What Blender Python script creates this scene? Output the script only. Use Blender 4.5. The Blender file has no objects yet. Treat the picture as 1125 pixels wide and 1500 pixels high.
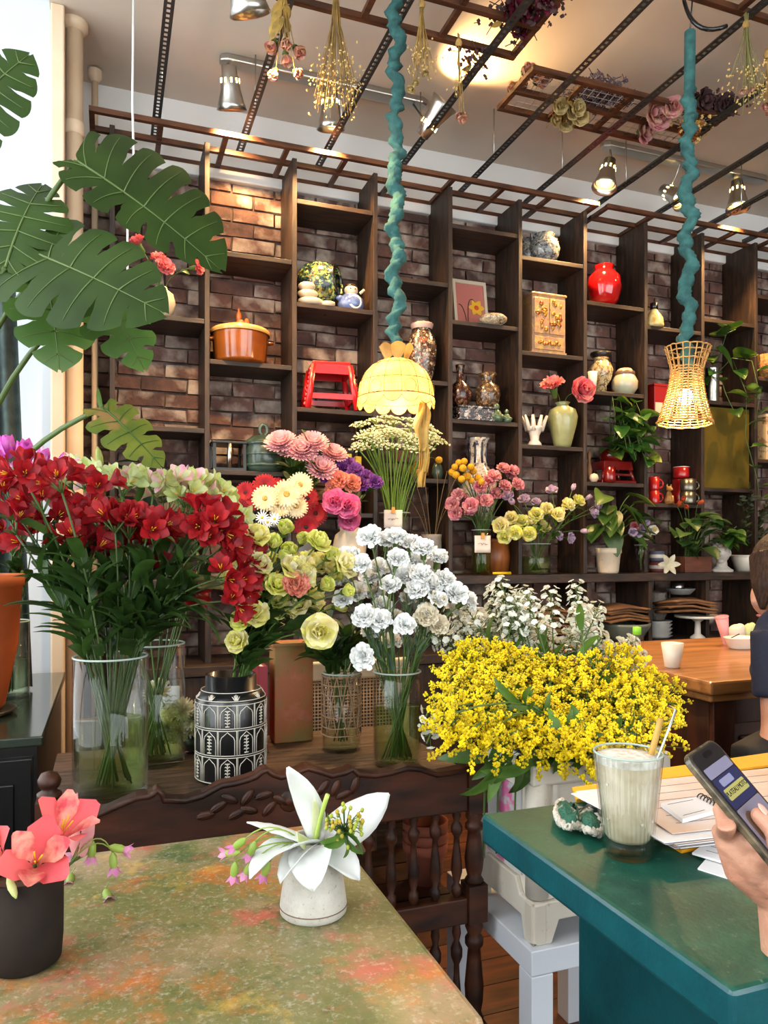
import bpy, math, random
from mathutils import Vector, Matrix, Quaternion, Euler
R = random.Random(7)
PI = math.pi; TAU = 2*PI
sc = bpy.context.scene
COL = sc.collection
# ---------------------------------------------------------------- camera
F = 1100.0; TH = math.atan(402.5/F); CT, ST = math.cos(TH), math.sin(TH); H = 1.22
cd = bpy.data.cameras.new('camera'); cam = bpy.data.objects.new('camera', cd); COL.objects.link(cam)
cam.location = (0, 0, H); cam.rotation_euler = (PI/2, 0, -TH)
cd.sensor_fit = 'HORIZONTAL'; cd.sensor_width = 36; cd.lens = 36*F/1125; cd.shift_y = 55/1125; cd.clip_start = .02
sc.camera = cam
# ---------------------------------------------------------------- world and daylight
w = bpy.data.worlds.new('sky'); sc.world = w; w.use_nodes = True
bg = w.node_tree.nodes['Background']; bg.inputs[0].default_value = (.93, .965, 1, 1); bg.inputs[1].default_value = 4.2
def portal(name, loc, rot, sx, sy):
    l = bpy.data.lights.new(name, 'AREA'); l.shape = 'RECTANGLE'; l.size = sx; l.size_y = sy
    l.cycles.is_portal = True
    o = bpy.data.objects.new(name, l); COL.objects.link(o); o.location = loc; o.rotation_euler = rot
portal('bay_window_daylight', (-1.24, 1.15, 2.1), (0, -PI/2, 0), 3.0, 3.9)
portal('shopfront_daylight', (2.45, -2.24, 1.75), (PI/2, 0, 0), 5.3, 2.9)
vs = sc.view_settings; vs.view_transform = 'Standard'; vs.look = 'None'; vs.gamma = 1; vs.exposure = 0.42
vs.use_curve_mapping = False
sc.cycles.use_denoising = True
sc.cycles.max_bounces = 8; sc.cycles.transparent_max_bounces = 24; sc.cycles.diffuse_bounces = 4; sc.cycles.glossy_bounces = 3
sc.cycles.sample_clamp_indirect = 6
sc.cycles.caustics_reflective = False; sc.cycles.caustics_refractive = False
# ---------------------------------------------------------------- pixel helpers (photo measurements to world)
def ray(u, v):
    a = (u-562.5)/F
    return Vector((ST+a*CT, CT-a*ST, (805-v)/F))
def PT(u, v, t): return Vector((0, 0, H)) + ray(u, v)*t
def PY(u, v, Y): r = ray(u, v); return Vector((0, 0, H)) + r*(Y/r.y)
def PZ(u, v, z): r = ray(u, v); return Vector((0, 0, H)) + r*((z-H)/r.z)
def proj(p):
    p = Vector(p); d = p.x*ST+p.y*CT; return 562.5+F*(p.x*CT-p.y*ST)/d, 805-F*(p.z-H)/d
# ---------------------------------------------------------------- materials
def srgb(*c):
    return tuple(((x/255)/12.92 if x/255 <= .04045 else ((x/255+.055)/1.055)**2.4) for x in c)
MATS = {}
def mat(name, c, rough=.5, metal=0, c2=None, scale=8, lo=.35, hi=.65, detail=4, bump=0, bscale=None, stretch=None, coat=0,
        rnd=0, emit=None, estr=0, trans=0, spec=None, coord='Object', c3=None, scale3=3, lo3=.5, hi3=.7):
    """principled material; c2 is mixed in by noise, c3 by a second noise; rnd varies brightness per object"""
    if name in MATS: return MATS[name]
    m = bpy.data.materials.new(name); m.use_nodes = True; MATS[name] = m
    nt = m.node_tree; N = nt.nodes; L = nt.links; b = N['Principled BSDF']
    b.inputs['Base Color'].default_value = (*c, 1); b.inputs['Roughness'].default_value = rough; b.inputs['Metallic'].default_value = metal
    if spec is not None: b.inputs['Specular IOR Level'].default_value = spec
    if coat: b.inputs['Coat Weight'].default_value = coat; b.inputs['Coat Roughness'].default_value = .08
    if emit: b.inputs['Emission Color'].default_value = (*emit, 1); b.inputs['Emission Strength'].default_value = estr
    out = None; tc = None
    def coords():
        nonlocal tc
        if tc is None:
            t = N.new('ShaderNodeTexCoord'); mp = N.new('ShaderNodeMapping'); L.new(t.outputs[coord], mp.inputs[0])
            if stretch: mp.inputs['Scale'].default_value = stretch
            oi = N.new('ShaderNodeObjectInfo'); ml = N.new('ShaderNodeMath'); ml.operation = 'MULTIPLY'; ml.inputs[1].default_value = 37
            L.new(oi.outputs['Random'], ml.inputs[0]); L.new(ml.outputs[0], mp.inputs['Location'])
            tc = mp.outputs[0]
        return tc
    def noise(sc_, d): n = N.new('ShaderNodeTexNoise'); n.inputs['Scale'].default_value = sc_; n.inputs['Detail'].default_value = d; L.new(coords(), n.inputs['Vector']); return n.outputs['Fac']
    def mix(fac, a, bcol, sock=None):
        x = N.new('ShaderNodeMix'); x.data_type = 'RGBA'
        if sock is not None: L.new(sock, x.inputs[6])
        else: x.inputs[6].default_value = (*a, 1)
        x.inputs[7].default_value = (*bcol, 1); L.new(fac, x.inputs[0]); return x.outputs[2]
    def ramp(s, a, bb):
        r = N.new('ShaderNodeMapRange'); r.inputs[1].default_value = a; r.inputs[2].default_value = bb; L.new(s, r.inputs[0]); return r.outputs[0]
    if c2 is not None: out = mix(ramp(noise(scale, detail), lo, hi), c, c2)
    if c3 is not None: out = mix(ramp(noise(scale3, detail+2), lo3, hi3), c, c3, out)
    if rnd:
        oi = N.new('ShaderNodeObjectInfo'); hs = N.new('ShaderNodeHueSaturation')
        r = N.new('ShaderNodeMapRange'); r.inputs[3].default_value = 1-rnd; r.inputs[4].default_value = 1+rnd; L.new(oi.outputs['Random'], r.inputs[0])
        L.new(r.outputs[0], hs.inputs['Value'])
        if out: L.new(out, hs.inputs['Color'])
        else: hs.inputs['Color'].default_value = (*c, 1)
        out = hs.outputs[0]
    if out: L.new(out, b.inputs['Base Color'])
    if bump:
        bp = N.new('ShaderNodeBump'); bp.inputs['Strength'].default_value = bump; bp.inputs['Distance'].default_value = .01
        L.new(noise(bscale or scale, 5), bp.inputs['Height']); L.new(bp.outputs[0], b.inputs['Normal'])
    if trans:
        tr = N.new('ShaderNodeBsdfTranslucent'); ms = N.new('ShaderNodeMixShader'); ms.inputs[0].default_value = trans
        if out: L.new(out, tr.inputs[0])
        else: tr.inputs[0].default_value = (*c, 1)
        L.new(b.outputs[0], ms.inputs[1]); L.new(tr.outputs[0], ms.inputs[2]); L.new(ms.outputs[0], N['Material Output'].inputs[0])
    return m
def glassmat(name, tint=(1, 1, 1), rough=.02, body=.0, bodyc=(1, 1, 1), ior=1.45):
    """thin clear glass: see-through with fresnel reflection"""
    if name in MATS: return MATS[name]
    m = bpy.data.materials.new(name); m.use_nodes = True; MATS[name] = m
    N = m.node_tree.nodes; L = m.node_tree.links; N.remove(N['Principled BSDF'])
    t = N.new('ShaderNodeBsdfTransparent'); t.inputs[0].default_value = (*tint, 1)
    g = N.new('ShaderNodeBsdfGlossy'); g.inputs['Roughness'].default_value = rough
    lw = N.new('ShaderNodeLayerWeight'); lw.inputs[0].default_value = .5
    pw = N.new('ShaderNodeMath'); pw.operation = 'POWER'; pw.inputs[1].default_value = 4; L.new(lw.outputs['Facing'], pw.inputs[0])
    f = N.new('ShaderNodeMapRange'); f.inputs[3].default_value = ((ior-1)/(ior+1))**2; f.inputs[4].default_value = .75; L.new(pw.outputs[0], f.inputs[0])
    x = N.new('ShaderNodeMixShader'); L.new(f.outputs[0], x.inputs[0]); L.new(t.outputs[0], x.inputs[1]); L.new(g.outputs[0], x.inputs[2])
    o = x
    if body:
        d = N.new('ShaderNodeBsdfDiffuse'); d.inputs[0].default_value = (*bodyc, 1)
        y = N.new('ShaderNodeMixShader'); y.inputs[0].default_value = body; L.new(x.outputs[0], y.inputs[1]); L.new(d.outputs[0], y.inputs[2]); o = y
    L.new(o.outputs[0], N['Material Output'].inputs[0]); return m
# ---------------------------------------------------------------- mesh builder
class MB:
    def __init__(s): s.v = []; s.f = []; s.m = []; s.s = []
    def add(s, vs_, fs, mi=0, sm=True):
        o = len(s.v); s.v += [tuple(p) for p in vs_]
        for q in fs: s.f.append(tuple(o+i for i in q)); s.m.append(mi); s.s.append(sm)
        return s
    def box(s, c, d, mi=0, rot=None, taper=1):
        hx, hy, hz = d[0]/2, d[1]/2, d[2]/2
        vs_ = [Vector((x*hx*(taper if z > 0 else 1), y*hy*(taper if z > 0 else 1), z*hz)) for z in (-1, 1) for y in (-1, 1) for x in (-1, 1)]
        if rot is not None:
            q = rot if isinstance(rot, (Quaternion, Matrix)) else Euler(rot).to_matrix()
            vs_ = [q @ p for p in vs_]
        c = Vector(c)
        return s.add([p+c for p in vs_], [(0, 2, 3, 1), (4, 5, 7, 6), (0, 1, 5, 4), (2, 6, 7, 3), (0, 4, 6, 2), (1, 3, 7, 5)], mi, False)
    def span(s, a, b, mi=0):
        return s.box([(a[i]+b[i])/2 for i in range(3)], [abs(b[i]-a[i]) for i in range(3)], mi)
    def tube(s, pts, r, n=6, mi=0, caps=True, closed=False, sm=True):
        pts = [Vector(p) for p in pts]; k = len(pts)
        rs = r if isinstance(r, (list, tuple)) else [r]*k
        vs_ = []; up = None
        for i, p in enumerate(pts):
            if closed: d = pts[(i+1) % k]-pts[i-1]
            else: d = pts[min(i+1, k-1)]-pts[max(i-1, 0)]
            if d.length < 1e-9: d = Vector((0, 0, 1))
            d.normalize()
            if up is None: up = d.orthogonal().normalized()
            up = (up-d*up.dot(d))
            if up.length < 1e-6: up = d.orthogonal()
            up.normalize(); sd = d.cross(up)
            for j in range(n):
                a = TAU*j/n; vs_.append(p+(up*math.cos(a)+sd*math.sin(a))*rs[i])
        fs = []
        for i in range(k if closed else k-1):
            for j in range(n):
                a = i*n+j; b = i*n+(j+1) % n; c = ((i+1) % k)*n+(j+1) % n; d = ((i+1) % k)*n+j
                fs.append((a, b, c, d))
        if caps and not closed: fs.append(tuple(range(n))[::-1]); fs.append(tuple((k-1)*n+j for j in range(n)))
        return s.add(vs_, fs, mi, sm)
    def lathe(s, prof, n=24, c=(0, 0, 0), mi=0, sm=True, mis=None, wob=None):
        vs_ = []; fs = []; ms = []
        for (r, z) in prof:
            for j in range(n):
                a = TAU*j/n; k = r*(1+(wob(a, z) if wob else 0)); vs_.append((c[0]+k*math.cos(a), c[1]+k*math.sin(a), c[2]+z))
        for i in range(len(prof)-1):
            for j in range(n):
                fs.append((i*n+j, i*n+(j+1) % n, (i+1)*n+(j+1) % n, (i+1)*n+j))
        o = len(s.v); s.v += vs_
        for q, face in enumerate(fs):
            s.f.append(tuple(o+i for i in face)); s.m.append(mis[q//n] if mis else mi); s.s.append(sm)
        return s
    def ell(s, c, r, nu=12, nv=8, mi=0, rot=None, sm=True):
        if not hasattr(r, '__len__'): r = (r, r, r)
        vs_ = [Vector((0, 0, -r[2]))]
        for i in range(1, nv):
            ph = -PI/2+PI*i/nv
            for j in range(nu): a = TAU*j/nu; vs_.append(Vector((r[0]*math.cos(ph)*math.cos(a), r[1]*math.cos(ph)*math.sin(a), r[2]*math.sin(ph))))
        vs_.append(Vector((0, 0, r[2]))); fs = []
        for j in range(nu): fs.append((0, 1+(j+1) % nu, 1+j)); fs.append((len(vs_)-1, 1+(nv-2)*nu+j, 1+(nv-2)*nu+(j+1) % nu))
        for i in range(nv-2):
            for j in range(nu): fs.append((1+i*nu+j, 1+i*nu+(j+1) % nu, 1+(i+1)*nu+(j+1) % nu, 1+(i+1)*nu+j))
        if rot is not None:
            q = rot if isinstance(rot, (Quaternion, Matrix)) else Euler(rot).to_matrix(); vs_ = [q @ p for p in vs_]
        c = Vector(c); return s.add([p+c for p in vs_], fs, mi, sm)
    def prism(s, poly, z0, z1, M=None, mi=0, sm=False):
        n = len(poly); vs_ = [Vector((x, y, z)) for z in (z0, z1) for x, y in poly]
        if M is not None: vs_ = [M @ p for p in vs_]
        fs = [tuple(range(n))[::-1], tuple(range(n, 2*n))]+[(i, (i+1) % n, n+(i+1) % n, n+i) for i in range(n)]
        return s.add(vs_, fs, mi, sm)
    def grid(s, fn, nu, nv, mi=0, sm=True):
        vs_ = [fn(i/nu, j/nv) for i in range(nu+1) for j in range(nv+1)]
        return s.add(vs_, [(i*(nv+1)+j, (i+1)*(nv+1)+j, (i+1)*(nv+1)+j+1, i*(nv+1)+j+1) for i in range(nu) for j in range(nv)], mi, sm)
    def join(s, o, M=None, mi=None):
        k = len(s.v); s.v += [tuple(M @ Vector(p)) if M is not None else p for p in o.v]
        s.f += [tuple(k+i for i in q) for q in o.f]; s.m += o.m if mi is None else [mi]*len(o.m); s.s += o.s; return s
    def petal(s, az, Ln, W, a0, a1, cup=.3, ruf=0, prof='round', ns=4, nt=2, r0=0, z0=0, mi=0, rng=R, roll=0):
        ns_ = ns; cols = nt*2+1; vs_ = []
        x = r0; z = z0; ca, sa = math.cos(az), math.sin(az)
        for i in range(ns_+1):
            q = i/ns_; ang = a0+(a1-a0)*q
            if i: x += math.sin(ang)*Ln/ns_; z += math.cos(ang)*Ln/ns_
            if prof == 'round': wd = .28+.72*math.sin(min(q*1.15, 1)*PI*.62) if q < .85 else .8
            elif prof == 'point': wd = math.sin(PI*min(1, .12+q*.88))**.7 if q < 1 else .06
            elif prof == 'strap': wd = .55+.45*math.sin(PI*q*.9) if q < 1 else .5
            elif prof == 'fan': wd = .15+.85*q
            elif prof == 'spoon': wd = (.18+.1*q if q < .35 else .3+.7*math.sin(PI*(q-.35)/.75)**.8) if q < 1 else .25
            nx, nz = -math.cos(ang), math.sin(ang)
            for j in range(cols):
                t = (j/(cols-1))*2-1
                k = cup*t*t*W*wd*.5
                if ruf: k += rng.uniform(-ruf, ruf)*W*(.2+q)
                lx = x+nx*k; lz = z+nz*k; ly = t*W*.5*wd
                if i == ns_ and prof in ('round', 'fan'): lx += -.12*Ln*t*t*math.sin(ang); lz += -.12*Ln*t*t*math.cos(ang)
                vs_.append((lx*ca-ly*sa, lx*sa+ly*ca, lz))
        fs = [(i*cols+j, (i+1)*cols+j, (i+1)*cols+j+1, i*cols+j+1) for i in range(ns_) for j in range(cols-1)]
        return s.add(vs_, fs, mi, True)
    def mesh(s, name, mats):
        me = bpy.data.meshes.new(name); me.from_pydata(s.v, [], s.f)
        for m in (mats if isinstance(mats, (list, tuple)) else [mats]): me.materials.append(m)
        me.polygons.foreach_set('material_index', s.m); me.polygons.foreach_set('use_smooth', s.s); me.update(); return me
    def build(s, name, mats, parent=None, loc=None, rot=None, bevel=0, kind=None, solid=0, label=None, scale=None):
        return put(name, s.mesh(name, mats), parent, loc, rot, bevel, kind, solid, label, scale)
def put(name, me, parent=None, loc=None, rot=None, bevel=0, kind=None, solid=0, label=None, scale=None):
    o = bpy.data.objects.new(name, me); COL.objects.link(o)
    if parent is not None: o.parent = parent
    if loc is not None: o.location = loc
    if rot is not None:
        if isinstance(rot, Quaternion): o.rotation_mode = 'QUATERNION'; o.rotation_quaternion = rot
        else: o.rotation_euler = rot
    if scale is not None: o.scale = scale if hasattr(scale, '__len__') else (scale,)*3
    if solid: md = o.modifiers.new('thickness', 'SOLIDIFY'); md.thickness = solid; md.offset = 0
    if bevel: md = o.modifiers.new('bevel', 'BEVEL'); md.width = bevel; md.segments = 2; md.limit_method = 'ANGLE'
    if kind: o['kind'] = kind
    if label: o['label'] = label
    return o
def tag(o, label, cat, group=None):
    o['label'] = label; o['category'] = cat
    if group: o['group'] = group
    return o
def thing(name, label, cat, loc=(0, 0, 0), rz=0, group=None):
    o = bpy.data.objects.new(name, None); COL.objects.link(o); o.location = loc; o.rotation_euler = (0, 0, rz); o.empty_display_size = .05
    return tag(o, label, cat, group)
def lampdata(name, kind, energy, color, size=.02, spot=None, blend=.5):
    l = bpy.data.lights.new(name, kind); l.energy = energy; l.color = color; l.shadow_soft_size = size
    if spot: l.spot_size = spot; l.spot_blend = blend
    return l
def zto(d, spin=0):
    return Vector(d).to_track_quat('Z', 'Y') @ Quaternion((0, 0, 1), spin)
def bez(a, b, c, n=7):
    a, b, c = Vector(a), Vector(b), Vector(c)
    return [a*(1-t)**2+b*2*t*(1-t)+c*t*t for t in [i/n for i in range(n+1)]]
def copy_tree(o, parent=None):
    c = o.copy(); COL.objects.link(c)
    if parent is not None: c.parent = parent
    for ch in list(o.children): copy_tree(ch, c)
    return c
# common materials
WOODD = mat('dark_shelf_wood', srgb(58, 39, 26), .55, c2=srgb(29, 20, 14), scale=7, stretch=(6, 6, .9), bump=.25, c3=srgb(80, 56, 36), scale3=9, lo3=.55, hi3=.8)
WOODH = mat('dark_shelf_board_wood', srgb(58, 39, 26), .55, c2=srgb(29, 20, 14), scale=7, stretch=(.9, 6, 6), bump=.25, c3=srgb(80, 56, 36), scale3=9, lo3=.55, hi3=.8)
TRELL = mat('trellis_wood', srgb(98, 56, 30), .5, c2=srgb(58, 32, 18), scale=9, stretch=(1, 5, 5))
CARVE = mat('carved_walnut', srgb(70, 35, 19), .45, c2=srgb(32, 16, 9), scale=6, stretch=(1, 4, 4), bump=.15, spec=.3)
WHITE = mat('white_paint', srgb(228, 226, 222), .5)
STEMG = mat('stem_green', srgb(72, 98, 40), .55, rnd=.25)
LEAFD = mat('leaf_dark_green', srgb(38, 64, 24), .45, c2=srgb(62, 92, 36), scale=20, rnd=.35, trans=.25)
LEAFM = mat('leaf_mid_green', srgb(64, 100, 36), .45, c2=srgb(96, 130, 54), scale=20, rnd=.3, trans=.3)
LEAFL = mat('leaf_light_green', srgb(132, 160, 62), .5, c2=srgb(164, 184, 90), scale=20, rnd=.25, trans=.3)
GLASS = glassmat('clear_glass', (.98, .99, .983))
WATER = glassmat('green_water', (.80, .88, .62), .02, .05, srgb(120, 140, 60), 1.2)
WATERC = glassmat('clear_water', (.88, .95, .84), .02, .02, srgb(140, 160, 90), 1.2)
METAL = mat('brushed_metal', srgb(190, 188, 182), .28, 1)
BLACK = mat('black_paint', srgb(14, 14, 15), .25, coat=.3)
# ================================================================ SETTING
YF, YW, PITCH, X0 = 3.43, 3.70, .4, .012
PLASTER = mat('ceiling_plaster', srgb(206, 194, 180), .8, c2=srgb(190, 176, 160), scale=1.2, bump=.12, bscale=2)
WALLW = mat('white_wall_paint', srgb(232, 232, 230), .7)
MORTAR = mat('mortar', srgb(120, 98, 86), .9, c2=srgb(66, 50, 45), scale=9, bump=.6, bscale=40)
BRICK = mat('old_brick', srgb(112, 78, 67), .85, c2=srgb(74, 52, 46), scale=11, bump=1, bscale=34, rnd=.25, c3=srgb(178, 160, 146), scale3=8, lo3=.48, hi3=.68)
FLOORW = mat('floor_wood', srgb(82, 44, 22), .38, c2=srgb(48, 25, 13), scale=5, stretch=(1, 9, 9), rnd=.25, coat=.15)
def struct(name, mb, m, parent=None, **k):
    o = mb.build(name, m, parent, **k)
    if parent is None: o['kind'] = 'structure'
    return o
fl = struct('floor', MB().span((-1.3, -2.3, -.1), (5.3, 3.9, -.012)), mat('floor_joint', srgb(30, 17, 10), .8))
pm = MB().box((0, 0, 0), (.98, .116, .012)).mesh('floor_plank', FLOORW)
for r in range(34):
    off = R.random()
    for k in range(-2, 5):
        x = k*.985+off*.985+.1; y = .03+r*.119
        if -.1 < x < 3.6 and y < 3.3: put('plank', pm, fl, (x, y, -.006))
ceil_ = struct('ceiling', MB().span((-.22, -2.3, 3.36), (5.3, 3.9, 3.62)), PLASTER)
struct('ceiling_bay', MB().span((-1.3, -1, 3.62), (-.22, 3.45, 3.7)), WALLW)
wb = struct('wall_back', MB().span((-.32, YW, 0), (5.3, 3.9, 3.03)).span((-.32, YW-.004, 3.03), (5.3, 3.9, 3.36), 1), [MORTAR, WALLW])
# bricks, each its own piece where the open shelves show the wall
bms = []
for k in range(5):
    q = MB().box((0, 0, 0), (.198, .024, .060)); q.v = [(x+R.uniform(-.006, .006), y+(R.uniform(-.006, .005) if y < 0 else 0), z+R.uniform(-.005, .005)) for x, y, z in q.v]
    bms.append(q.mesh('brick', BRICK))
cnt = 0; far = MB()
for r in range(42):
    z = .08+r*.071
    for k in range(26):
        x = -.28+k*.21+(.105 if r % 2 else 0)
        if z > 3.0 or x > 5.1: continue
        if z > 1.12 and x < 2.32 and cnt < 300:
            c = (x-X0) % PITCH
            put('brick', R.choice(bms), wb, (x, YW-.004, z), (0, R.uniform(-.012, .012), 0)); cnt += 1
        elif z > .7: far.box((x, YW-.004+R.uniform(-.003, .003), z), (.198, .024, .06))
far.build('brick_courses', BRICK, wb, kind='stuff')
struct('wall_right', MB().span((5.2, -2.3, 0), (5.3, 3.9, 3.36)), mat('brown_wall_paint', srgb(112, 88, 70), .8))
struct('wall_bay', MB().span((-1.3, 3.25, 0), (-.2, 3.4, 3.62)), mat('bay_wall_paint', srgb(196, 204, 214), .7))
struct('wall_left', MB().span((-.32, 3.4, 0), (-.2, 3.72, 3.36)), WALLW)
struct('wall_bay_near', MB().span((-1.3, -1, 0), (-.2, -.88, 3.62)), WALLW)
struct('wall_left_near', MB().span((-.32, -2.3, 0), (-.2, -1, 3.36)), WALLW)
f = MB()
f.span((-.32, -2.3, 0), (5.3, -2.2, .3)); f.span((-.32, -2.3, 3.2), (5.3, -2.2, 3.36)); f.span((-.32, -2.3, .3), (-.2, -2.2, 3.2)); f.span((5.1, -2.3, .3), (5.3, -2.2, 3.2))
struct('wall_front', f, MATS['brown_wall_paint'])
struct('wall_bay_sill', MB().span((-1.3, -.88, 0), (-1.2, 3.25, .6)), WALLW)
# bay window: frame bars and panes
w1 = MB()
for y in (-.85, .55, 1.9, 3.22): w1.span((-1.27, y-.03, .6), (-1.21, y+.03, 3.62))
for z in (.63, 3.0, 3.59): w1.span((-1.265, -.85, z-.03), (-1.215, 3.22, z+.03))
w1 = struct('window_1', w1, WHITE)
for a, b in ((-.82, .52), (.58, 1.87), (1.93, 3.19)):
    for c, d in ((.66, 2.97), (3.03, 3.56)): MB().span((-1.243, a, c), (-1.237, b, d)).build('pane', GLASS, w1)
w2 = MB()
for x in (-.17, 1.6, 3.38, 5.07): w2.span((x-.03, -2.28, .3), (x+.03, -2.22, 3.2))
for z in (.33, 3.17): w2.span((-.17, -2.28, z-.03), (5.07, -2.22, z+.03))
w2 = struct('window_2', w2, WHITE)
for a, b in ((-.14, 1.57), (1.63, 3.35), (3.41, 5.04)): MB().span((a, -2.253, .36), (b, -2.247, 3.14)).build('pane', GLASS, w2)
CREAM = mat('cream_paint', srgb(222, 200, 172), .45, c2=srgb(206, 180, 150), scale=4)
struct('trim_1', MB().span((-.215, 3.2, 0), (-.165, 3.26, 3.36)), CREAM, bevel=.006)
struct('trim_2', MB().span((-.2, 3.655, 3.0), (5.2, 3.70, 3.05)), WHITE, bevel=.008)
# heating pipe
pt = thing('heating_pipe', 'cream painted vertical heating pipe in the left corner', 'pipe', (-.135, 3.3, 0))
MB().tube([(0, 0, 0), (0, 0, 3.35)], .036, 16).build('pipe_run', CREAM, pt)
MB().lathe([(.036, 3.32), (.055, 3.335), (.055, 3.36)], 20).build('ceiling_flange', CREAM, pt)
MB().lathe([(.036, 2.9), (.041, 2.905), (.041, 2.95), (.036, 2.955)], 20).build('coupling', CREAM, pt)
p2 = thing('thin_pipe', 'thin cream pipe beside the thick corner pipe', 'pipe', (-.06, 3.58, 0))
MB().tube([(0, 0, 0), (0, 0, 3.35)], .014, 10).build('pipe_run', CREAM, p2)
MB().lathe([(.014, 3.3), (.03, 3.32), (.03, 3.35)], 14).build('ceiling_flange', CREAM, p2)
# curtain
CURT = mat('curtain_cloth', srgb(72, 86, 82), .9, c2=srgb(54, 66, 64), scale=30)
ct = thing('window_curtain', 'grey green window curtain hanging beside the white bay wall', 'curtain', (0, 0, 0))
MB().grid(lambda u, v: (-.60+u*(.31+.05*(1-v)), 2.72+.026*math.sin(u*34)+.012*math.sin(u*15+v*3), .765+v*1.35), 60, 10).build('cloth', CURT, ct, solid=.003)
MB().tube([(-1.2, 2.72, 2.12), (-.24, 2.72, 2.12)], .009, 8).build('curtain_rod', METAL, ct)
# ================================================================ SHELVING UNIT
su = thing('shelving_unit', 'tall dark wooden pigeonhole shelving unit against the brick wall', 'shelves', (0, 0, 0))
um = MB().span((-.011, 0, 0), (.011, YW-YF-.014, 1.955)).mesh('upright', WOODD)
XU = [X0+PITCH*k for k in range(12)]
for x in XU: put('upright', um, su, (x, YF, 1.09), bevel=.002)
SH = {0: (2.777, 2.253, 1.762, 1.3), 1: (2.57, 2.077, 1.58), 2: (2.86, 2.378, 1.887, 1.395), 3: (2.559, 2.064, 1.573), 4: (2.864, 2.379, 1.88, 1.39),
      5: (2.757, 2.26, 1.77), 6: (2.567, 2.084, 1.587), 7: (2.475, 1.988, 1.48), 8: (2.559, 2.085, 1.579), 9: (2.74, 2.25, 1.76), 10: (2.559, 2.085, 1.579)}
sm_ = MB().span((.011, .004, -.022), (PITCH-.011, YW-YF-.014, 0)).mesh('shelf', WOODH)
for c, zs in SH.items():
    for z in zs: put('shelf', sm_, su, (XU[c], YF, z), bevel=.002)
MB().span((X0-.02, YF-.06, 1.045), (XU[11]+.02, YW-.014, 1.09)).build('counter_board', WOODH, su, bevel=.004)
dv = MB().span((-.013, 0, 0), (.013, YW-YF+.02, .33)).mesh('divider', WOODD)
for x in XU: put('divider', dv, su, (x, YF-.035, .715))
MB().span((X0-.02, YF-.12, .67), (XU[11]+.02, YW-.014, .715)).build('lower_shelf', WOODH, su, bevel=.004)
for k in range(0, 11, 2):
    d = MB().span((XU[k]+.01, YF-.1, .06), (XU[k+1 if k == 10 else k+2]-.01, YF-.08, .665)).build('cabinet_door', WOODD, su, bevel=.004)
    MB().ell((XU[k]+.72 if k < 10 else XU[k]+.3, YF-.115, .4), .014).build('knob', METAL, d)
MB().span((X0, YF-.08, 0), (XU[11], YW-.014, .67)).build('base_carcass', WOODD, su)
# trellis on top of the shelves
def trellis(name, label, x0, x1, ys, z, step, th=.022, mesh_wire=False):
    t = thing(name, label, 'trellis', (x0, ys[0], z))
    for y in ys: MB().span((0, y-ys[0]-th/2, 0), (x1-x0, y-ys[0]+th/2, th)).build('bar', TRELL, t)
    n = max(2, int((x1-x0)/step)); cm = MB().span((-th/2, 0, .002), (th/2, ys[-1]-ys[0], th-.002)).mesh('crossbar', TRELL)
    for k in range(n+1): put('crossbar', cm, t, (th/2+(x1-x0-th)*k/n, 0, 0))
    if mesh_wire:
        m = MB()
        for k in range(int((x1-x0)/.035)): m.tube([(k*.035, 0, th*.3), (k*.035+.03, ys[-1]-ys[0], th*.3)], .0009, 4)
        for k in range(9): m.tube([(0, (ys[-1]-ys[0])*k/8, th*.35), (x1-x0, (ys[-1]-ys[0])*k/8, th*.35)], .0009, 4)
        m.build('wire_netting', METAL, t, kind='stuff')
    return t
trellis('wooden_trellis', 'brown slatted trellis lying along the top of the tall shelving', -.08, 2.45, (3.365, 3.515, 3.67), 3.047, .27)
trellis('wooden_trellis', 'brown slatted trellis on top of the shelving above the olive panel', 2.5, 4.6, (3.365, 3.515, 3.67), 3.047, .27)
trellis('wooden_trellis', 'bare ended trellis on the rails above the scrunched cord of the shell lamp', .55, 1.5, (2.22, 2.42, 2.6), 3.15, .24)
trellis('wooden_trellis', 'wire backed trellis on the rails carrying a row of dried flowers', 1.6, 2.6, (2.64, 2.79, 2.92), 3.15, .25, mesh_wire=True)
trellis('wooden_trellis', 'trellis on the rails at the upper right above the rattan lamp', 1.86, 2.9, (1.75, 1.93, 2.1), 3.15, .25)
# slotted steel rails
DARKM = mat('galvanised_dark', srgb(84, 86, 86), .4, .8)
rm = MB(); yy = 3.66-.3; L_ = 4.1; seg = int(L_/.026)
for i in range(seg):
    a, b = i*.026, (i+1)*.026
    for x0_, x1_ in ((-.018, -.006), (.006, .018)): rm.add([(x0_, a, 0), (x1_, a, 0), (x1_, b, 0), (x0_, b, 0)], [(0, 1, 2, 3)], 0, False)
    rm.add([(-.006, a, 0), (.006, a, 0), (.006, a+.012, 0), (-.006, a+.012, 0)], [(0, 1, 2, 3)], 0, False)
rm.span((.016, 0, .0), (.0185, L_, .034))
rme = rm.mesh('rail', DARKM)
for k in range(11):
    x = .195+.387*k
    o = thing('ceiling_rail', ['perforated steel rail under the ceiling, %s from the left wall' % n for n in ('first', 'second', 'third', 'fourth', 'fifth', 'sixth', 'seventh', 'eighth', 'ninth', 'tenth', 'eleventh')][k], 'rail', (x, -.48, 3.112), group='steel ceiling rails')
    put('slotted_angle', rme, o)
    for y in (1.0, 2.35, 3.72): MB().tube([(.012, y, 0), (.012, y, .247)], .0028, 6).build('hanger_rod', METAL, o)
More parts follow.
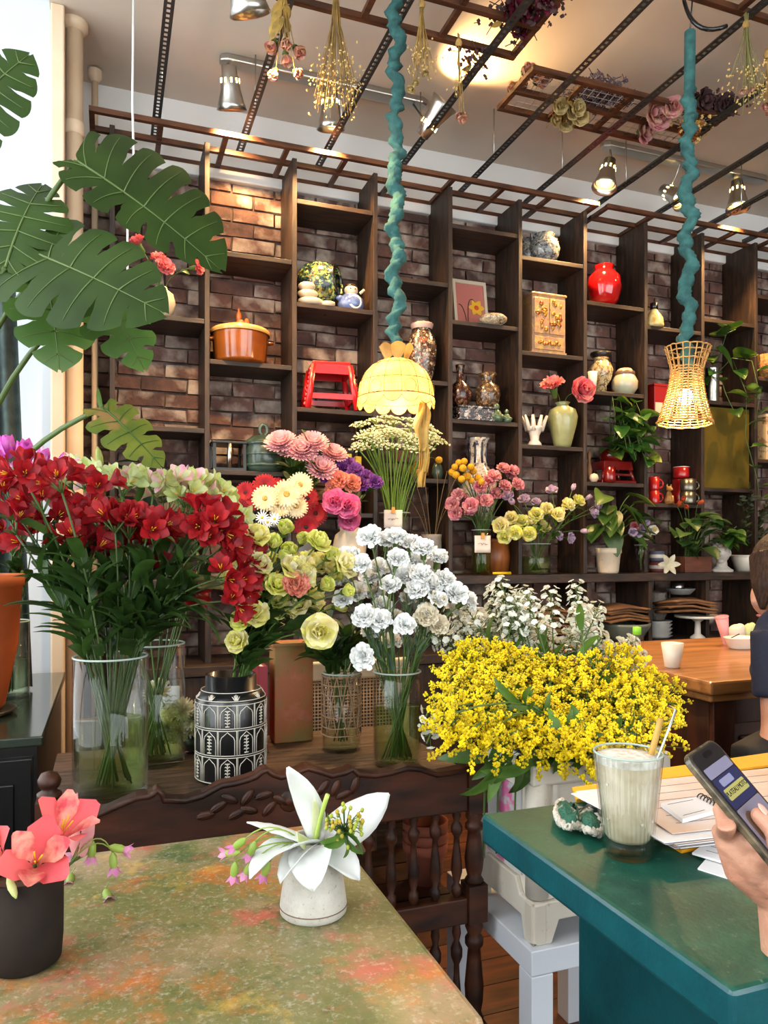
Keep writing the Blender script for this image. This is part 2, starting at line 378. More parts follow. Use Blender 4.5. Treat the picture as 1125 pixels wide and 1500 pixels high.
# ================================================================ FURNITURE
def layered(name, base, layers, rough=.45, coat=0, bump=.1):
    """base colour with several noise layers (colour, scale, lo, hi, strength)"""
    m = bpy.data.materials.new(name); m.use_nodes = True; N = m.node_tree.nodes; L = m.node_tree.links; b = N['Principled BSDF']
    tc = N.new('ShaderNodeTexCoord'); prev = None
    for i, (c, s, lo, hi, k) in enumerate(layers):
        mp = N.new('ShaderNodeMapping'); mp.inputs['Location'].default_value = (i*3.7, i*1.3, i*.9); L.new(tc.outputs['Object'], mp.inputs[0])
        n = N.new('ShaderNodeTexNoise'); n.inputs['Scale'].default_value = s; n.inputs['Detail'].default_value = 7; n.inputs['Roughness'].default_value = .68; L.new(mp.outputs[0], n.inputs['Vector'])
        r = N.new('ShaderNodeMapRange'); r.inputs[1].default_value = lo; r.inputs[2].default_value = hi; r.inputs[4].default_value = k; L.new(n.outputs['Fac'], r.inputs[0])
        x = N.new('ShaderNodeMix'); x.data_type = 'RGBA'; L.new(r.outputs[0], x.inputs[0])
        if prev: L.new(prev, x.inputs[6])
        else: x.inputs[6].default_value = (*base, 1)
        x.inputs[7].default_value = (*c, 1); prev = x.outputs[2]
    L.new(prev, b.inputs['Base Color']); b.inputs['Roughness'].default_value = rough
    if coat: b.inputs['Coat Weight'].default_value = coat; b.inputs['Coat Roughness'].default_value = .2
    n = N.new('ShaderNodeTexNoise'); n.inputs['Scale'].default_value = 160; L.new(tc.outputs['Object'], n.inputs['Vector'])
    bp = N.new('ShaderNodeBump'); bp.inputs['Strength'].default_value = bump; bp.inputs['Distance'].default_value = .002; L.new(n.outputs['Fac'], bp.inputs['Height']); L.new(bp.outputs[0], b.inputs['Normal'])
    MATS[name] = m; return m
LILYT = layered('painted_table_top', srgb(122, 114, 70), [(srgb(92, 100, 54), 5, .42, .60, .85), (srgb(166, 136, 110), 6, .48, .66, .75), (srgb(188, 100, 30), 8, .54, .67, .85),
    (srgb(186, 84, 74), 9, .55, .67, .8), (srgb(58, 86, 48), 13, .56, .68, .75), (srgb(190, 154, 66), 10, .60, .72, .7), (srgb(70, 48, 30), 60, .55, .72, .55), (srgb(200, 190, 166), 150, .52, .70, .45)], .38, .15)
GREENT = layered('green_table_top', srgb(22, 84, 66), [(srgb(12, 60, 50), 6, .4, .65, .9), (srgb(44, 112, 88), 14, .55, .75, .6), (srgb(120, 146, 116), 70, .6, .74, .5)], .48, .0, .3)
GREENT.node_tree.nodes['Principled BSDF'].inputs['Specular IOR Level'].default_value = .35
GREENE = layered('teal_table_edge', srgb(10, 78, 84), [(srgb(6, 58, 66), 9, .4, .65, .9), (srgb(40, 118, 118), 40, .6, .8, .5)], .35, .2, .2)
# painted table in front
t = thing('painted_table', 'front table with mottled olive, orange and pink painted top', 'table', (0, .95, 0))
MB().span((-.62, -.28, .715), (.355, .305, .75)).build('tabletop', LILYT, t, bevel=.008)
for x in (-.57, .30):
    for y in (-.23, .25): MB().span((x-.025, y-.025, 0), (x+.025, y+.025, .714)).build('leg', LILYT, t)
# green table
t = thing('green_table', 'worn teal green painted table under the drink and papers', 'table', (.57, .57, 0))
gt = MB().span((0, 0, .742), (1.05, .525, .79)); gt.m = [1, 0, 1, 1, 1, 1]; gt.build('tabletop', [GREENT, GREENE], t, bevel=.006)
for x in (.14, .88):
    MB().span((x, .06, .05), (x+.045, .46, .737)).build('trestle_panel', GREENE, t, bevel=.004)
    MB().span((x-.03, .02, 0), (x+.075, .5, .05)).build('foot', GREENE, t, bevel=.005)
MB().span((.185, .24, .2), (.88, .28, .28)).build('stretcher', GREENE, t)
PAINTW = mat('scratch_white', srgb(190, 200, 196), .5)
# carved bench, its back towards the camera
YB = 1.46
bn = thing('carved_bench', 'dark carved wooden bench with scalloped back rail and turned spindles', 'bench', (0, YB, 0))
top = [(107, 1189), (142, 1187), (178, 1171), (199, 1162), (216, 1160), (224, 1156), (230, 1150), (237, 1156), (239, 1165), (270, 1166), (295, 1159), (322, 1144), (341, 1141), (360, 1136), (373, 1131), (381, 1124), (389, 1121), (396, 1127),
       (409, 1132), (432, 1125), (448, 1119), (466, 1124), (483, 1130), (504, 1125), (513, 1120), (521, 1128), (545, 1130), (569, 1126), (592, 1119), (612, 1121), (635, 1129), (655, 1126), (682, 1120)]
poly = [PY(u, v, YB) for u, v in top]; poly = [(p.x, p.z) for p in poly]
zb = .66
poly = [(-.09, zb)]+[(poly[0][0]-.02, poly[0][1]-.01)]+poly+[(.72, zb)]
MX = Matrix(((1, 0, 0, 0), (0, 0, -1, 0), (0, 1, 0, 0), (0, 0, 0, 1)))   # (x, z) polygon -> world, extruded along -y
rail = MB().prism(poly, -.017, .017, MX).build('back_rail', CARVE, bn, bevel=.004)
lip = MB().tube([(x, -.017, z-.004) for x, z in poly[2:-1]], .006, 6).build('moulded_lip', CARVE, rail)
for u, v, a in [(318, 1178, .5), (334, 1166, -.5), (345, 1188, .4), (360, 1164, .9), (362, 1182, -.3), (384, 1161, .2), (392, 1180, .8), (408, 1168, -.6), (470, 1150, .9), (488, 1150, 1.1), (500, 1160, .3), (300, 1190, .1), (516, 1146, 1.2), (455, 1160, .4)]:
    p = PY(u, v, YB); q = MB().ell((0, 0, 0), (.019, .004, .0085), 10, 6, rot=(0, -a, 0)); q.tube([Matrix.Rotation(-a, 3, 'Y') @ Vector((x, -.004, 0)) for x in (-.018, .018)], .0012, 4)
    q.build('carved_leaf', CARVE, rail, (p.x, -.018, p.z))
rose = PY(400, 1172, YB)
MB().lathe([(.0, .006), (.008, .006), (.011, .002), (.018, .004), (.022, 0)], 12).build('carved_rosette', CARVE, rail, (rose.x+.03, -.017, rose.z), (PI/2, 0, 0))
def postprof(zs): return zs
def bench_post(x, name='post'):
    m = MB()
    m.span((x-.022, -.022, .655), (x+.022, .022, .775)); m.span((x-.022, -.022, .42), (x+.022, .022, .50)); m.span((x-.022, -.022, .06), (x+.022, .022, .2))
    m.lathe([(.016, .775), (.021, .78), (.021, .787), (.012, .792), (.018, .80), (.02, .81), (.014, .822), (0, .826)], 14, (x, 0, 0))
    for a, b in ((.50, .655), (.20, .42)):
        h = b-a; m.lathe([(.016, a), (.021, a+.04*h), (.015, a+.1*h), (.019, a+.2*h), (.021, a+.35*h), (.0155, a+.62*h), (.0135, a+.72*h), (.02, a+.76*h), (.02, a+.82*h), (.014, a+.86*h), (.02, a+.93*h), (.016, b)], 14, (x, 0, 0))
    m.lathe([(0, 0), (.018, .002), (.022, .03), (.016, .06)], 14, (x, 0, 0)); m.build(name, CARVE, bn)
bench_post(.742); bench_post(-.1)
MB().span((-.08, -.016, .42), (.72, .016, .475)).build('lower_rail', CARVE, bn, bevel=.003)
MB().span((-.08, -.014, .1), (.72, .014, .14)).build('stretcher', CARVE, bn, bevel=.003)
def spind(a, b):
    h = b-a; return MB().lathe([(.006, a), (.011, a+.06*h), (.011, a+.12*h), (.006, a+.16*h), (.0125, a+.3*h), (.011, a+.42*h), (.0065, a+.6*h), (.006, a+.68*h), (.0125, a+.74*h), (.013, a+.8*h), (.006, a+.86*h), (.010, a+.92*h), (.007, b)], 10)
s1 = spind(.474, .665).mesh('spindle', CARVE); s2 = spind(.139, .421).mesh('spindle', CARVE)
for k in range(16):
    put('spindle', s1, bn, (-.05+k*.05, 0, 0)); put('spindle', s2, bn, (-.05+k*.05, 0, 0))
for k in range(4): MB().span((-.1, .024+k*.098, .405), (.742, .116+k*.098, .425)).build('seat_board', CARVE, bn)
for x in (-.08, .722): MB().lathe([(.012, 0), (.02, .05), (.018, .2), (.022, .35), (.022, .404)], 12, (x, .38, 0)).build('leg', CARVE, bn)
# rustic table behind it
RUST = mat('rustic_boards', srgb(84, 58, 40), .55, c2=srgb(40, 27, 19), scale=8, stretch=(1, 8, 8), bump=.5, bscale=12, c3=srgb(108, 84, 62), scale3=14, lo3=.55, hi3=.8)
rt = thing('rustic_table', 'rough dark plank table carrying the row of vases', 'table', (0, 0, 0))
for k in range(3): MB().span((-.125, 1.535+k*.185, .672), (.79, 1.535+k*.185+.182, .70)).build('plank', RUST, rt, bevel=.003)
for x in (-.1, .74):
    for y in (1.9, 2.05): MB().span((x-.02, y-.02, 0), (x+.025, y+.02, .672)).build('leg', RUST, rt)
# a knob topped stick rising in front of the vases
kb = PZ(411, 1110, .70)
q = thing('turned_knob', 'mushroom shaped turned wooden knob on the plank table', 'knob', (kb.x, 1.6, .70))
MB().lathe([(.009, 0), (.009, .02), (.013, .026), (.02, .032), (.021, .04), (.016, .05), (.006, .055), (0, .056)], 14).build('knob_head', CARVE, q)
# black display cabinet in the bay
bc = thing('black_cabinet', 'glossy black green cabinet under the bay window', 'cabinet', (0, 0, 0))
BGR = mat('black_green_gloss', srgb(20, 30, 24), .18, c2=srgb(40, 52, 40), scale=4, coat=.5)
MB().span((-1.15, 2.05, .73), (-.155, 3.1, .755)).build('top_slab', BGR, bc, bevel=.004)
MB().span((-1.13, 2.07, 0), (-.17, 3.08, .73)).build('body', BLACK, bc)
for x in (-.66, -.18): 
    d = MB().span((x-.45, 2.055, .06), (x, 2.07, .70)).build('door', BLACK, bc, bevel=.003)
    MB().span((x-.41, 2.05, .12), (x-.04, 2.056, .64)).build('door_panel', BLACK, d, bevel=.004)
# white stool and crate
LACK = mat('white_lacquer', srgb(214, 218, 226), .35)
st = thing('white_stool', 'white square legged side table under the plastic crate', 'table', (.788, 1.30, 0), 0)
MB().span((0, 0, .37), (.37, .40, .42)).build('top', LACK, st, bevel=.002)
for x in (0, .32):
    for y in (0, .35): MB().span((x, y, 0), (x+.05, y+.05, .369)).build('leg', LACK, st, bevel=.002)
PLA = mat('white_plastic', srgb(224, 218, 206), .4, c2=srgb(206, 196, 180), scale=6, c3=srgb(150, 136, 116), scale3=60, lo3=.66, hi3=.8)
cr = thing('plastic_crate', 'white plastic flower crate full of goldenrod on the side table', 'crate', (.80, 1.315, .42), 0)
W_, D_, Z_ = .345, .27, .37
body = MB()
for a, b in (((.012, .012, .05), (W_-.012, .018, Z_)), ((.012, D_-.018, .05), (W_-.012, D_-.012, Z_)), ((.012, .012, .05), (.018, D_-.012, Z_)), ((W_-.018, .012, .05), (W_-.012, D_-.012, Z_)), ((.012, .012, .04), (W_-.012, D_-.012, .05))): body.span(a, b)
body.build('body', PLA, cr)
for x in (.024, W_-.024):
    for y in (.024, D_-.024): MB().tube([(x, y, .09), (x, y, Z_-.01)], .024, 18).build('corner_column', PLA, cr)
for x in (.017, W_-.017):
    for y in (.017, D_-.017): MB().box((x, y, .0435), (.036, .036, .085)).build('corner_foot', PLA, cr, bevel=.006)
def skirt(n): return [(0, 0), (.13*n, 0), (.18*n, .045), (.80*n, .045), (.85*n, 0), (n, 0), (n, .085), (.80*n, .085), (.74*n, .115), (.26*n, .115), (.20*n, .085), (0, .085)]
for y in (0, D_-.012): MB().prism(skirt(W_), -.012, 0, Matrix.Translation((0, y, 0)) @ MX).build('foot_skirt', PLA, cr, bevel=.003)
MY = Matrix(((0, 0, 1, 0), (1, 0, 0, 0), (0, 1, 0, 0), (0, 0, 0, 1)))
for x in (0, W_-.012): MB().prism(skirt(D_), 0, .012, Matrix.Translation((x, 0, 0)) @ MY).build('foot_skirt', PLA, cr, bevel=.003)
for y in (0, D_-.03): MB().span((0, y, Z_-.05), (W_, y+.03, Z_-.008)).build('rim', PLA, cr, bevel=.006)
for x in (0, W_-.03): MB().span((x, .03, Z_-.05), (x+.03, D_-.03, Z_-.008)).build('rim', PLA, cr, bevel=.006)
for k in range(3): MB().span((.05+k*.1, .004, .115), (.06+k*.1, .014, Z_-.05)).build('rib', PLA, cr)
MB().span((.008, .06, .12), (.013, .21, .30)).build('side_panel', mat('pink_marked_panel', srgb(205, 205, 205), .4, c2=srgb(226, 120, 170), scale=22, lo=.56, hi=.62), cr)
# pine desk
PINE = mat('pine_top', srgb(168, 112, 58), .4, c2=srgb(126, 78, 36), scale=4, stretch=(.8, 9, 9), coat=.3)
MAHO = mat('red_brown_panelling', srgb(74, 34, 17), .4, c2=srgb(44, 19, 10), scale=5, stretch=(5, 5, .8), coat=.2)
dk = thing('pine_desk', 'pine topped counter with panelled red brown front', 'desk', (1.62, 1.70, 0))
MB().span((0, 0, .80), (2.4, .86, .84)).build('desktop', PINE, dk, bevel=.008)
MB().span((.02, .02, .775), (2.38, .84, .80)).build('moulding', PINE, dk, bevel=.006)
MB().span((.05, .06, 0), (2.35, .80, .775)).build('carcass', MAHO, dk)
for k in range(6): MB().span((.05+k*.383-.0, .04, .06), (.13+k*.383, .06, .775)).build('stile', MAHO, dk, bevel=.003)
for z in (.06, .70): MB().span((.05, .042, z), (2.35, .06, z+.075)).build('rail', MAHO, dk, bevel=.003)
for k in range(5): MB().span((.165+k*.383, .048, .17), (.40+k*.383, .062, .66)).build('panel', MAHO, dk, bevel=.008)
# cane chair and painted post behind the plank table
CANE = mat('cane', srgb(172, 144, 106), .6); LWOOD = mat('pale_wood', srgb(196, 176, 146), .5, c2=srgb(176, 152, 120), scale=6, stretch=(1, 1, 5))
ch = thing('cane_chair', 'pale wooden chair with woven cane back behind the plank table', 'chair', (.72, 2.33, 0))
for s in (-1, 1):
    MB().span((s*.2-.018, -.018, 0), (s*.2+.018, .018, .86)).build('rear_post', LWOOD, ch, bevel=.006)
    MB().span((s*.18-.016, .36, 0), (s*.18+.016, .392, .44)).build('leg', LWOOD, ch)
MB().span((-.2, -.014, .80), (.2, .014, .86)).build('top_rail', LWOOD, ch, bevel=.006); MB().span((-.2, -.012, .54), (.2, .012, .575)).build('lower_rail', LWOOD, ch, bevel=.004)
MB().span((-.2, -.01, .43), (.2, .4, .46)).build('seat', LWOOD, ch, bevel=.006)
cg = MB()
for k in range(34): cg.tube([(-.18+k*.011, 0, .57), (-.18+k*.011, 0, .805)], .0016, 4)
for k in range(22): cg.tube([(-.185, .001, .572+k*.011), (.185, .001, .572+k*.011)], .0016, 4)
cg.build('cane_weave', CANE, ch, kind='stuff')
a, b = PY(397, 1076, 2.03), PY(453, 1076, 2.03)
OPOST = layered('orange_green_paint', srgb(168, 96, 52), [(srgb(120, 118, 58), 9, .45, .65, .9), (srgb(190, 110, 96), 14, .55, .75, .8), (srgb(96, 54, 30), 40, .6, .8, .7)], .5)
pz = thing('painted_post', 'weathered orange and green painted wooden post behind the vases', 'post', ((a.x+b.x)/2, 2.02, .70))
MB().box((0, 0, .131), (b.x-a.x, .07, .262)).build('post_block', OPOST, pz, bevel=.003); MB().box((0, 0, .264), (b.x-a.x+.008, .078, .008)).build('cap', OPOST, pz)
a = PY(380, 1000, 2.0)
bk = thing('red_book', 'thin red book standing beside the orange painted post', 'book', (a.x, 2.02, .70))
MB().box((0, 0, .105), (.016, .13, .21)).build('pages', WHITE, bk); MB().span((-.012, -.07, 0), (-.008, .07, .215)).span((.008, -.07, 0), (.012, .07, .215)).span((-.012, -.072, 0), (.012, -.068, .215)).build('cover', mat('crimson_cover', srgb(150, 30, 44), .5), bk)
# terracotta pots on the bench seat
TERRA = mat('terracotta', srgb(168, 92, 70), .8, c2=srgb(140, 76, 58), scale=10)
pp = PY(623, 1280, 1.66)
tp = MB().lathe([(0, 0), (.032, 0), (.042, .065), (.047, .066), (.048, .085), (.043, .085), (.038, .02), (0, .02)], 20).mesh('terracotta_pot', TERRA)
for k, n in enumerate(('lowest', 'middle', 'topmost')): tag(put('terracotta_pot', tp, None, (pp.x, 1.66, .425+.024*k), scale=1.15), 'pink terracotta pot behind the bench spindles, %s of the nested stack' % n, 'pot', 'nested pots')
# ================================================================ FLOWER LIBRARY (blooms open along +Z)
def pmat(name, c, c2=None, rough=.6, trans=.3, rnd=.1, scale=40): return mat(name, c, rough, c2=c2, scale=scale, rnd=rnd, trans=trans)
YEL = mat('pollen_yellow', srgb(226, 176, 30), .7); ANTH = mat('anther_gold', srgb(188, 150, 34), .7, c2=srgb(130, 130, 30), scale=60)
def m_alstro(pm_, inner, n, seed):
    r = random.Random(seed); mb = MB()
    for k in range(n):
        q = MB(); 
        for j in range(6): q.petal(TAU*j/6+.1, .046, .026 if j % 2 else .020, .25, .95 if j % 2 else .7, .35, .02, 'spoon', 5, 1, .002, 0, 0 if j % 2 else 1, r)
        for j in range(3): q.tube([(0, 0, .005), (.004*math.cos(j*2), .004*math.sin(j*2), .03)], .0008, 3, 2)
        d = Vector((math.cos(TAU*k/n+r.random()), math.sin(TAU*k/n+r.random()), r.uniform(.35, 1.0))) if n > 1 else Vector((0, 0, 1))
        M = Matrix.Translation(d.normalized()*.022*(n > 1)) @ zto(d, r.random()*6).to_matrix().to_4x4(); mb.join(q, M)
        if n > 1: mb.tube([(0, 0, -.015), d.normalized()*.024], .0018, 4, 3)
    return mb.mesh('bloom', [pm_, inner, YEL, STEMG])
def m_rose(pm_, pm2, rad, seed, layers=((3, .35, .1, .5), (4, .6, .25, .75), (5, .85, .45, 1.05), (5, 1.0, .7, 1.45)), ruf=.05, cal=True):
    r = random.Random(seed); mb = MB()
    for li, (n, k, a0, a1) in enumerate(layers):
        for j in range(n): mb.petal(TAU*j/n+li*.7+r.uniform(-.2, .2), rad*(1.15-.12*li), rad*1.25*k+.2*rad, a0*.8, a1-.5*(li < 2), .5, ruf, 'round', 4, 2, rad*.06*(li+1), rad*.05*(3-li), 0 if (li+j) % 3 else 1, r)
    mb.ell((0, 0, rad*.42), (rad*.24, rad*.24, rad*.34), 8, 6, 1)
    if cal: mb.lathe([(.0015, -rad*.35), (rad*.28, -rad*.1), (rad*.34, rad*.1)], 8, mi=2)
    return mb.mesh('bloom', [pm_, pm2, STEMG])
def m_carn(pm_, pm2, rad, seed, n=62):
    r = random.Random(seed); mb = MB()
    for j in range(n):
        q = math.sqrt((j+.5)/n); a = .12+1.25*q
        mb.petal(j*2.4, rad*r.uniform(.8, 1.08), rad*.46, a*.5, a*1.08, .1, .2, 'fan', 4, 2, rad*.04, 0, 0 if r.random() < .7 else 1, r)
    mb.lathe([(.002, -rad*.75), (rad*.2, -rad*.65), (rad*.24, -rad*.1), (rad*.3, rad*.08)], 8, mi=2)
    return mb.mesh('bloom', [pm_, pm2, STEMG])
def m_daisy(pm_, cm, rad, seed, n=26, rows=2, up=.15):
    r = random.Random(seed); mb = MB()
    for row in range(rows):
        for j in range(n): mb.petal(TAU*(j+.5*row)/n+r.uniform(-.05, .05), rad*(1-.16*row), rad*.22, PI/2-up-.2*row, PI/2+.08-.15*row, .1, .02, 'strap', 3, 1, rad*.12, .002*row, 0, r)
    mb.ell((0, 0, .003), (rad*.24, rad*.24, rad*.12), 12, 6, 1); mb.lathe([(.002, -rad*.35), (rad*.2, -.004), (rad*.22, 0)], 8, mi=2)
    return mb.mesh('bloom', [pm_, cm, STEMG])
def m_mum(pm_, pm2, rad, seed):
    r = random.Random(seed); mb = MB()
    for row, (n, a) in enumerate(((26, 1.55), (26, 1.25), (22, .95), (18, .65), (12, .35))):
        for j in range(n): mb.petal(TAU*(j+.37*row)/n+r.uniform(-.07, .07), rad*(1-.07*row), rad*.2, a, a*.75, .5, .02, 'strap', 3, 1, rad*.06, 0, 0 if r.random() < .75 else 1, r)
    mb.lathe([(.002, -rad*.4), (rad*.3, -.002), (rad*.1, .004)], 8, mi=2)
    return mb.mesh('bloom', [pm_, pm2, STEMG])
def m_tulip(pm_, pm2, Ln, seed):
    r = random.Random(seed); mb = MB()
    for j in range(6): mb.petal(TAU*j/6, Ln, Ln*.62, .75, -.25 if j % 2 else -.1, .55, .02, 'point', 6, 2, .002, 0, j % 2, r)
    return mb.mesh('bloom', [pm_, pm2])
def balls(mb, c, n, rad, br, r, mi=0, flat=1):
    for _ in range(n):
        d = Vector((r.gauss(0, 1), r.gauss(0, 1), r.gauss(0, 1)*flat)); d = d.normalized()*rad*r.random()**.4
        p = Vector(c)+d; k = br*r.uniform(.7, 1.3)
        mb.add([p+Vector((k, 0, 0)), p+Vector((-k, 0, 0)), p+Vector((0, k, 0)), p+Vector((0, -k, 0)), p+Vector((0, 0, k)), p+Vector((0, 0, -k))],
               [(0, 2, 4), (2, 1, 4), (1, 3, 4), (3, 0, 4), (2, 0, 5), (1, 2, 5), (3, 1, 5), (0, 3, 5)], mi, False)
def m_goldenrod(seed, y1, y2):
    r = random.Random(seed); mb = MB()
    for k in range(9):
        a = k*2.4; h = -.004-.009*k; ln = .018+.0055*k
        tip = Vector((math.cos(a)*ln, math.sin(a)*ln, h+ln*.75)); b = Vector((0, 0, h-.01))
        mb.tube([b, (b+tip)/2+Vector((0, 0, -.003)), tip], .0009, 3, 2)
        for q in (.45, .75, 1.0): balls(mb, b.lerp(tip, q)+Vector((0, 0, .003)), 11, .0072, .0028, r, 0 if r.random() < .7 else 1, .7)
    mb.tube([(0, 0, -.11), (0, 0, 0)], .0014, 4, 2); balls(mb, (0, 0, .006), 14, .009, .0028, r)
    return mb.mesh('bloom', [y1, y2, STEMG])
def m_stock(seed, wm, n=30, span=.12, rad=.032, fr=.0085):
    r = random.Random(seed); mb = MB()
    mb.tube([(0, 0, -.02), (.004, 0, span)], .0018, 4, 1)
    for k in range(n):
        q = k/n; a = k*2.4; rr = rad*(1-.45*q)*r.uniform(.8, 1.1); c = Vector((math.cos(a)*rr, math.sin(a)*rr, q*span+.01))
        d = Vector((math.cos(a), math.sin(a), .5+q)); M = Matrix.Translation(c) @ zto(d, r.random()*6).to_matrix().to_4x4(); f_ = MB()
        for j in range(5): f_.petal(TAU*j/5, fr*1.1, fr*1.1, .9, 1.5, .2, .06, 'round', 2, 1, .0005, 0, 0, r)
        mb.join(f_, M); mb.tube([(0, 0, q*span*.9), c], .0009, 3, 1)
    return mb.mesh('bloom', [wm, STEMG])
def m_umbel(seed, wm, gm, rad=.035, n=18):
    r = random.Random(seed); mb = MB()
    for k in range(n):
        q = math.sqrt((k+.5)/n); a = k*2.4; tip = Vector((math.cos(a)*rad*q, math.sin(a)*rad*q, .03-.012*q*q+r.uniform(-.003, .003)))
        mb.tube([(0, 0, 0), tip*.6+Vector((0, 0, .006)), tip], .0007, 3, 1); balls(mb, tip, 11, .0065, .0021, r, 0, .35); balls(mb, tip-Vector((0, 0, .003)), 4, .005, .0018, r, 1, .3)
    return mb.mesh('bloom', [wm, gm])
def m_leaf(L_, W, m, bend=(.5, 1.3), fold=.35, name='leaf', ns=7):
    mb = MB(); mb.petal(0, L_, W, bend[0], bend[1], fold, 0, 'point', ns, 1, 0, 0); return mb.mesh(name, m)
LEAF_A = m_leaf(.085, .020, LEAFD); LEAF_B = m_leaf(.07, .018, LEAFM); LEAF_C = m_leaf(.05, .024, LEAFM); LEAF_W = m_leaf(.075, .03, LEAFD, (.3, 1.1)); LEAF_T = m_leaf(.05, .005, mat('leaf_blue_green', srgb(88, 112, 92), .6, rnd=.2), (.3, .7), .2, ns=4)
def flower(name, label, cat, group, base, neck, head, blooms, stem_r=.0022, leaves=None, nl=0, lq=(.15, .8), bscale=1, face=None, stem_m=None, rng=R, bs=None, extra=0, lscale=1):
    """one cut stem: stem from base through the vase neck to the head, bloom part, leaf parts"""
    base, neck, head = Vector(base), Vector(neck), Vector(head)
    o = thing(name, label, cat, base, 0, group)
    d1 = (neck-base); L1 = (head-neck).length
    pts = [Vector((0, 0, 0)), d1*.5, d1]; c = neck+d1.normalized()*L1*.5
    up = bez(neck, c, head, 6); pts += [p-base for p in up[1:]]
    MB().tube(pts, stem_r, 5).build('stem', stem_m or STEMG, o)
    d = (up[-1]-up[-2]).normalized()
    if face is not None: d = (d*(1-face[1])+Vector(face[0]).normalized()*face[1]).normalized()
    if blooms:
        b = put('bloom', rng.choice(blooms) if isinstance(blooms, list) else blooms, o, head-base, zto(d, rng.random()*6), scale=bscale*rng.uniform(.88, 1.12))
        for k in range(extra):
            q = rng.uniform(.45, .85); i = int(q*6); p = up[i].lerp(up[i+1], q*6-i)
            sd = Vector((rng.uniform(-1, 1), rng.uniform(-1, .6), rng.uniform(.5, 1))).normalized(); e = p+sd*rng.uniform(.03, .05)
            br = MB().tube([p-base, (p+e)/2-base, e-base], stem_r*.7, 4).build('side_stem', stem_m or STEMG, o)
            put('bloom', rng.choice(blooms), o, e-base, zto(sd, rng.random()*6), scale=bscale*rng.uniform(.6, .95))
    for k in range(nl):
        q = rng.uniform(*lq); i = min(int(q*6), 5); p = up[i].lerp(up[i+1], q*6-i)
        dd = (up[i+1]-up[i]).normalized(); put('leaf', leaves, o, p-base, zto(dd, rng.random()*6.28), scale=rng.uniform(.7, 1.2)*lscale)
    return o
TOCAM = Vector((-.35, -.94, .1))
ORD = ('first', 'second', 'third', 'fourth', 'fifth', 'sixth', 'seventh', 'eighth', 'ninth', 'tenth')
def bunch(name, label, cat, group, vc, z0, z1, rb, rn, heads, blooms, **k):
    """cut stems standing in a vase: vc centre, floor z0, neck z1, floor radius rb, neck radius rn, head points"""
    heads = [Vector(h) for h in heads]; n = len(heads); pj = [proj(h) for h in heads]; order = sorted(range(n), key=lambda i: pj[i][0])
    lab = {}
    rows = max(1, math.ceil(n/8)); byv = sorted(range(n), key=lambda i: pj[i][1]); per = math.ceil(n/rows)
    if 1 < n <= 45:
        for r_ in range(rows):
            row = sorted(byv[r_*per:(r_+1)*per], key=lambda i: pj[i][0]); nm = '' if rows == 1 else (', top row', ', second row', ', third row', ', fourth row', ', fifth row', ', sixth row')[r_]
            for j, i in enumerate(row): lab[i] = nm+(', leftmost' if j == 0 else ', rightmost' if j == len(row)-1 else ', %s from left' % ORD[j])
    elif n > 45:
        us = sorted(p[0] for p in pj); vv = sorted(p[1] for p in pj)
        for i in range(n):
            a = sum(pj[i][0] > us[int(n*k/5)] for k in range(1, 5)); b = sum(pj[i][1] > vv[int(n*k/4)] for k in range(1, 4))
            lab[i] = ', %s, %s' % (('far left', 'left of centre', 'centre', 'right of centre', 'far right')[a], ('top', 'upper half', 'lower half', 'bottom')[b])
    for i, h in enumerate(heads):
        a = math.atan2(h.y-vc[1], h.x-vc[0])+R.uniform(-.5, .5); rr = rn*min(1, .35+(Vector((h.x-vc[0], h.y-vc[1])).length)/.12)*R.uniform(.6, .95)
        neck = (vc[0]+math.cos(a)*rr, vc[1]+math.sin(a)*rr, z1); b = a+PI+R.uniform(-.8, .8); q = rb*R.uniform(.1, .85)
        flower(name, label+lab.get(i, ''), cat, group, (vc[0]+math.cos(b)*q, vc[1]+math.sin(b)*q, z0), neck, h, blooms, **k)
# ================================================================ CEILING LIGHTS
BULB = mat('lamp_bulb', (1, .8, .5), .3, emit=(1, .66, .22), estr=14)
REFL = mat('lamp_reflector', srgb(230, 210, 160), .2, .8, emit=(1, .62, .2), estr=2.2)
WARM = (1, .60, .25)
def spot_head(par, pos, d, power, n_par):
    q = zto(-Vector(d)); base = Vector(par.location)
    h = MB().lathe([(.012, .13), (.024, .128), (.026, .10), (.030, .095), (.033, .06), (.044, .02), (.051, 0), (.048, 0), (.041, .02), (.03, .06)], 24).build('spot_head', METAL, par, pos-base, q)
    for k in range(10): MB().box((.0285*math.cos(k*TAU/10), .0285*math.sin(k*TAU/10), .085), (.006, .006, .014), rot=(0, 0, k*TAU/10)).build('vent', BULB, h)
    MB().lathe([(0, .028), (.03, .026), (.036, .022)], 20).build('reflector', REFL, h)
    MB().lathe([(.0, .012), (.016, .015), (.02, .022), (.012, .028)], 16).build('bulb', BULB, h)
    return h
def spot_lamp(pos, d, power, size=1.9):
    l = lampdata('spot_light', 'SPOT', power, WARM, .03, size, .6); o = bpy.data.objects.new('spot_light', l); COL.objects.link(o)
    o.location = Vector(pos)+Vector(d).normalized()*.02; o.rotation_mode = 'QUATERNION'; o.rotation_quaternion = Vector(d).to_track_quat('-Z', 'Y')
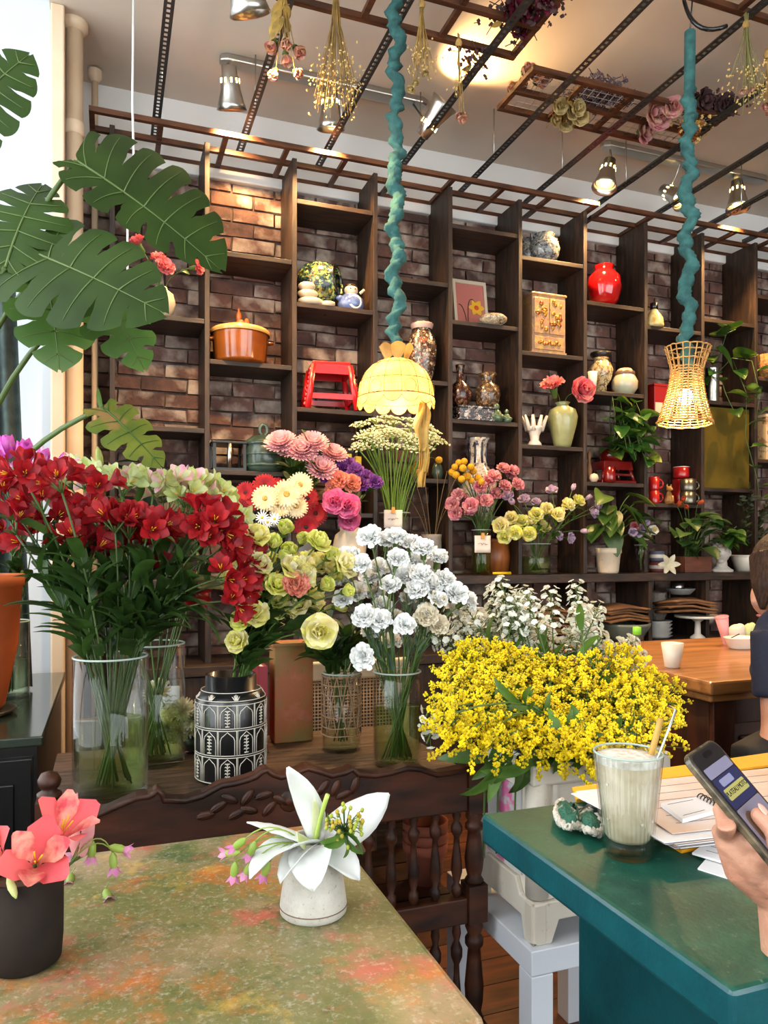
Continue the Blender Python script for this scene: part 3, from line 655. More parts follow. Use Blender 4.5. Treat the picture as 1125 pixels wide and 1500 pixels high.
def light_bar(label, x0, x1, y, heads):
    t = thing('spotlight_bar', label, 'ceiling light', (x0, y, 3.36), 0, 'ceiling spotlight bars')
    MB().prism([(x0_, y_) for x0_, y_ in [(.0, -.02), (.03, -.035), (x1-x0-.03, -.035), (x1-x0, -.02), (x1-x0, .02), (x1-x0-.03, .035), (.03, .035), (0, .02)]], -.03, 0).build('base_plate', METAL, t, bevel=.006)
    for u, v, d, p, *yo in heads:
        q = PY(u, v, yo[0] if yo else y); top_ = q-Vector(d).normalized()*.13
        spot_head(t, q, d, p, 0).scale = (1.3,)*3; ax = Vector((top_.x, y, 3.335))
        MB().tube([ax-t.location, (ax+top_)/2+Vector((.012, 0, 0))-t.location, top_-t.location], .005, 8).build('swivel_arm', METAL, t); spot_lamp(q, d, p)
light_bar('long spotlight bar on the ceiling beside the hanging dried bunches', .45, 1.42, 3.30, [(340, 162, (.12, .34, -.75), 95), (485, 190, (.1, .25, -1), 95), (652, 150, (.35, -.45, .55), 36, 3.06)])
light_bar('long spotlight bar on the ceiling behind the rattan lamp', 2.43, 3.55, 3.31, [(885, 275, (-.3, -.1, -1), 95), (1000, 292, (.12, -.6, -.5), 100), (1081, 306, (-.05, -.1, -1), 95)])
light_bar('spotlight bar at the top edge of the photo, one can in view', .1, .95, 2.35, [(367, 22, (.3, .35, -.9), 100)])
light_bar('spotlight bar at the far right end of the ceiling', 3.9, 4.7, 2.6, [(1290, 180, (-.2, .2, -1), 95)])
# ================================================================ PENDANT LAMPS
CLOTH = mat('teal_cord_cloth', srgb(54, 104, 100), .85, c2=srgb(36, 78, 78), scale=30, bump=.3, bscale=120)
def scrunch(par, z0, z1, r0, name='cord_cover', smooth_top=.0, dx=0, seed=1):
    rr = random.Random(seed); n = int((z1-z0)/.009); m = 16; vs_ = []; ph = [rr.uniform(0, 6) for _ in range(6)]
    tilt = [rr.uniform(-1, 1) for _ in range(40)]
    for i in range(n+1):
        z = z0+(z1-z0)*i/n; q = i/n; s_ = 0 if q > 1-smooth_top else 1; zz = z*100
        cx = dx*q+s_*.010*(math.sin(zz*.35+ph[0])+.6*math.sin(zz*.83+ph[1])); cy = s_*.008*math.sin(zz*.41+ph[2])
        for j in range(m):
            a = TAU*j/m; fold = s_*(.0055*math.sin(zz*1.3+2.2*math.sin(a+ph[3]+zz*.05)+ph[4])+.003*math.sin(zz*2.3+3*math.sin(a*2+ph[5])))
            k = r0*(1-.12*(1-s_))+fold; vs_.append((cx+k*math.cos(a), cy+k*math.sin(a), z+s_*.006*math.sin(a+zz*.2)))
    mb = MB(); mb.add(vs_, [(i*m+j, i*m+(j+1) % m, (i+1)*m+(j+1) % m, (i+1)*m+j) for i in range(n) for j in range(m)]); return mb.build(name, CLOTH, par)
SHELL = mat('capiz_shell', srgb(226, 190, 116), .35, c2=srgb(200, 156, 84), scale=14, trans=.55)
p1 = PT(580, 597, 2.6)
pl = thing('pendant_lamp', 'shell dome pendant lamp with scalloped rim and scrunched teal cord', 'lamp', (p1.x, p1.y, p1.z))
def dome(a, z): return 0
pr = [(.132, .03), (.131, .05), (.124, .085), (.108, .118), (.085, .142), (.058, .158), (.040, .164)]
MB().lathe(pr, 48).build('shade', SHELL, pl)
nsc = 14; ob = MB()
for k in range(nsc):
    a0 = TAU*k/nsc
    def fn(u, v, a0=a0):
        a = a0+TAU/nsc*u; s = math.sin(PI*u)**.6; z = .034-(.014+.022*s)*v*1.0; r = .1322+.003*v; return (r*math.cos(a), r*math.sin(a), z)
    MB().grid(fn, 8, 3).build('rim_scallop', SHELL, pl)
lead = mat('lead_line', srgb(70, 56, 36), .4, .5); lm = MB()
for k in range(nsc): lm.tube([((r+.0008)*math.cos(TAU*k/nsc), (r+.0008)*math.sin(TAU*k/nsc), z) for r, z in pr], .0011, 4)
for r, z in (pr[0], pr[2], pr[4]): lm.tube([((r+.0008)*math.cos(TAU*k/40), (r+.0008)*math.sin(TAU*k/40), z) for k in range(40)], .0011, 4, closed=True)
for k in range(nsc): lm.tube([((.135)*math.cos(TAU*(k+u)/nsc), (.135)*math.sin(TAU*(k+u)/nsc), .034-(.014+.022*math.sin(PI*u)**.6)) for u in [i/10 for i in range(11)]], .0011, 4)
for k in range(0, nsc, 2):
    c = TAU*(k+.5)/nsc
    lm.tube([((.1335)*math.cos(c+.16*math.cos(x)), (.1335)*math.sin(c+.16*math.cos(x)), .052+.022*math.sin(x)) for x in [TAU*i/12 for i in range(12)]], .001, 4, closed=True)
lm.build('lead_lines', lead, pl, kind='stuff')
for k in range(7):
    q = MB(); q.petal(0, .062, .052, .1, .55, -.15, 0, 'round', 5, 2, .036, 0); q.build('crown_petal', SHELL, pl, (0, 0, .158), (0, 0, TAU*k/7))
MB().ell((0, 0, .075), (.026, .026, .034), 14, 10).build('bulb', mat('pendant_bulb', (1, .85, .6), .3, emit=(1, .70, .34), estr=22), pl)
MB().tube([(0, 0, .105), (0, 0, .175)], .016, 12).build('socket', BLACK, pl)
scrunch(pl, .172, 3.36-p1.z, .022, seed=3)
def plight(loc, e, col=(1, .7, .36)):
    o = bpy.data.objects.new('pendant_light', lampdata('pendant_light', 'POINT', e, col, .03)); COL.objects.link(o); o.location = loc
plight((p1.x, p1.y, p1.z+.03), 7)
TAS = mat('yellow_gauze', srgb(226, 192, 112), .9, c2=srgb(204, 160, 74), scale=20, trans=.35)
sr = thing('gauze_scarf', 'yellow gauze scarf hanging from the shell lamp rim', 'scarf', PT(619, 588, 2.55))
for k, (w_, l_, x_) in enumerate(((.05, .17, 0), (.04, .24, .012), (.03, .29, .006))):
    rr = random.Random(k)
    MB().grid(lambda u, v: ((u-.5)*w_*(.45+.9*math.sin(v*PI*.8)-.45*v)+x_*v+.006*math.sin(v*9+k), .012*math.sin(u*9+v*6+k)+.006*k, -v*l_), 10, 14).build('fold', TAS, sr, solid=.001)
# rattan lamp
p2_ = PT(1003, 620, 2.6); RAT = mat('rattan', srgb(206, 160, 92), .55, c2=srgb(166, 120, 60), scale=40)
rl = thing('pendant_lamp', 'woven rattan pendant lamp with flared rim and scrunched teal cord', 'lamp', p2_); rl.rotation_euler = (.0, .05, 0)
def rp(q): return .09-.038*math.sin(min(q/.72, 1)*PI/2) if q < .72 else .052+.022*((q-.72)/.28)
hh = .262; wv = MB(); nr = 20
for k in range(nr): wv.tube([(rp(q)*math.cos(TAU*k/nr), rp(q)*math.sin(TAU*k/nr), q*hh) for q in [i/10 for i in range(11)]], .0022, 5)
wv.build('rib_frame', RAT, rl)
for i in range(30):
    q = i/29; 
    if .74 < q < .97 and i % 3: continue
    m = MB(); m.tube([((rp(q)+.0022*(1 if k % 2 else -1)*(1 if i % 2 else -1))*math.cos(TAU*k/40), (rp(q)+.0022*(1 if k % 2 else -1)*(1 if i % 2 else -1))*math.sin(TAU*k/40), q*hh+.0012*math.sin(k*1.7+i)) for k in range(40)], .0026 if i else .004, 4, closed=True); m.build('woven_ring', RAT, rl)
MB().ell((0, 0, .09), (.022, .022, .03), 14, 10).build('bulb', MATS['pendant_bulb'], rl); MB().tube([(0, 0, .118), (0, 0, .18)], .014, 12).build('socket', BLACK, rl)
scrunch(rl, .17, 1.36, .021, smooth_top=.17, dx=-.045, seed=8)
MB().tube([(-.045, 0, 1.35), (-.04, 0, 1.5), (-.035, 0, 3.36-p2_.z)], .003, 6).build('wire', BLACK, rl)
plight(p2_+Vector((.004, 0, .05)), 8)
# loose cables
wc = MB().tube([PT(196, -30, 2.75), PT(194, 150, 2.8), PT(196, 230, 2.85), PT(187, 330, 2.9), PT(187, 420, 2.9)], .0045, 6).build('white_cable', WHITE); tag(wc, 'white cable hanging from the ceiling behind the monstera leaf', 'cable')
bc_ = MB().tube(bez(PT(1000, -10, 2.55), PT(1010, 60, 2.5), PT(1065, 38, 2.5), 10), .007, 6).build('black_hose', BLACK); tag(bc_, 'thick black cable looping near the ceiling at the upper right', 'cable')
# ================================================================ DRIED FLOWERS
DRY = mat('dried_stalk', srgb(168, 132, 66), .8, c2=srgb(120, 92, 44), scale=30, rnd=.15); DRYL = mat('dried_leaf', srgb(178, 142, 62), .8, c2=srgb(120, 98, 46), scale=30, rnd=.2)
DPINK = pmat('dried_pink', srgb(206, 120, 118), srgb(186, 146, 96)); DPALE = pmat('dried_pale_rose', srgb(222, 186, 166), srgb(196, 150, 120)); DSEED = mat('dried_seed', srgb(196, 164, 98), .8); DDARK = mat('dried_dark', srgb(66, 44, 46), .85, c2=srgb(92, 62, 60), scale=30); DMAG = pmat('dried_magenta', srgb(140, 30, 60), srgb(90, 20, 44)); DCREAM = pmat('dried_cream', srgb(214, 196, 140), srgb(190, 166, 110)); DLAV = mat('dried_lavender', srgb(110, 96, 104), .85)
RB = [m_rose(DPINK, DPALE, .034, 5, ((3, .5, .05, .1), (4, .7, .1, .25), (5, .9, .2, .5))), m_rose(DPALE, DPINK, .032, 6, ((3, .5, .05, .1), (4, .7, .1, .25), (5, .9, .2, .5)))]
DLEAF = m_leaf(.05, .02, DRYL, (.6, 1.6))
def dried(label, top, heads, blooms, nstalk, spread, ln, bs=1, seeds=0, leaf=0, stalk=DRY, seedm=DSEED, lm_=None):
    t = thing('dried_bunch', label, 'dried flowers', top, 0, 'dried flower bunches'); r = random.Random(len(label)); m = MB(); top = Vector(top)
    for k in range(nstalk):
        a = r.random()*6.28; s = spread*math.sqrt(r.random()); e = Vector((math.cos(a)*s, math.sin(a)*s, -ln*r.uniform(.7, 1)))
        m.tube([(r.uniform(-.006, .006), r.uniform(-.006, .006), 0), Vector((e.x*.25, e.y*.25, e.z*.45)), e], .0011, 4)
        for q in range(seeds): balls(m, e+Vector((r.gauss(0, .016), r.gauss(0, .016), r.uniform(-.02, .10)*ln*2)), 2, .004, .0032, r, 1)
    m.build('stalks', [stalk, seedm], t, kind='stuff')
    MB().lathe([(.008, -.012), (.012, 0), (.008, .012)], 10, (0, 0, -ln*.12)).build('tie', DRY, t)
    for h in heads:
        h = Vector(h)-top; put('bloom', r.choice(blooms), t, h, zto((h.x, h.y-.01, -.05), r.random()*6), scale=bs*r.uniform(.85, 1.15)); MB().tube([(0, 0, 0), (h.x*.3, h.y*.3, h.z*.5), h], .0016, 4).build('stem', stalk, t)
    for k in range(leaf):
        q = r.uniform(.3, .9); a = r.random()*6.28; put('leaf', lm_ or DLEAF, t, (math.cos(a)*spread*q*.6, math.sin(a)*spread*q*.6, -ln*q), zto((math.cos(a), math.sin(a), -.8), a), scale=r.uniform(.8, 1.3))
TD = 2.5
dried('hanging bunch of dried pink roses near the ceiling', PT(415, -30, TD), [PT(402, 62, TD), PT(418, 60, TD-.02), PT(432, 70, TD), PT(404, 103, TD), PT(432, 104, TD-.02), PT(418, 78, TD+.03)], RB, 8, .03, .2, leaf=14)
dried('long hanging bunch of golden dried grasses beside the rose bunch', PT(492, -30, TD), [], RB, 46, .075, .46, seeds=5)
dried('slender hanging bunch of cream dried flowers right of the teal cord', PT(618, -8, TD), [PT(610, 118, TD), PT(604, 128, TD), PT(622, 105, TD)], [m_rose(DCREAM, DCREAM, .016, 3)], 26, .045, .28, seeds=3)
dried('thin dangling dried sprig in front of the yellow lit ceiling', PT(672, 50, TD), [PT(673, 166, TD), PT(677, 172, TD-.01)], [m_rose(DPALE, DPINK, .018, 4)], 7, .022, .26, seeds=1)
dried('hanging bunch of pale wildflowers at the far upper right', PT(1093, 20, 2.4), [PT(1088, 132, 2.4), PT(1100, 128, 2.4)], [m_rose(DPALE, DPALE, .012, 9)], 30, .06, .30, seeds=4, stalk=mat('dry_green_stalk', srgb(120, 112, 66), .8))
dried('small pink hanging dried bunch at the right edge', PT(1124, 70, 2.4), [PT(1122, 152, 2.4), PT(1128, 160, 2.4)], [m_rose(DPINK, DPALE, .018, 4)], 6, .02, .2)
def lying(label, pts, blooms, bs, stalkm, leaves=6, seeds=0, seedm=DSEED):
    p0 = Vector(pts[0]); t = thing('dried_bunch', label, 'dried flowers', p0, 0, 'dried flower bunches'); r = random.Random(len(label)+1)
    for p in pts:
        p = Vector(p)-p0+Vector((r.uniform(-.02, .02), r.uniform(-.05, .05), 0)); 
        if blooms: put('bloom', r.choice(blooms), t, p, zto((r.uniform(-.4, .4), -.7, -.2), r.random()*6), scale=1.35*bs*r.uniform(.85, 1.2))
        MB().tube([p, p+Vector((.03, .1, .02))], .002, 4).build('stem', stalkm, t)
    m = MB()
    for k in range(seeds*2):
        p = Vector(r.choice(pts))-p0+Vector((r.gauss(0, .035), r.gauss(0, .03), r.gauss(0, .02)+.012)); m.tube([p, p+Vector((r.uniform(-.04, .04), r.uniform(-.03, .03), r.uniform(-.02, .03)))], .002, 3); balls(m, p, 3, .009, .007, r, 1)
    if seeds: m.build('sprays', [stalkm, seedm], t, kind='stuff')
    for k in range(leaves): put('leaf', DLEAF, t, Vector(r.choice(pts))-p0, zto((r.uniform(-1, 1), r.uniform(-1, 1), r.uniform(-.5, .6)), 0), scale=1.1)
ZT = 3.20
lying('cluster of pale dried rosebuds at the left end of the wire trellis', [PZ(u, v, ZT) for u, v in ((757, 128), (764, 118), (772, 117), (782, 122), (790, 116), (770, 110))], RB, 1.0, DRY)
lying('cream dried flowers hanging over the wire trellis edge', [PZ(u, v, 3.14) for u, v in ((822, 168), (832, 172), (840, 160), (828, 180), (838, 176), (832, 150))], [m_rose(DCREAM, DCREAM, .03, 3)], 1, DCREAM, 10)
lying('grey lavender heap on the middle of the wire trellis', [PZ(u, v, ZT) for u, v in ((850, 140), (865, 132), (880, 138), (895, 140), (910, 146), (875, 150), (860, 150))], [], 1, DDARK, 4, 150, DLAV)
lying('pink dried peonies on the wire trellis by the teal cord', [PZ(u, v, 3.15) for u, v in ((950, 165), (962, 170), (972, 163), (945, 185), (965, 178))], [m_rose(pmat('dried_pink_peony', srgb(204, 128, 138), srgb(214, 170, 160)), DPALE, .04, 3)], 1, DDARK, 6)
lying('nearly black dried blooms at the right end of the wire trellis', [PZ(u, v, ZT) for u, v in ((1010, 160), (1022, 154), (1034, 158), (1048, 164), (1060, 156))], [m_rose(DDARK, DDARK, .034, 3)], 1, DDARK, 6, 60, DDARK)
lying('orange dried lanterns hanging right of the teal cord', [PZ(u, v, 3.13) for u, v in ((1008, 185), (1012, 196), (1018, 178))], [m_rose(pmat('dried_orange', srgb(206, 110, 46)), DRY, .028, 3)], 1, DRY, 4, 20)
lying('dark magenta dried flowers on the upper trellis', [PZ(u, v, 3.18) for u, v in ((735, 30), (748, 20), (762, 48), (770, 30), (790, 15), (800, 8))], [m_carn(DMAG, DDARK, .035, 3, 20)], 1, DDARK, 8, 60, DDARK)
lying('small dark dried sprays under the upper trellis corner', [PZ(u, v, 3.13) for u, v in ((700, 88), (690, 95))], [], 1, DDARK, 4, 12, DDARK)
# ================================================================ THINGS ON THE SHELVES
def spot_at(u, Y): r = ray(u, 805); t = Y/r.y; return r.x*t, t/F
def turn(name, label, cat, u, z, wpx, hpx, prof, m, Y=3.52, parts=None, n=28, group=None, rz=0):
    """lathe thing standing at image column u on height z; prof in unit radius / unit height"""
    x, k = spot_at(u, Y); W, Hh = wpx*k/2, hpx*k
    t = thing(name, label, cat, (x, Y, z), rz, group); t['w'] = W; t['h'] = Hh
    MB().lathe([(r*W, q*Hh) for r, q in prof], n).build('body', m, t)
    for nm, pr, mm in (parts or ()): MB().lathe([(r*W, q*Hh) for r, q in pr], n).build(nm, mm, t)
    return t, W, Hh
def patt(name, c, cols, scale=30, rough=.25, coat=.4): return layered(name, c, [(cc, scale*(1+.3*i), .54, .58, .95) for i, cc in enumerate(cols)], rough, coat, .05)
CREAMC = mat('cream_ceramic', srgb(224, 206, 178), .4, c2=srgb(206, 186, 156), scale=8)
AMBER = mat('amber_glaze', srgb(156, 84, 26), .15, c2=srgb(120, 60, 18), scale=6, coat=.6); AMBL = mat('amber_light', srgb(206, 150, 84), .25, coat=.4)
z = SH[0][1]
t, W, Hh = turn('round_vase', 'small round cream vase half hidden by the monstera leaf', 'vase', 236, z, 42, 46, [(0, 0), (.5, 0), (.9, .25), (1, .5), (.85, .78), (.45, .92), (.42, 1), (.36, 1), (.38, .9), (.7, .7), (0, .1)], CREAMC, 3.5)
PKC = pmat('coral_pink_petal', srgb(238, 140, 138), srgb(226, 108, 116)); CARP = [m_carn(PKC, PKC, .045, 11), m_carn(PKC, PKC, .045, 12)]
bunch('pink_carnation', 'coral pink carnation in the small round cream vase', 'flower', 'carnations in the round cream vase', (t.location.x, 3.5), z+.02, z+Hh, W*.4, W*.35, [PY(204, 360, 3.45), PY(240, 394, 3.42), PY(286, 392, 3.42), PY(232, 384, 3.45)], CARP, leaves=LEAF_C, nl=1)
# casserole
z = SH[1][1]
t, W, Hh = turn('casserole', 'glossy amber casserole with animal knob on its lid', 'pot', 352, z, 84, 44, [(0, 0), (.86, 0), (.9, .08), (.97, .9), (1.0, 1), (.95, 1), (.9, .9), (.84, .1), (0, .1)], AMBER, 3.5)
MB().lathe([(W*1.02, Hh*.95), (W*1.06, Hh*1.03), (W*.98, Hh*1.12), (W*.5, Hh*1.28), (0, Hh*1.3)], 28).build('lid', AMBL, t)
kn = MB(); kn.ell((0, 0, Hh*1.38), (W*.16, W*.12, Hh*.14)); kn.ell((-W*.05, 0, Hh*1.6), (W*.1, W*.1, Hh*.18)); kn.ell((W*.22, 0, Hh*1.42), (W*.1, W*.09, Hh*.16)); kn.ell((-W*.05, 0, Hh*1.8), (W*.05, W*.05, Hh*.1)); kn.build('animal_knob', AMBER, t)
for s in (-1, 1): MB().tube([(s*W*.95, -.01, Hh*.78), (s*W*1.12, 0, Hh*.8), (s*W*.95, .01, Hh*.78)], .008, 8).build('handle', AMBER, t)
# lantern and green lidded pot
z = SH[1][2]; x, k = spot_at(333, 3.52)
DKM = mat('dark_grey_metal', srgb(48, 50, 50), .35, .6)
t = thing('metal_stand', 'low dark metal stand with flat top beside the green lidded pot', 'stand', (x, 3.52, z))
MB().box((0, 0, .128), (.16, .16, .012)).build('top_plate', DKM, t, bevel=.003); MB().box((0, 0, .006), (.15, .15, .012)).build('base_plate', DKM, t)
for a in (-1, 1):
    for b in (-1, 1): MB().box((a*.068, b*.068, .067), (.014, .014, .11)).build('leg', DKM, t)
MB().tube([(.0, -.07, .012), (.0, -.07, .124)], .012, 10).build('front_column', METAL, t)
GRG = mat('dark_green_glaze', srgb(44, 62, 52), .3, c2=srgb(70, 88, 74), scale=16, coat=.4)
t, W, Hh = turn('green_lidded_pot', 'dark green ceramic pot with frilled bands and loop handle', 'pot', 386, z, 62, 52, [(0, 0), (.8, 0), (.92, .1), (1, .5), (.92, .85), (.8, .9), (.55, 1.02), (0, 1.05)], GRG, 3.5)
for q in (.12, .42, .72): MB().lathe([(W*.9, Hh*q), (W*1.08, Hh*(q+.06)), (W*.9, Hh*(q+.12))], 36, wob=lambda a, zz: .03*math.sin(a*18)).build('frilled_band', GRG, t)
MB().tube([(W*.18*math.cos(a), 0, Hh*1.2+W*.26*math.sin(a)) for a in [TAU*i/14 for i in range(14)]], .009, 8, closed=True).build('loop_handle', GRG, t)
# decorated dark pot on its side, stacked rolls, blue figurine
z = SH[2][1]; x, k = spot_at(466, 3.56)
FLP = patt('dark_floral_glaze', srgb(22, 34, 28), [srgb(52, 84, 52), srgb(150, 130, 54), srgb(170, 190, 110), srgb(40, 80, 90)], 26)
t = thing('floral_pot', 'big dark pot covered in green flowers, lying with open black mouth', 'pot', (x, 3.56, z), 0)
q = MB().lathe([(0, -.10), (.07, -.095), (.108, -.04), (.112, .02), (.095, .07), (.072, .09), (.074, .105), (.066, .105), (.066, .09), (.088, .06), (0, -.06)], 28).build('body', FLP, t, (0, 0, .135), zto((.8, -.55, .12)))
MB().lathe([(.078, .098), (.08, .106), (.066, .108)], 28).build('mouth_rim', BLACK, t, (0, 0, .135), zto((.8, -.55, .12)))
MB().tube([(.03, -.06, 0), (0, 0, .04)], .03, 10).build('foot', FLP, t)
r_ = random.Random(4)
for i in range(14):
    d = Vector((r_.uniform(-.8, .35), -r_.uniform(.55, 1), r_.uniform(-.5, .9))).normalized()
    q = MB(); [q.petal(TAU*j/6, .018, .012, 1.1, 1.5, .2, 0, 'point', 3, 1, .002, 0) for j in range(6)]; q.ell((0, 0, .003), .005, 8, 5)
    q.build('flower_relief', mat('relief_%d' % (i % 3), [srgb(150, 168, 92), srgb(172, 120, 40), srgb(70, 112, 92)][i % 3], .35, coat=.3), t, Vector((0, 0, .135))+d*.105, zto(d))
x, k = spot_at(453, 3.46)
t = thing('stacked_rolls', 'three cream stone rounds stacked against the floral pot', 'ornament', (x, 3.47, z))
for i, (dx, w_) in enumerate(((.01, .062), (-.005, .05), (-.01, .042))): MB().ell((dx, 0, .02+i*.034), (w_, .042, .021), 20, 10).build('round', CREAMC, t)
tag(MB().lathe([(0, 0), (.028, 0), (.036, .012), (.034, .02), (.02, .022), (0, .02)], 20).build('cream_dish', CREAMC, None, (spot_at(481, 3.45)[0], 3.46, z)), 'tiny cream dish between the rolls and the blue figurine', 'dish')
BLUC = mat('blue_glaze', srgb(60, 80, 140), .2, c2=srgb(120, 140, 190), scale=14, coat=.5); x, k = spot_at(514, 3.5)
t = thing('blue_figurine', 'blue robed round figurine with cream head and open front hole', 'figurine', (x, 3.5, z))
MB().lathe([(0, 0), (.05, 0), (.066, .03), (.06, .06), (.035, .085), (.02, .09)], 24).build('robe', BLUC, t); MB().ell((0, -.004, .105), (.034, .03, .028), 18, 12).build('head', CREAMC, t)
MB().ell((0, -.002, .124), (.03, .028, .014), 16, 8).build('hair', mat('dark_brown_glaze', srgb(56, 36, 24), .3), t)
MB().lathe([(.03, 0), (.034, .004), (.024, .008), (.024, 0)], 20).build('front_hole_rim', WHITE, t, (.006, -.052, .035), (PI/2, 0, 0)); MB().lathe([(0, 0), (.026, 0)], 18).build('front_hole', BLACK, t, (.006, -.0575, .035), (PI/2, 0, 0))
MB().tube([(.04, -.02, .09), (.062, -.02, .11)], .007, 8).build('hand', CREAMC, t); MB().ell((-.055, -.01, .06), (.026, .02, .014)).build('sleeve', BLUC, t)
for s in (-1, 1): MB().ell((s*.011, -.032, .106), .0035, 8, 6).build('eye', BLACK, t)
# red plastic stool
REDP = mat('red_plastic', srgb(196, 22, 28), .3, coat=.3); z = SH[2][2]; x, k = spot_at(482, 3.53)
t = thing('red_plastic_stool', 'small bright red plastic step stool on a shelf', 'stool', (x, 3.535, z), -.1)
MB().box((0, 0, .222), (.19, .17, .022), taper=.96).build('top', REDP, t, bevel=.005)
for a in (-1, 1):
    for b in (-1, 1): MB().tube([(a*.118, b*.1, 0), (a*.088, b*.078, .215)], [.019, .016], 4).build('leg', REDP, t)
for b in (-1, 1): MB().box((0, b*.094, .062), (.21, .012, .026)).build('side_rail', REDP, t); MB().box((0, b*.08, .192), (.19, .014, .04)).build('apron', REDP, t)
for a in (-1, 1): MB().box((a*.112, 0, .062), (.012, .18, .026)).build('end_rail', REDP, t); MB().box((a*.09, 0, .192), (.014, .16, .04)).build('end_apron', REDP, t)
for a in (-1, 1):
    for i in range(9): MB().ell((a*(.118-.03*i/8)+a*.014, -.1+.022*i/8, .02+i*.021), (.01, .01, .011), 8, 6).build('frill', REDP, t)
# yellow packs and bottles lower in the same column
z = SH[2][3]
for u, w_, h_, c, lb in ((508, .04, .13, srgb(196, 186, 60), 'yellow green box behind the white umbels'), (524, .03, .12, srgb(222, 182, 40), 'slim golden box behind the white umbels')):
    x, k = spot_at(u, 3.5); t = thing('small_box', lb, 'box', (x, 3.5, z+.16)); MB().box((0, 0, h_/2), (w_, w_, h_)).build('carton', mat('carton_%d' % u, c, .45), t, bevel=.002); MB().box((0, -w_/2-.001, h_*.4), (w_*.7, .002, h_*.3)).build('print_panel', WHITE, t)
    MB().box((0, 0, -.08), (w_*.9, w_*.9, .16)).build('lower_carton', mat('carton_low', srgb(110, 90, 50), .6), t)
# patterned tall vase
z = SH[3][1]; PV = patt('brown_mosaic_glaze', srgb(70, 46, 34), [srgb(120, 126, 108), srgb(150, 92, 64), srgb(206, 190, 160), srgb(40, 30, 30)], 34)
PRV = [(0, 0), (.55, 0), (.72, .08), (.95, .4), (1, .62), (.8, .8), (.55, .87), (.62, .93), (.72, 1), (.6, 1), (.5, .9), (0, .2)]
t, W, Hh = turn('patterned_vase', 'tall brown mosaic patterned vase behind the shell lamp', 'vase', 618, z, 44, 86, PRV, PV, 3.5, [('neck_band', [(.66, .90), (.76, .96), (.76, .99), (.68, .97)], mat('pink_white_band', srgb(196, 160, 150), .4))])
# daffodil picture, speckled bowl
z = SH[4][1]; x, k = spot_at(692, 3.62)
t = thing('daffodil_picture', 'pink framed picture of an orange centred daffodil', 'picture', (x-.012, 3.60, z)); FRM = mat('cream_frame', srgb(206, 190, 168), .5)
tl = (-.16, 0, 0)
g = MB()
for a, b in (((-.1, -.01, 0), (.1, .01, .016)), ((-.1, -.01, .27), (.1, .01, .29)), ((-.1, -.01, .016), (-.084, .01, .27)), ((.084, -.01, .016), (.1, .01, .27))): g.span(a, b)
g.build('frame', FRM, t, rot=tl); pc = MB().span((-.085, -.002, .015), (.085, .006, .272)).build('picture_sheet', mat('dusty_pink_paper', srgb(186, 110, 100), .7), t, rot=tl)
fl_ = MB(); DAF = mat('daffodil_yellow', srgb(228, 172, 40), .7); DAO = mat('daffodil_orange', srgb(206, 80, 26), .7)
for j in range(6): fl_.petal(TAU*j/6, .042, .03, 1.5, 1.57, 0, 0, 'point', 4, 1, .006, 0)
fl_.build('painted_flower', DAF, pc, (.035, -.0045, .14), (PI/2, 0, 0)); MB().lathe([(0, .003), (.012, .003), (.014, 0)], 14).build('painted_trumpet', DAO, pc, (.035, -.005, .14), (PI/2, 0, 0))
MB().tube(bez((.03, -.004, .17), (-.02, -.004, .24), (-.02, -.004, .02), 10), .0025, 4).tube(bez((-.07, -.004, .15), (-.04, -.004, .16), (-.025, -.004, .03), 8), .0022, 4).build('painted_stalks', mat('painted_dark_green', srgb(60, 56, 30), .7), pc)
turn('speckled_bowl', 'low speckled bowl lying beside the daffodil picture', 'bowl', 722, z, 42, 14, [(0, 0), (.6, 0), (.95, .4), (1, .7), (.8, 1), (.5, 1.05), (0, 1.1)], patt('speckle_glaze', srgb(164, 148, 122), [srgb(70, 58, 48), srgb(206, 196, 170)], 60), 3.46)
# two dark vases on inlaid boxes, green figures
z = SH[4][2]; DV = patt('dark_red_glaze', srgb(50, 22, 18), [srgb(96, 40, 30), srgb(130, 100, 70), srgb(24, 14, 14)], 40); DV2 = patt('olive_brown_glaze', srgb(66, 52, 38), [srgb(110, 86, 60), srgb(40, 30, 24), srgb(150, 120, 84)], 44)
INL = patt('mother_of_pearl_inlay', srgb(20, 18, 20), [srgb(196, 190, 184), srgb(130, 100, 90)], 50)
x, k = spot_at(690, 3.5); t = thing('inlaid_box', 'low black box with pearl inlay under the two dark vases', 'box', (x, 3.5, z)); MB().box((0, 0, .036), (.20, .14, .05)).build('box_body', INL, t, bevel=.003); MB().box((0, 0, .0665), (.206, .146, .011)).build('lid', INL, t, bevel=.002); MB().box((0, 0, .006), (.206, .146, .011)).build('base_moulding', INL, t)
turn('bottle_vase', 'dark red bottle vase with slim neck on the inlaid box', 'vase', 674, z+.072, 34, 62, [(0, 0), (.55, 0), (.85, .15), (1, .32), (.8, .5), (.35, .62), (.28, .8), (.4, .97), (.42, 1), (.3, 1), (.2, .8), (0, .5)], DV, 3.5)
turn('handled_vase', 'olive brown flared neck vase on the inlaid box', 'vase', 714, z+.072, 38, 52, [(0, 0), (.6, 0), (.85, .12), (1, .4), (.9, .62), (.5, .74), (.45, .84), (.75, 1), (.65, 1), (.36, .84), (0, .6)], DV2, 3.5)
JADE = mat('jade_green_glaze', srgb(84, 110, 84), .25, c2=srgb(48, 70, 54), scale=30, coat=.5)
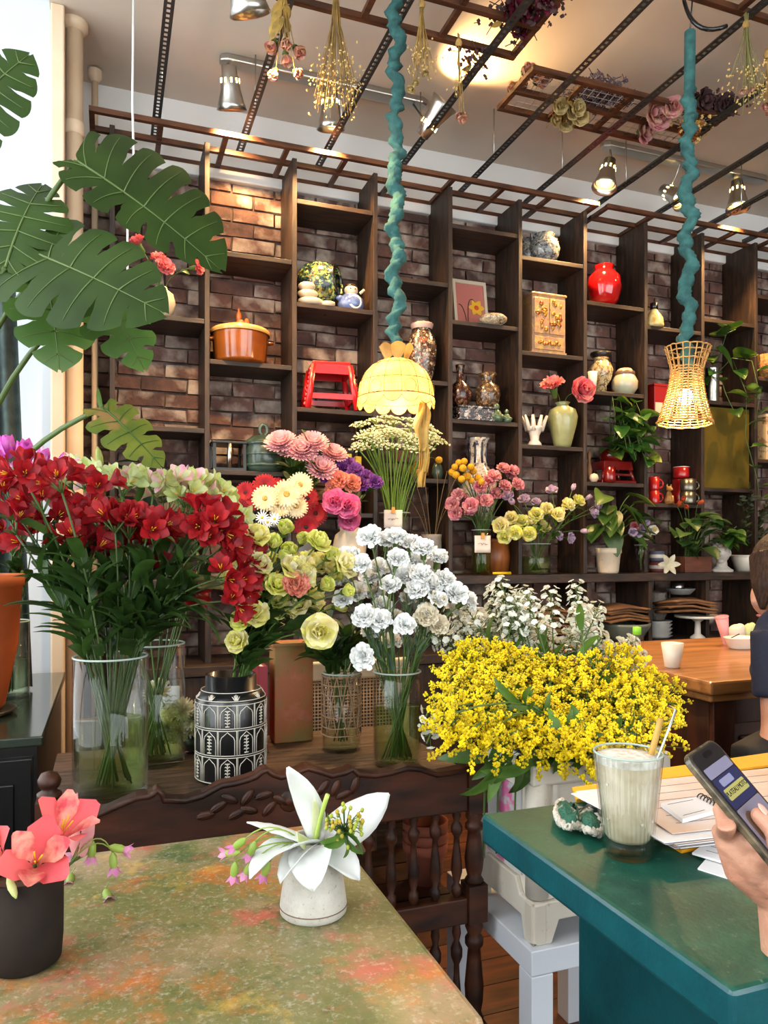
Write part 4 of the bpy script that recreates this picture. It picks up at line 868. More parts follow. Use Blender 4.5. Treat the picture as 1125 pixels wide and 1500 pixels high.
for u, s, lb in ((727, 1.25, 'taller seated jade green figurine at the shelf edge'), (742, .9, 'small jade green figurine at the right of its pair')):
    x, k = spot_at(u, 3.45); t = thing('jade_figurine', lb, 'figurine', (x, 3.45, z)); MB().lathe([(0, 0), (.026*s, 0), (.03*s, .018*s), (.018*s, .045*s), (.012*s, .05*s)], 16).build('body', JADE, t); MB().ell((0, 0, .062*s), (.014*s, .014*s, .016*s)).build('head', JADE, t); MB().ell((.016*s, -.014*s, .02*s), (.014*s, .012*s, .012*s)).ell((-.016*s, -.014*s, .02*s), (.014*s, .012*s, .012*s)).build('knees', JADE, t)
# blue white vase lower
z = SH[4][3]; BWV = patt('blue_white_glaze', srgb(206, 198, 184), [srgb(52, 56, 84), srgb(180, 160, 130)], 36)
t, W, Hh = turn('flared_vase', 'blue and white vase with wide flared neck behind the carnations', 'vase', 700, z, 56, 115, [(0, 0), (.6, 0), (.9, .2), (1, .42), (.8, .55), (.5, .66), (.42, .8), (.52, .97), (.62, 1), (.5, 1), (.34, .8), (0, .5)], BWV, 3.54)
for j in range(8): MB().tube([(W*(.5)*math.cos(TAU*j/8), W*.5*math.sin(TAU*j/8), Hh*.68), (W*.44*math.cos(TAU*j/8), W*.44*math.sin(TAU*j/8), Hh*.8), (W*.52*math.cos(TAU*j/8), W*.52*math.sin(TAU*j/8), Hh*.94)], .006, 6).build('neck_stripe', mat('navy_stripe', srgb(34, 36, 56), .3), t)
# blue grey jar, tin cabinet
z = SH[5][0]; BGJ = patt('blue_grey_speckle', srgb(120, 122, 120), [srgb(60, 68, 84), srgb(176, 172, 160), srgb(44, 46, 52)], 46)
t, W, Hh = turn('speckled_jar', 'round blue grey speckled jar on the highest shelf', 'jar', 797, z, 46, 42, [(0, 0), (.6, 0), (.9, .25), (1, .5), (.88, .75), (.62, .88), (.7, 1), (.58, 1), (.5, .88), (0, .3)], BGJ, 3.5)
for s in (-1, 1): MB().tube([(s*W*.62, 0, Hh*.9), (s*W*.95, 0, Hh*.95), (s*W*.85, 0, Hh*.75)], .008, 8).build('lug', BGJ, t)
turn('speckled_jug', 'smaller speckled jug half hidden left of the blue grey jar', 'jug', 773, z, 28, 40, [(0, 0), (.7, 0), (1, .4), (.8, .8), (.6, 1), (.5, 1), (0, .4)], BGJ, 3.56)
z = SH[5][1]; x, k = spot_at(799, 3.5); TIN = layered('gilded_tin', srgb(168, 130, 96), [(srgb(196, 160, 88), 24, .5, .6, .9), (srgb(120, 66, 52), 50, .58, .66, .8), (srgb(90, 70, 50), 80, .6, .7, .6)], .4, .2, .3)
t = thing('gilded_cabinet', 'small gilded two door tin cabinet with embossed gold flowers', 'cabinet', (x, 3.53, z), .0)
MB().box((0, .0, .165), (.205, .13, .31)).build('carcass', TIN, t, bevel=.003); MB().box((0, 0, .322), (.218, .14, .014)).build('top', TIN, t, bevel=.004); MB().box((0, 0, .008), (.214, .138, .016)).build('plinth', TIN, t)
EMB = mat('embossed_gold', srgb(206, 160, 54), .3, .7, c2=srgb(150, 60, 44), scale=40)
for s in (-1, 1):
    d = MB().box((s*.048, -.067, .205), (.09, .006, .19)).build('door', TIN, t, bevel=.002); r_ = random.Random(s+5)
    for j in range(16): q = MB().ell((0, 0, 0), (.012, .005, .012), 8, 6); q.build('gold_boss', EMB, d, (s*.048+r_.uniform(-.034, .034), -.0705, .2+r_.gauss(0, .035)), scale=r_.uniform(.5, 1.2))
d = MB().box((0, -.067, .06), (.185, .006, .07)).build('drawer', TIN, t, bevel=.002)
for j in range(9): MB().ell((0, 0, 0), (.012, .004, .008), 8, 6).build('gold_boss', EMB, d, (-.06+j*.015, -.0705, .06+.008*math.sin(j*2)))
# hand vase, celadon vase with peonies
z = SH[5][2]; x, k = spot_at(783, 3.47); PORC = mat('white_porcelain', srgb(226, 216, 200), .35, coat=.2)
t = thing('hand_vase', 'white porcelain vase shaped like spread fingers', 'vase', (x, 3.47, z))
MB().lathe([(0, 0), (.038, 0), (.036, .012), (.022, .03), (.026, .055), (.04, .085), (.05, .10), (.04, .10), (0, .05)], 20).build('palm_cup', PORC, t)
for j in range(9): a = TAU*j/9; MB().tube([(.04*math.cos(a), .03*math.sin(a), .08), (.055*math.cos(a), .04*math.sin(a), .12), (.074*math.cos(a), .05*math.sin(a), .158)], [.013, .011, .007], 8).build('finger', PORC, t)
CELA = mat('celadon', srgb(158, 160, 110), .3, c2=srgb(136, 138, 90), scale=10, coat=.4, bump=.3, bscale=25)
t, W, Hh = turn('celadon_vase', 'shouldered celadon green vase holding pink peonies', 'vase', 824, z, 44, 66, [(0, 0), (.5, 0), (.58, .06), (.92, .5), (1, .68), (.85, .84), (.4, .92), (.38, .96), (.5, 1), (.42, 1), (.3, .92), (0, .4)], CELA, 3.48)
PEO = pmat('peony_hot_pink', srgb(222, 84, 110), srgb(236, 130, 140)); PEOL = pmat('peony_blush', srgb(240, 168, 160), srgb(238, 140, 140)); ORP = pmat('orange_core', srgb(236, 130, 70))
bunch('pink_peony', 'open hot pink peony in the celadon vase', 'flower', None, (t.location.x, 3.48), z+.02, z+Hh, W*.4, W*.25, [PY(849, 574, 3.4)], [m_rose(PEO, PEOL, .07, 2, ruf=.08)], bscale=1.05, face=(TOCAM, .7))
bunch('blush_carnation', 'flat blush pink bloom in the celadon vase', 'flower', None, (t.location.x, 3.48), z+.02, z+Hh, W*.4, W*.25, [PY(810, 570, 3.42)], [m_carn(PEOL, PKC, .07, 2)], face=((0, 0, 1), .6))
# red round vase
z = SH[6][0]
turn('red_vase', 'glossy bright red round vase with short neck', 'vase', 885, z, 50, 60, [(0, 0), (.5, 0), (.8, .15), (1, .45), (.92, .72), (.6, .87), (.5, .9), (.58, 1), (.5, 1), (.42, .9), (0, .3)], mat('red_glaze', srgb(186, 18, 20), .08, coat=.8), 3.5)
# painted jar, celadon jar
z = SH[6][1]; PJ = patt('painted_jar_glaze', srgb(196, 176, 130), [srgb(96, 70, 44), srgb(60, 54, 44), srgb(150, 120, 70)], 40)
turn('painted_jar', 'cream and brown painted vase with dark rim', 'vase', 880, z, 36, 60, [(0, 0), (.5, 0), (.45, .2), (.8, .35), (1, .6), (.75, .78), (.5, .84), (.85, .97), (.8, 1), (.4, .85), (0, .5)], PJ, 3.52, [('dark_rim', [(.52, .85), (.88, .975), (.84, 1.02), (.4, .87)], mat('dark_rim_glaze', srgb(36, 30, 26), .3))])
turn('celadon_jar', 'squat pale celadon lidded jar beside the painted vase', 'jar', 915, z, 38, 40, [(0, 0), (.6, 0), (.95, .25), (1, .5), (.8, .7), (.7, .75), (.72, .85), (.5, .98), (0, 1)], mat('pale_celadon', srgb(168, 180, 156), .3, c2=srgb(196, 176, 150), scale=12, coat=.4), 3.5, [('lid_band', [(.74, .72), (.78, .78), (.76, .86), (.7, .88)], mat('brown_band', srgb(110, 84, 66), .4))])
turn('white_cup', 'small white cup left of the painted vase', 'cup', 868, z, 14, 28, [(0, 0), (.7, 0), (1, 1), (.9, 1), (.6, .1), (0, .1)], PORC, 3.45)
# ---- pothos plants
POTH = mat('pothos_leaf', srgb(52, 92, 34), .35, c2=srgb(140, 160, 60), scale=9, lo=.55, hi=.7, rnd=.35, trans=.2, coat=.2)
def heart(L_, W, m, name='leaf'):
    mb = MB()
    def fn(u, v):
        t = u; s = v*2-1; w = W*.5*(math.sin(PI*min(1, t**.62))**.8) if 0 < t < 1 else 0
        x = t*L_-.12*L_*abs(s)*(1-t)**3*1.2; y = s*w; return (x, y, -.25*L_*t*t+.35*abs(s)*w)
    mb.grid(fn, 8, 4); return mb.mesh(name, m)
HP = heart(.095, .078, POTH)
def trail(par, p0, pts, lm, n, sz=1, rng=R, stem=STEMG, kind='leaf'):
    """vine through pts (relative to par) with heart leaves"""
    MB().tube(pts, .0022, 5).build('vine', stem, par)
    for i in range(n):
        q = (i+.5)/n*(len(pts)-1); a = int(q); p = Vector(pts[a]).lerp(Vector(pts[min(a+1, len(pts)-1)]), q-a)
        d = Vector((rng.uniform(-.8, .8), rng.uniform(-1, -.2), rng.uniform(-.5, .35))).normalized(); e = p+d*.03
        MB().tube([p, e], .0013, 4).build('petiole', stem, par); put(kind, lm, par, e, Vector(d).to_track_quat('X', 'Z') @ Quaternion((1, 0, 0), rng.uniform(-.5, .5)), scale=sz*rng.uniform(.75, 1.2))
z = SH[6][1]
x, k = spot_at(905, 3.47); REDB = mat('red_lacquer', srgb(120, 20, 18), .2, c2=srgb(90, 12, 12), scale=8, coat=.5)
zs = SH[6][2]; t = thing('red_planter', 'dark red lacquer stand holding a trailing pothos', 'planter', (x, 3.53, zs))
MB().box((0, 0, .1), (.2, .14, .05), taper=.92).build('tray', REDB, t, bevel=.004); MB().box((0, 0, .008), (.23, .15, .016)).build('base', REDB, t, bevel=.003)
for a in (-1, 1):
    for b in (-1, 1): MB().tube([(a*.105, b*.065, .01), (a*.085, b*.055, .08)], .011, 6).build('leg', REDB, t)
MB().box((0, -.066, .048), (.16, .008, .012)).build('front_rail', REDB, t); MB().lathe([(0, .12), (.06, .12), (.075, .19), (.068, .19), (0, .16)], 20).build('pot', REDB, t)
pt_ = thing('pothos', 'variegated pothos trailing from the red stand under the celadon jar', 'plant', (x, 3.53, zs+.15))
for i in range(14):
    a = R.uniform(-1, 1); hgt = R.uniform(.08, .36); trail(pt_, 0, [(0, 0, 0), (a*.06, -.04, hgt*.6), (a*.12+.02, -.09, hgt), (a*.15+.03, -.13, hgt-R.uniform(.08, .2))], HP, 4, 1.0)
turn('red_mug', 'dark red glazed cup at the left foot of the red stand', 'mug', 893, zs, 18, 22, [(0, 0), (.8, 0), (1, .2), (.95, 1), (.85, 1), (.85, .2), (0, .1)], REDB, 3.44)
turn('white_egg', 'small cream egg shaped ornament on the shelf edge', 'ornament', 870, zs, 14, 13, [(0, 0), (.6, .02), (1, .45), (.7, .85), (0, 1)], CREAMC, 3.44)
turn('wooden_figure', 'slender brown wooden figure beside the red stand', 'figurine', 863, zs, 10, 48, [(0, 0), (1, 0), (.8, .1), (.9, .4), (.5, .6), (.3, .68), (.6, .78), (.6, .9), (0, 1)], mat('brown_turned_wood', srgb(126, 84, 50), .5), 3.5)
# perfume bottle, red box, mugs
z = SH[7][0]; BOT = layered('floral_bottle', srgb(206, 190, 130), [(srgb(196, 150, 60), 40, .52, .6, .9), (srgb(70, 80, 60), 60, .6, .66, .8)], .3, .4)
turn('perfume_bottle', 'flower painted bottle with black stopper', 'bottle', 958, z, 28, 26, [(0, 0), (.95, 0), (1, .1), (.9, .5), (.5, .85), (.3, 1)], BOT, 3.46, [('stopper', [(.32, 1), (.4, 1.02), (.4, 1.35), (0, 1.38)], BLACK)])
z = SH[7][1]; x, k = spot_at(962, 3.5); t = thing('red_tin', 'red tin standing behind the rattan lamp shade', 'tin', (x, 3.5, z)); MB().box((0, 0, .08), (.1, .08, .16)).build('tin_body', mat('dark_red_tin', srgb(150, 24, 24), .35), t, bevel=.004); MB().box((0, 0, .166), (.104, .084, .012)).build('lid', MATS['dark_red_tin'], t); MB().box((-.02, -.0415, .035), (.05, .003, .06)).build('paper_label', CREAMC, t)
z = SH[7][2]; REDM = mat('red_enamel', srgb(176, 28, 26), .25, coat=.4); SIL = mat('silver_cup', srgb(120, 116, 104), .3, .9)
def mug(lb, u, zz, m, w_=.042, h_=.075, Y=3.5, rim=None):
    x, k = spot_at(u, Y); t = thing('mug', lb, 'mug', (x, Y, zz)); MB().lathe([(0, 0), (w_*.92, 0), (w_, .01), (w_, h_), (w_*.93, h_), (w_*.9, .01), (0, .008)], 24).build('cup', m, t)
    MB().tube([(w_*.95+.026*math.sin(a), -.01, h_*.5+h_*.32*math.cos(a)) for a in [PI*i/8 for i in range(9)]], .0055, 8).build('handle', m, t)
    MB().lathe([(w_*1.01, h_*.96), (w_*1.01, h_*1.01), (w_*.92, h_*1.01)], 24).build('rim', rim or m, t)
mug('red enamel mug at the left of the cup shelf, lower one', 958, z, REDM, .03); mug('red enamel mug stacked at the left of the cup shelf, upper one', 958, z+.078, REDM, .03)
mug('silver mug at the bottom right of the cup stack', 1008, z, SIL, .044, .07, 3.46); mug('silver mug stacked under the white lined red mug', 1008, z+.073, SIL, .044, .07, 3.46)
mug('red mug with white lining on the top of the stack', 998, z+.16, REDM, .046, .065, 3.55, PORC); mug('red mug behind the silver mugs', 996, z, REDM, .046, .155, 3.58)
DOG = mat('tan_glaze', srgb(178, 130, 62), .35, c2=srgb(110, 74, 36), scale=20); x, k = spot_at(980, 3.45)
t = thing('dog_figurine', 'tan seated dog figurine between the mugs', 'figurine', (x, 3.45, z)); MB().lathe([(0, 0), (.022, 0), (.024, .02), (.014, .06), (.01, .07)], 16).build('body', DOG, t); MB().ell((0, -.004, .085), (.016, .018, .016)).ell((0, -.02, .08), (.008, .01, .007)).build('head', DOG, t)
for s in (-1, 1): MB().ell((s*.013, 0, .1), (.005, .004, .011)).build('ear', DOG, t); MB().tube([(s*.01, -.016, .045), (s*.011, -.022, .0)], .006, 8).build('front_leg', DOG, t)
# silver can plant and olive panel, column 8
z = SH[8][1]; turn('silver_can', 'silver can planter at the right beside the rattan lamp', 'planter', 1043, z, 20, 50, [(0, 0), (.95, 0), (1, .02), (1, .98), (1.05, 1), (.92, 1), (.92, .5), (0, .5)], METAL, 3.49)
x, k = spot_at(1043, 3.49); pt_ = thing('pothos', 'long trailing pothos in the silver can at the right', 'plant', (x, 3.49, z+.14))
for pts, n, s in (([(0, 0, 0), (.02, -.03, .12), (.06, -.05, .26), (.1, -.08, .28)], 4, 1.5), ([(0, 0, 0), (-.02, -.03, .15), (-.03, -.06, .2)], 2, 1.5), ([(0, 0, 0), (.1, -.05, .12), (.2, -.1, .1), (.24, -.12, -.1), (.2, -.12, -.3)], 6, 1.3), ([(.1, -.06, .1), (.14, -.12, -.1), (.12, -.13, -.35), (.2, -.14, -.6), (.22, -.14, -.75)], 8, 1.0), ([(.03, -.04, .0), (.0, -.1, -.1), (.06, -.13, -.25)], 3, 1.1)): trail(pt_, 0, pts, HP, n, s)
z = SH[8][2]; x0_ = XU[8]+.02
t = thing('olive_panel', 'flat olive gold metal panel standing in a right hand pigeonhole', 'panel', (x0_, 3.46, z)); MB().span((0, 0, 0), (.355, .012, .475)).build('sheet', mat('olive_brass', srgb(112, 92, 22), .4, .3, c2=srgb(82, 68, 16), scale=5), t, bevel=.002); MB().span((-.008, -.004, 0), (0, .016, .475)).build('pale_edge', CREAMC, t)
z = SH[9][1]; turn('wicker_basket', 'small round wicker basket at the right edge of the shelves', 'basket', 1120, z-.0, 26, 34, [(0, 0), (.8, 0), (1, .5), (.9, 1), (.8, 1), (0, .2)], mat('wicker', srgb(170, 120, 60), .7, c2=srgb(110, 74, 34), scale=70, bump=1, bscale=70), 3.46)
z = SH[9][2]; x, k = spot_at(1122, 3.5); t = thing('picture_box', 'cream box with painted scene at the right edge', 'box', (x+.03, 3.5, z)); MB().box((0, 0, .13), (.16, .1, .26)).build('carton', patt('scene_print', srgb(206, 180, 140), [srgb(150, 110, 80), srgb(120, 130, 110)], 12, .6, 0), t, bevel=.003); MB().box((0, 0, .268), (.165, .105, .016)).build('lid', CREAMC, t)
# extra rows seen only a little: column 3 lower and column 0
z = SH[3][2]; x, k = spot_at(620, 3.52); turn('small_green_jar', 'small green jar holding two yellow craspedia at mid shelf', 'jar', 641, z, 18, 24, [(0, 0), (.7, 0), (1, .4), (.8, .8), (.5, 1), (.4, 1), (0, .3)], GRG, 3.47)
CRAM = mat('craspedia_yellow', srgb(222, 168, 22), .8, c2=srgb(196, 140, 12), scale=200, bump=.8, bscale=300)
CRA = MB().ell((0, 0, 0), .0165, 14, 10).mesh('bloom', CRAM)
bunch('craspedia', 'single yellow craspedia ball in the small green jar', 'flower', 'craspedia in the green jar', (spot_at(641, 3.47)[0], 3.47), z+.01, z+.08, .008, .008, [PY(643, 674, 3.44), PY(612, 682, 3.42)], CRA, stem_r=.0015)
turn('yellow_jar', 'round yellow ornament on the middle shelf behind the scarf', 'ornament', 610, z, 22, 24, [(0, 0), (.6, 0), (1, .4), (.7, .8), (.3, 1), (0, 1)], mat('ochre_glaze', srgb(186, 130, 40), .3), 3.5)
# ================================================================ VASES AND BOUQUETS ON THE PLANK TABLE
def gvase(name, label, x, y, z, r, h, water=.5, wm=None, prof=None, cat='vase'):
    t = thing(name, label, cat, (x, y, z))
    pr = prof or [(0, 0), (.94, 0), (1, .02), (1, 1), (.955, 1), (.955, .05), (0, .05)]
    MB().lathe([(a*r, b*h) for a, b in pr], 36).build('glass_wall', GLASS, t)
    MB().tube([(r*.978*math.cos(TAU*i/36), r*.978*math.sin(TAU*i/36), h) for i in range(36)], .0022, 6, closed=True).build('rim', mat('glass_rim', srgb(206, 222, 214), .1, trans=.4), t)
    if water: MB().lathe([(0, .056*h), (r*.94, .056*h), (r*.94, water*h), (0, water*h)], 32).build('water', wm or WATER, t)
    return t
def px(lst, Y0, jit): return [PY(u, v, Y0+R.uniform(-jit, jit)) for u, v in lst]
VA, VB, VJ, VW, VC = (.003, 1.71), (.105, 1.92), (.262, 1.735), (.568, 1.875), (.656, 1.70)
gvase('glass_cylinder_vase', 'tall wide clear glass cylinder holding the red alstroemeria', *VA, .70, .077, .292, .53)
gvase('glass_cylinder_vase', 'clear glass cylinder tucked behind the red alstroemeria vase', *VB, .70, .072, .29, .45)
REDA = pmat('red_alstroemeria', srgb(166, 8, 24), srgb(118, 4, 16)); REDA2 = pmat('red_alstroemeria_streak', srgb(192, 28, 34), srgb(140, 8, 22), scale=70)
AL = [m_alstro(REDA, REDA2, 5, 21), m_alstro(REDA, REDA2, 4, 22), m_alstro(REDA, REDA2, 6, 23)]
REDH = [(u, v+28 if 150 < u < 318 and v < 772 else v) for u, v in [(18, 775), (60, 742), (35, 700), (88, 712), (142, 718), (78, 765), (108, 795), (150, 772), (168, 742), (202, 805), (228, 790), (240, 745), (262, 760), (246, 852), (268, 872), (218, 752), (302, 792), (330, 800), (346, 850), (325, 846), (312, 772), (132, 815), (165, 820), (188, 778), (122, 750), (48, 795), (292, 742), (10, 735), (352, 815), (338, 880), (180, 800)]]
bunch('red_alstroemeria', 'deep red alstroemeria stem in the tall wide glass cylinder', 'flower', 'red alstroemeria stems', VA, .72, .985, .055, .062,
      px(REDH, 1.66, .09), AL, leaves=LEAF_A, nl=9, lq=(0, .72), bscale=1.0, lscale=1.35, stem_m=mat('stem_dark_green', srgb(58, 78, 34), .55, rnd=.2))
LIMA = pmat('lime_white_petal', srgb(216, 222, 180), srgb(180, 200, 110)); BLW = pmat('blush_white_petal', srgb(236, 214, 216), srgb(226, 160, 180)); BUDG = pmat('bud_green', srgb(170, 186, 96), srgb(206, 210, 150))
ALW = [m_alstro(LIMA, BUDG, 5, 31), m_alstro(BLW, LIMA, 5, 32), m_alstro(LIMA, LIMA, 4, 33)]
def m_bud(L_, seed): mb = MB(); mb.lathe([(.002, 0), (L_*.14, L_*.2), (L_*.17, L_*.5), (L_*.12, L_*.8), (.001, L_)], 8); return mb.mesh('bloom', [BUDG])
BUDS = [m_bud(.05, 1), m_bud(.04, 2)]
bunch('pale_alstroemeria', 'pale lime and blush alstroemeria stem behind the red ones', 'flower', 'pale alstroemeria stems', VB, .72, .985, .05, .058, px([(120, 708), (150, 716), (205, 712), (238, 728), (255, 712), (285, 722), (318, 732), (334, 758), (100, 708), (270, 735), (180, 718), (305, 745), (225, 716), (296, 716)], 1.95, .06), ALW, leaves=LEAF_B, nl=4, lq=(.3, .9))
bunch('lily_bud', 'green lily bud stem poking above the red alstroemeria', 'flower', 'lily bud stems', VB, .72, .985, .05, .058, px([(112, 692), (148, 686), (175, 708), (182, 716), (205, 706), (250, 716)], 2.0, .05), BUDS, leaves=LEAF_B, nl=5, lq=(.3, .95))
# magenta flowers in a vase on the black cabinet
gvase('glass_vase', 'clear glass vase on the black cabinet by the bay window', -.30, 2.62, .755, .065, .24, .5, WATERC)
MGT = pmat('magenta_petal', srgb(206, 70, 186), srgb(226, 130, 206)); MGW = pmat('white_pink_petal', srgb(240, 214, 232), srgb(222, 140, 200)); TU = [m_tulip(MGT, MGT, .075, 1), m_tulip(MGT, MGW, .07, 2)]
bunch('magenta_tulip', 'magenta tulip standing behind the red alstroemeria at the left', 'flower', 'magenta tulips', (-.30, 2.62), .77, .99, .045, .05, px([(12, 672), (36, 680), (62, 700), (84, 694), (-8, 690), (20, 705), (58, 684), (45, 712)], 2.45, .08), TU, leaves=LEAF_W, nl=3)
# black and white jar
BONE = mat('bone_inlay', srgb(206, 200, 188), .5); BLKJ = mat('black_jar', srgb(16, 16, 18), .3, coat=.3)
jr = thing('black_jar', 'black jar with white arch and leaf inlay holding the yellow lisianthus', 'jar', (*VJ, .70)); JR, JH = .080, .236
MB().lathe([(0, 0), (JR*.96, 0), (JR, .004), (JR, JH*.76), (JR*.96, JH*.79), (JR*.82, JH*.86), (JR*.72, JH*.86), (JR*.72, JH), (JR*.64, JH), (JR*.64, JH*.1), (0, JH*.1)], 40).build('body', BLKJ, jr)
def ring(z, r, rr=.0011): return MB().tube([(r*math.cos(TAU*i/40), r*math.sin(TAU*i/40), z) for i in range(40)], rr, 4, closed=True)
for z, r in ((.008, JR), (JH*.27, JR), (JH*.29, JR), (JH*.52, JR), (JH*.54, JR), (JH*.755, JR), (JH*.79, JR*.965), (JH*.86, JR*.83)): ring(z, r+.0004).build('inlay_ring', BONE, jr)
na = 12
for row, (z0, z1) in enumerate(((.010, JH*.27), (JH*.29, JH*.52), (JH*.54, JH*.755))):
    for j in range(na):
        a0 = TAU*j/na; m = MB(); rj = JR+.0006
        def cp(s, z, a0=a0): a = a0+s*TAU/na; return (rj*math.cos(a), rj*math.sin(a), z)
        hh_ = z1-z0
        m.tube([cp(.0, z0), cp(.0, z1)], .0009, 4); m.tube([cp(.06, z0), cp(.06, z1)], .0007, 4)
        m.tube([cp(.16, z0), cp(.16, z0+hh_*.6), cp(.22, z0+hh_*.74), cp(.34, z0+hh_*.82), cp(.53, z0+hh_*.95), cp(.72, z0+hh_*.82), cp(.84, z0+hh_*.74), cp(.9, z0+hh_*.6), cp(.9, z0)], .0010, 4)
        if (j+row) % 2 == 0:
            m.tube([cp(.53, z0+hh_*.12), cp(.53, z0+hh_*.8)], .0011, 4)
            for k in range(5):
                zz = z0+hh_*(.2+.13*k)
                for s in (-1, 1): m.tube([cp(.53, zz), cp(.53+s*.09, zz+hh_*.06), cp(.53+s*.15, zz+hh_*.03)], [.0011, .0016, .0005], 4)
            m.tube([cp(.42, z0+hh_*.1), cp(.64, z0+hh_*.1)], .0016, 4)
        m.build('inlay_motif', BONE, jr)
for j in range(8):
    a = TAU*j/8
    for s in (-.12, -.05, 0, .05, .12): MB().tube([((JR*.955)*math.cos(a+s*.3), (JR*.955)*math.sin(a+s*.3), JH*.797), ((JR*.865)*math.cos(a+s), (JR*.865)*math.sin(a+s), JH*(.845-abs(s)*.15))], [.0012, .0018], 4).build('shoulder_petal', BONE, jr)
LIS = pmat('lisianthus_yellow', srgb(242, 236, 160), srgb(230, 228, 120)); LIS2 = pmat('lisianthus_cream', srgb(242, 236, 204), srgb(232, 222, 160)); LISG = pmat('lisianthus_lime', srgb(206, 216, 92), srgb(226, 230, 130)); COR = pmat('coral_petal', srgb(226, 150, 126), srgb(206, 120, 100))
LB = [m_rose(LIS, LIS2, .036, 41, ruf=.09), m_rose(LIS2, LIS, .038, 42, ruf=.09), m_rose(LISG, LIS, .028, 43, ((3, .5, .05, .1), (4, .7, .1, .3), (5, .9, .2, .6)), .06), m_rose(LIS, LISG, .034, 44, ruf=.09)]
bunch('yellow_lisianthus', 'yellow green ruffled lisianthus in the black inlaid jar', 'flower', 'yellow lisianthus', VJ, .73, .93, .04, .045,
      px([(375, 792), (400, 802), (366, 832), (395, 828), (420, 815), (440, 797), (462, 800), (376, 872), (405, 862), (455, 832), (480, 818), (470, 862), (490, 890), (486, 846), (450, 880), (362, 866), (415, 782), (502, 868), (500, 832), (373, 905), (404, 890), (435, 850), (352, 800), (425, 838), (388, 850), (475, 835)], 1.68, .07), LB, leaves=LEAF_W, nl=6, lq=(0, .7), lscale=1.0, face=(TOCAM, .35), extra=1)
bunch('cream_lisianthus', 'large cream lisianthus drooping below the yellow bunch', 'flower', None, VJ, .73, .93, .04, .05, [PY(467, 925, 1.60)], LB[1], leaves=LEAF_W, nl=2, bscale=1.1, face=(TOCAM, .8))
bunch('coral_carnation', 'single coral carnation among the yellow lisianthus', 'flower', None, VJ, .73, .93, .04, .05, [PY(432, 858, 1.61)], m_carn(COR, COR, .034, 3), bscale=1, face=(TOCAM, .6))
# wicker wrapped glass with dark foliage
gv = gvase('wicker_wrapped_glass', 'glass wrapped in woven cane strips holding dark foliage', *VW, .70, .050, .2, .3, WATERC); WKR = mat('grey_wicker', srgb(150, 120, 92), .7, rnd=.1)
for q in (.22, .32, .46, .60, .74, .86, .97): MB().tube([(.0525*math.cos(TAU*i/28), .0525*math.sin(TAU*i/28), .2*q+.001*math.sin(i)) for i in range(28)], .0018, 4, closed=True).build('cane_hoop', WKR, gv)
for j in range(12):
    a = TAU*j/12
    for s in (-1, 1): MB().tube([(.052*math.cos(a+s*.52*q), .052*math.sin(a+s*.52*q), .044+.152*q) for q in [i/6 for i in range(7)]], .0015, 4).build('cane_strip', WKR, gv)
bunch('dark_foliage', 'dark leafy branch in the cane wrapped glass', 'foliage', 'dark branches', VW, .72, .895, .03, .035, px([(470, 935), (490, 950), (520, 940), (535, 955), (505, 925), (455, 955), (480, 905), (525, 910)], 1.87, .05), None, leaves=LEAF_W, nl=14, lq=(0, 1), lscale=.9)
# white carnations
gvase('glass_jar', 'round shouldered clear glass jar holding the white carnations', *VC, .70, .058, .225, .62, WATER, [(0, 0), (.94, 0), (1, .03), (1, .86), (.93, .91), (.93, .985), (.96, 1), (.9, 1), (.88, .92), (.95, .85), (.95, .06), (0, .05)])
WHC = pmat('white_petal', srgb(250, 250, 248), srgb(240, 242, 240), trans=.12, rnd=.03); WHC2 = pmat('ivory_petal', srgb(236, 228, 208), srgb(226, 214, 186), rnd=.04)
CW = [m_carn(WHC, WHC, .033, 51), m_carn(WHC, WHC, .033, 52), m_carn(WHC, WHC2, .031, 53)]
bunch('white_carnation', 'white carnation in the round shouldered glass jar', 'flower', 'white carnations', VC, .715, .915, .045, .048,
      px([(543, 792), (566, 796), (600, 800), (620, 808), (640, 822), (582, 822), (530, 830), (510, 822), (502, 850), (542, 850), (556, 836), (525, 872), (572, 862), (592, 850), (616, 846), (650, 852), (664, 872), (679, 882), (640, 882), (624, 900), (600, 880), (560, 890), (535, 906), (556, 912), (576, 908), (592, 918), (546, 930), (622, 926), (572, 945), (535, 962), (660, 896), (506, 880), (580, 792), (588, 842), (632, 862), (612, 868), (548, 872), (604, 826)], 1.68, .08), CW, leaves=LEAF_T, nl=5, lq=(0, .95), face=(TOCAM, .45), lscale=1.1, stem_r=.0018)
bunch('ivory_carnation', 'ivory carnation low in the white carnation bunch', 'flower', 'ivory carnations', VC, .715, .915, .045, .048, px([(624, 905), (640, 918)], 1.62, .01), [m_carn(WHC2, WHC2, .031, 54)], leaves=LEAF_T, nl=2, face=(TOCAM, .5))
# cream chrysanthemums low behind the glass vase
CRM = pmat('cream_mum_petal', srgb(232, 226, 188), srgb(214, 206, 150)); x_, y_ = .20, 2.0
vz = thing('tin_cup', 'small dark tin cup of cream chrysanthemums behind the black jar', 'cup', (.215, 1.99, .70)); MB().lathe([(0, 0), (.035, 0), (.04, .05), (.036, .05), (.03, .005), (0, .005)], 18).build('cup_wall', DKM, vz); MB().lathe([(.04, .048), (.042, .051), (.037, .053)], 18).build('rim', METAL, vz)
bunch('cream_chrysanthemum', 'cream chrysanthemum low behind the black inlaid jar', 'flower', 'cream chrysanthemums', (.215, 1.99), .71, .74, .02, .025, px([(252, 1050), (268, 1040), (276, 1062), (246, 1068), (262, 1072), (284, 1052), (232, 1015)], 1.95, .02), [m_mum(CRM, WHC, .034, 1)], leaves=LEAF_C, nl=1, face=(TOCAM, .5))
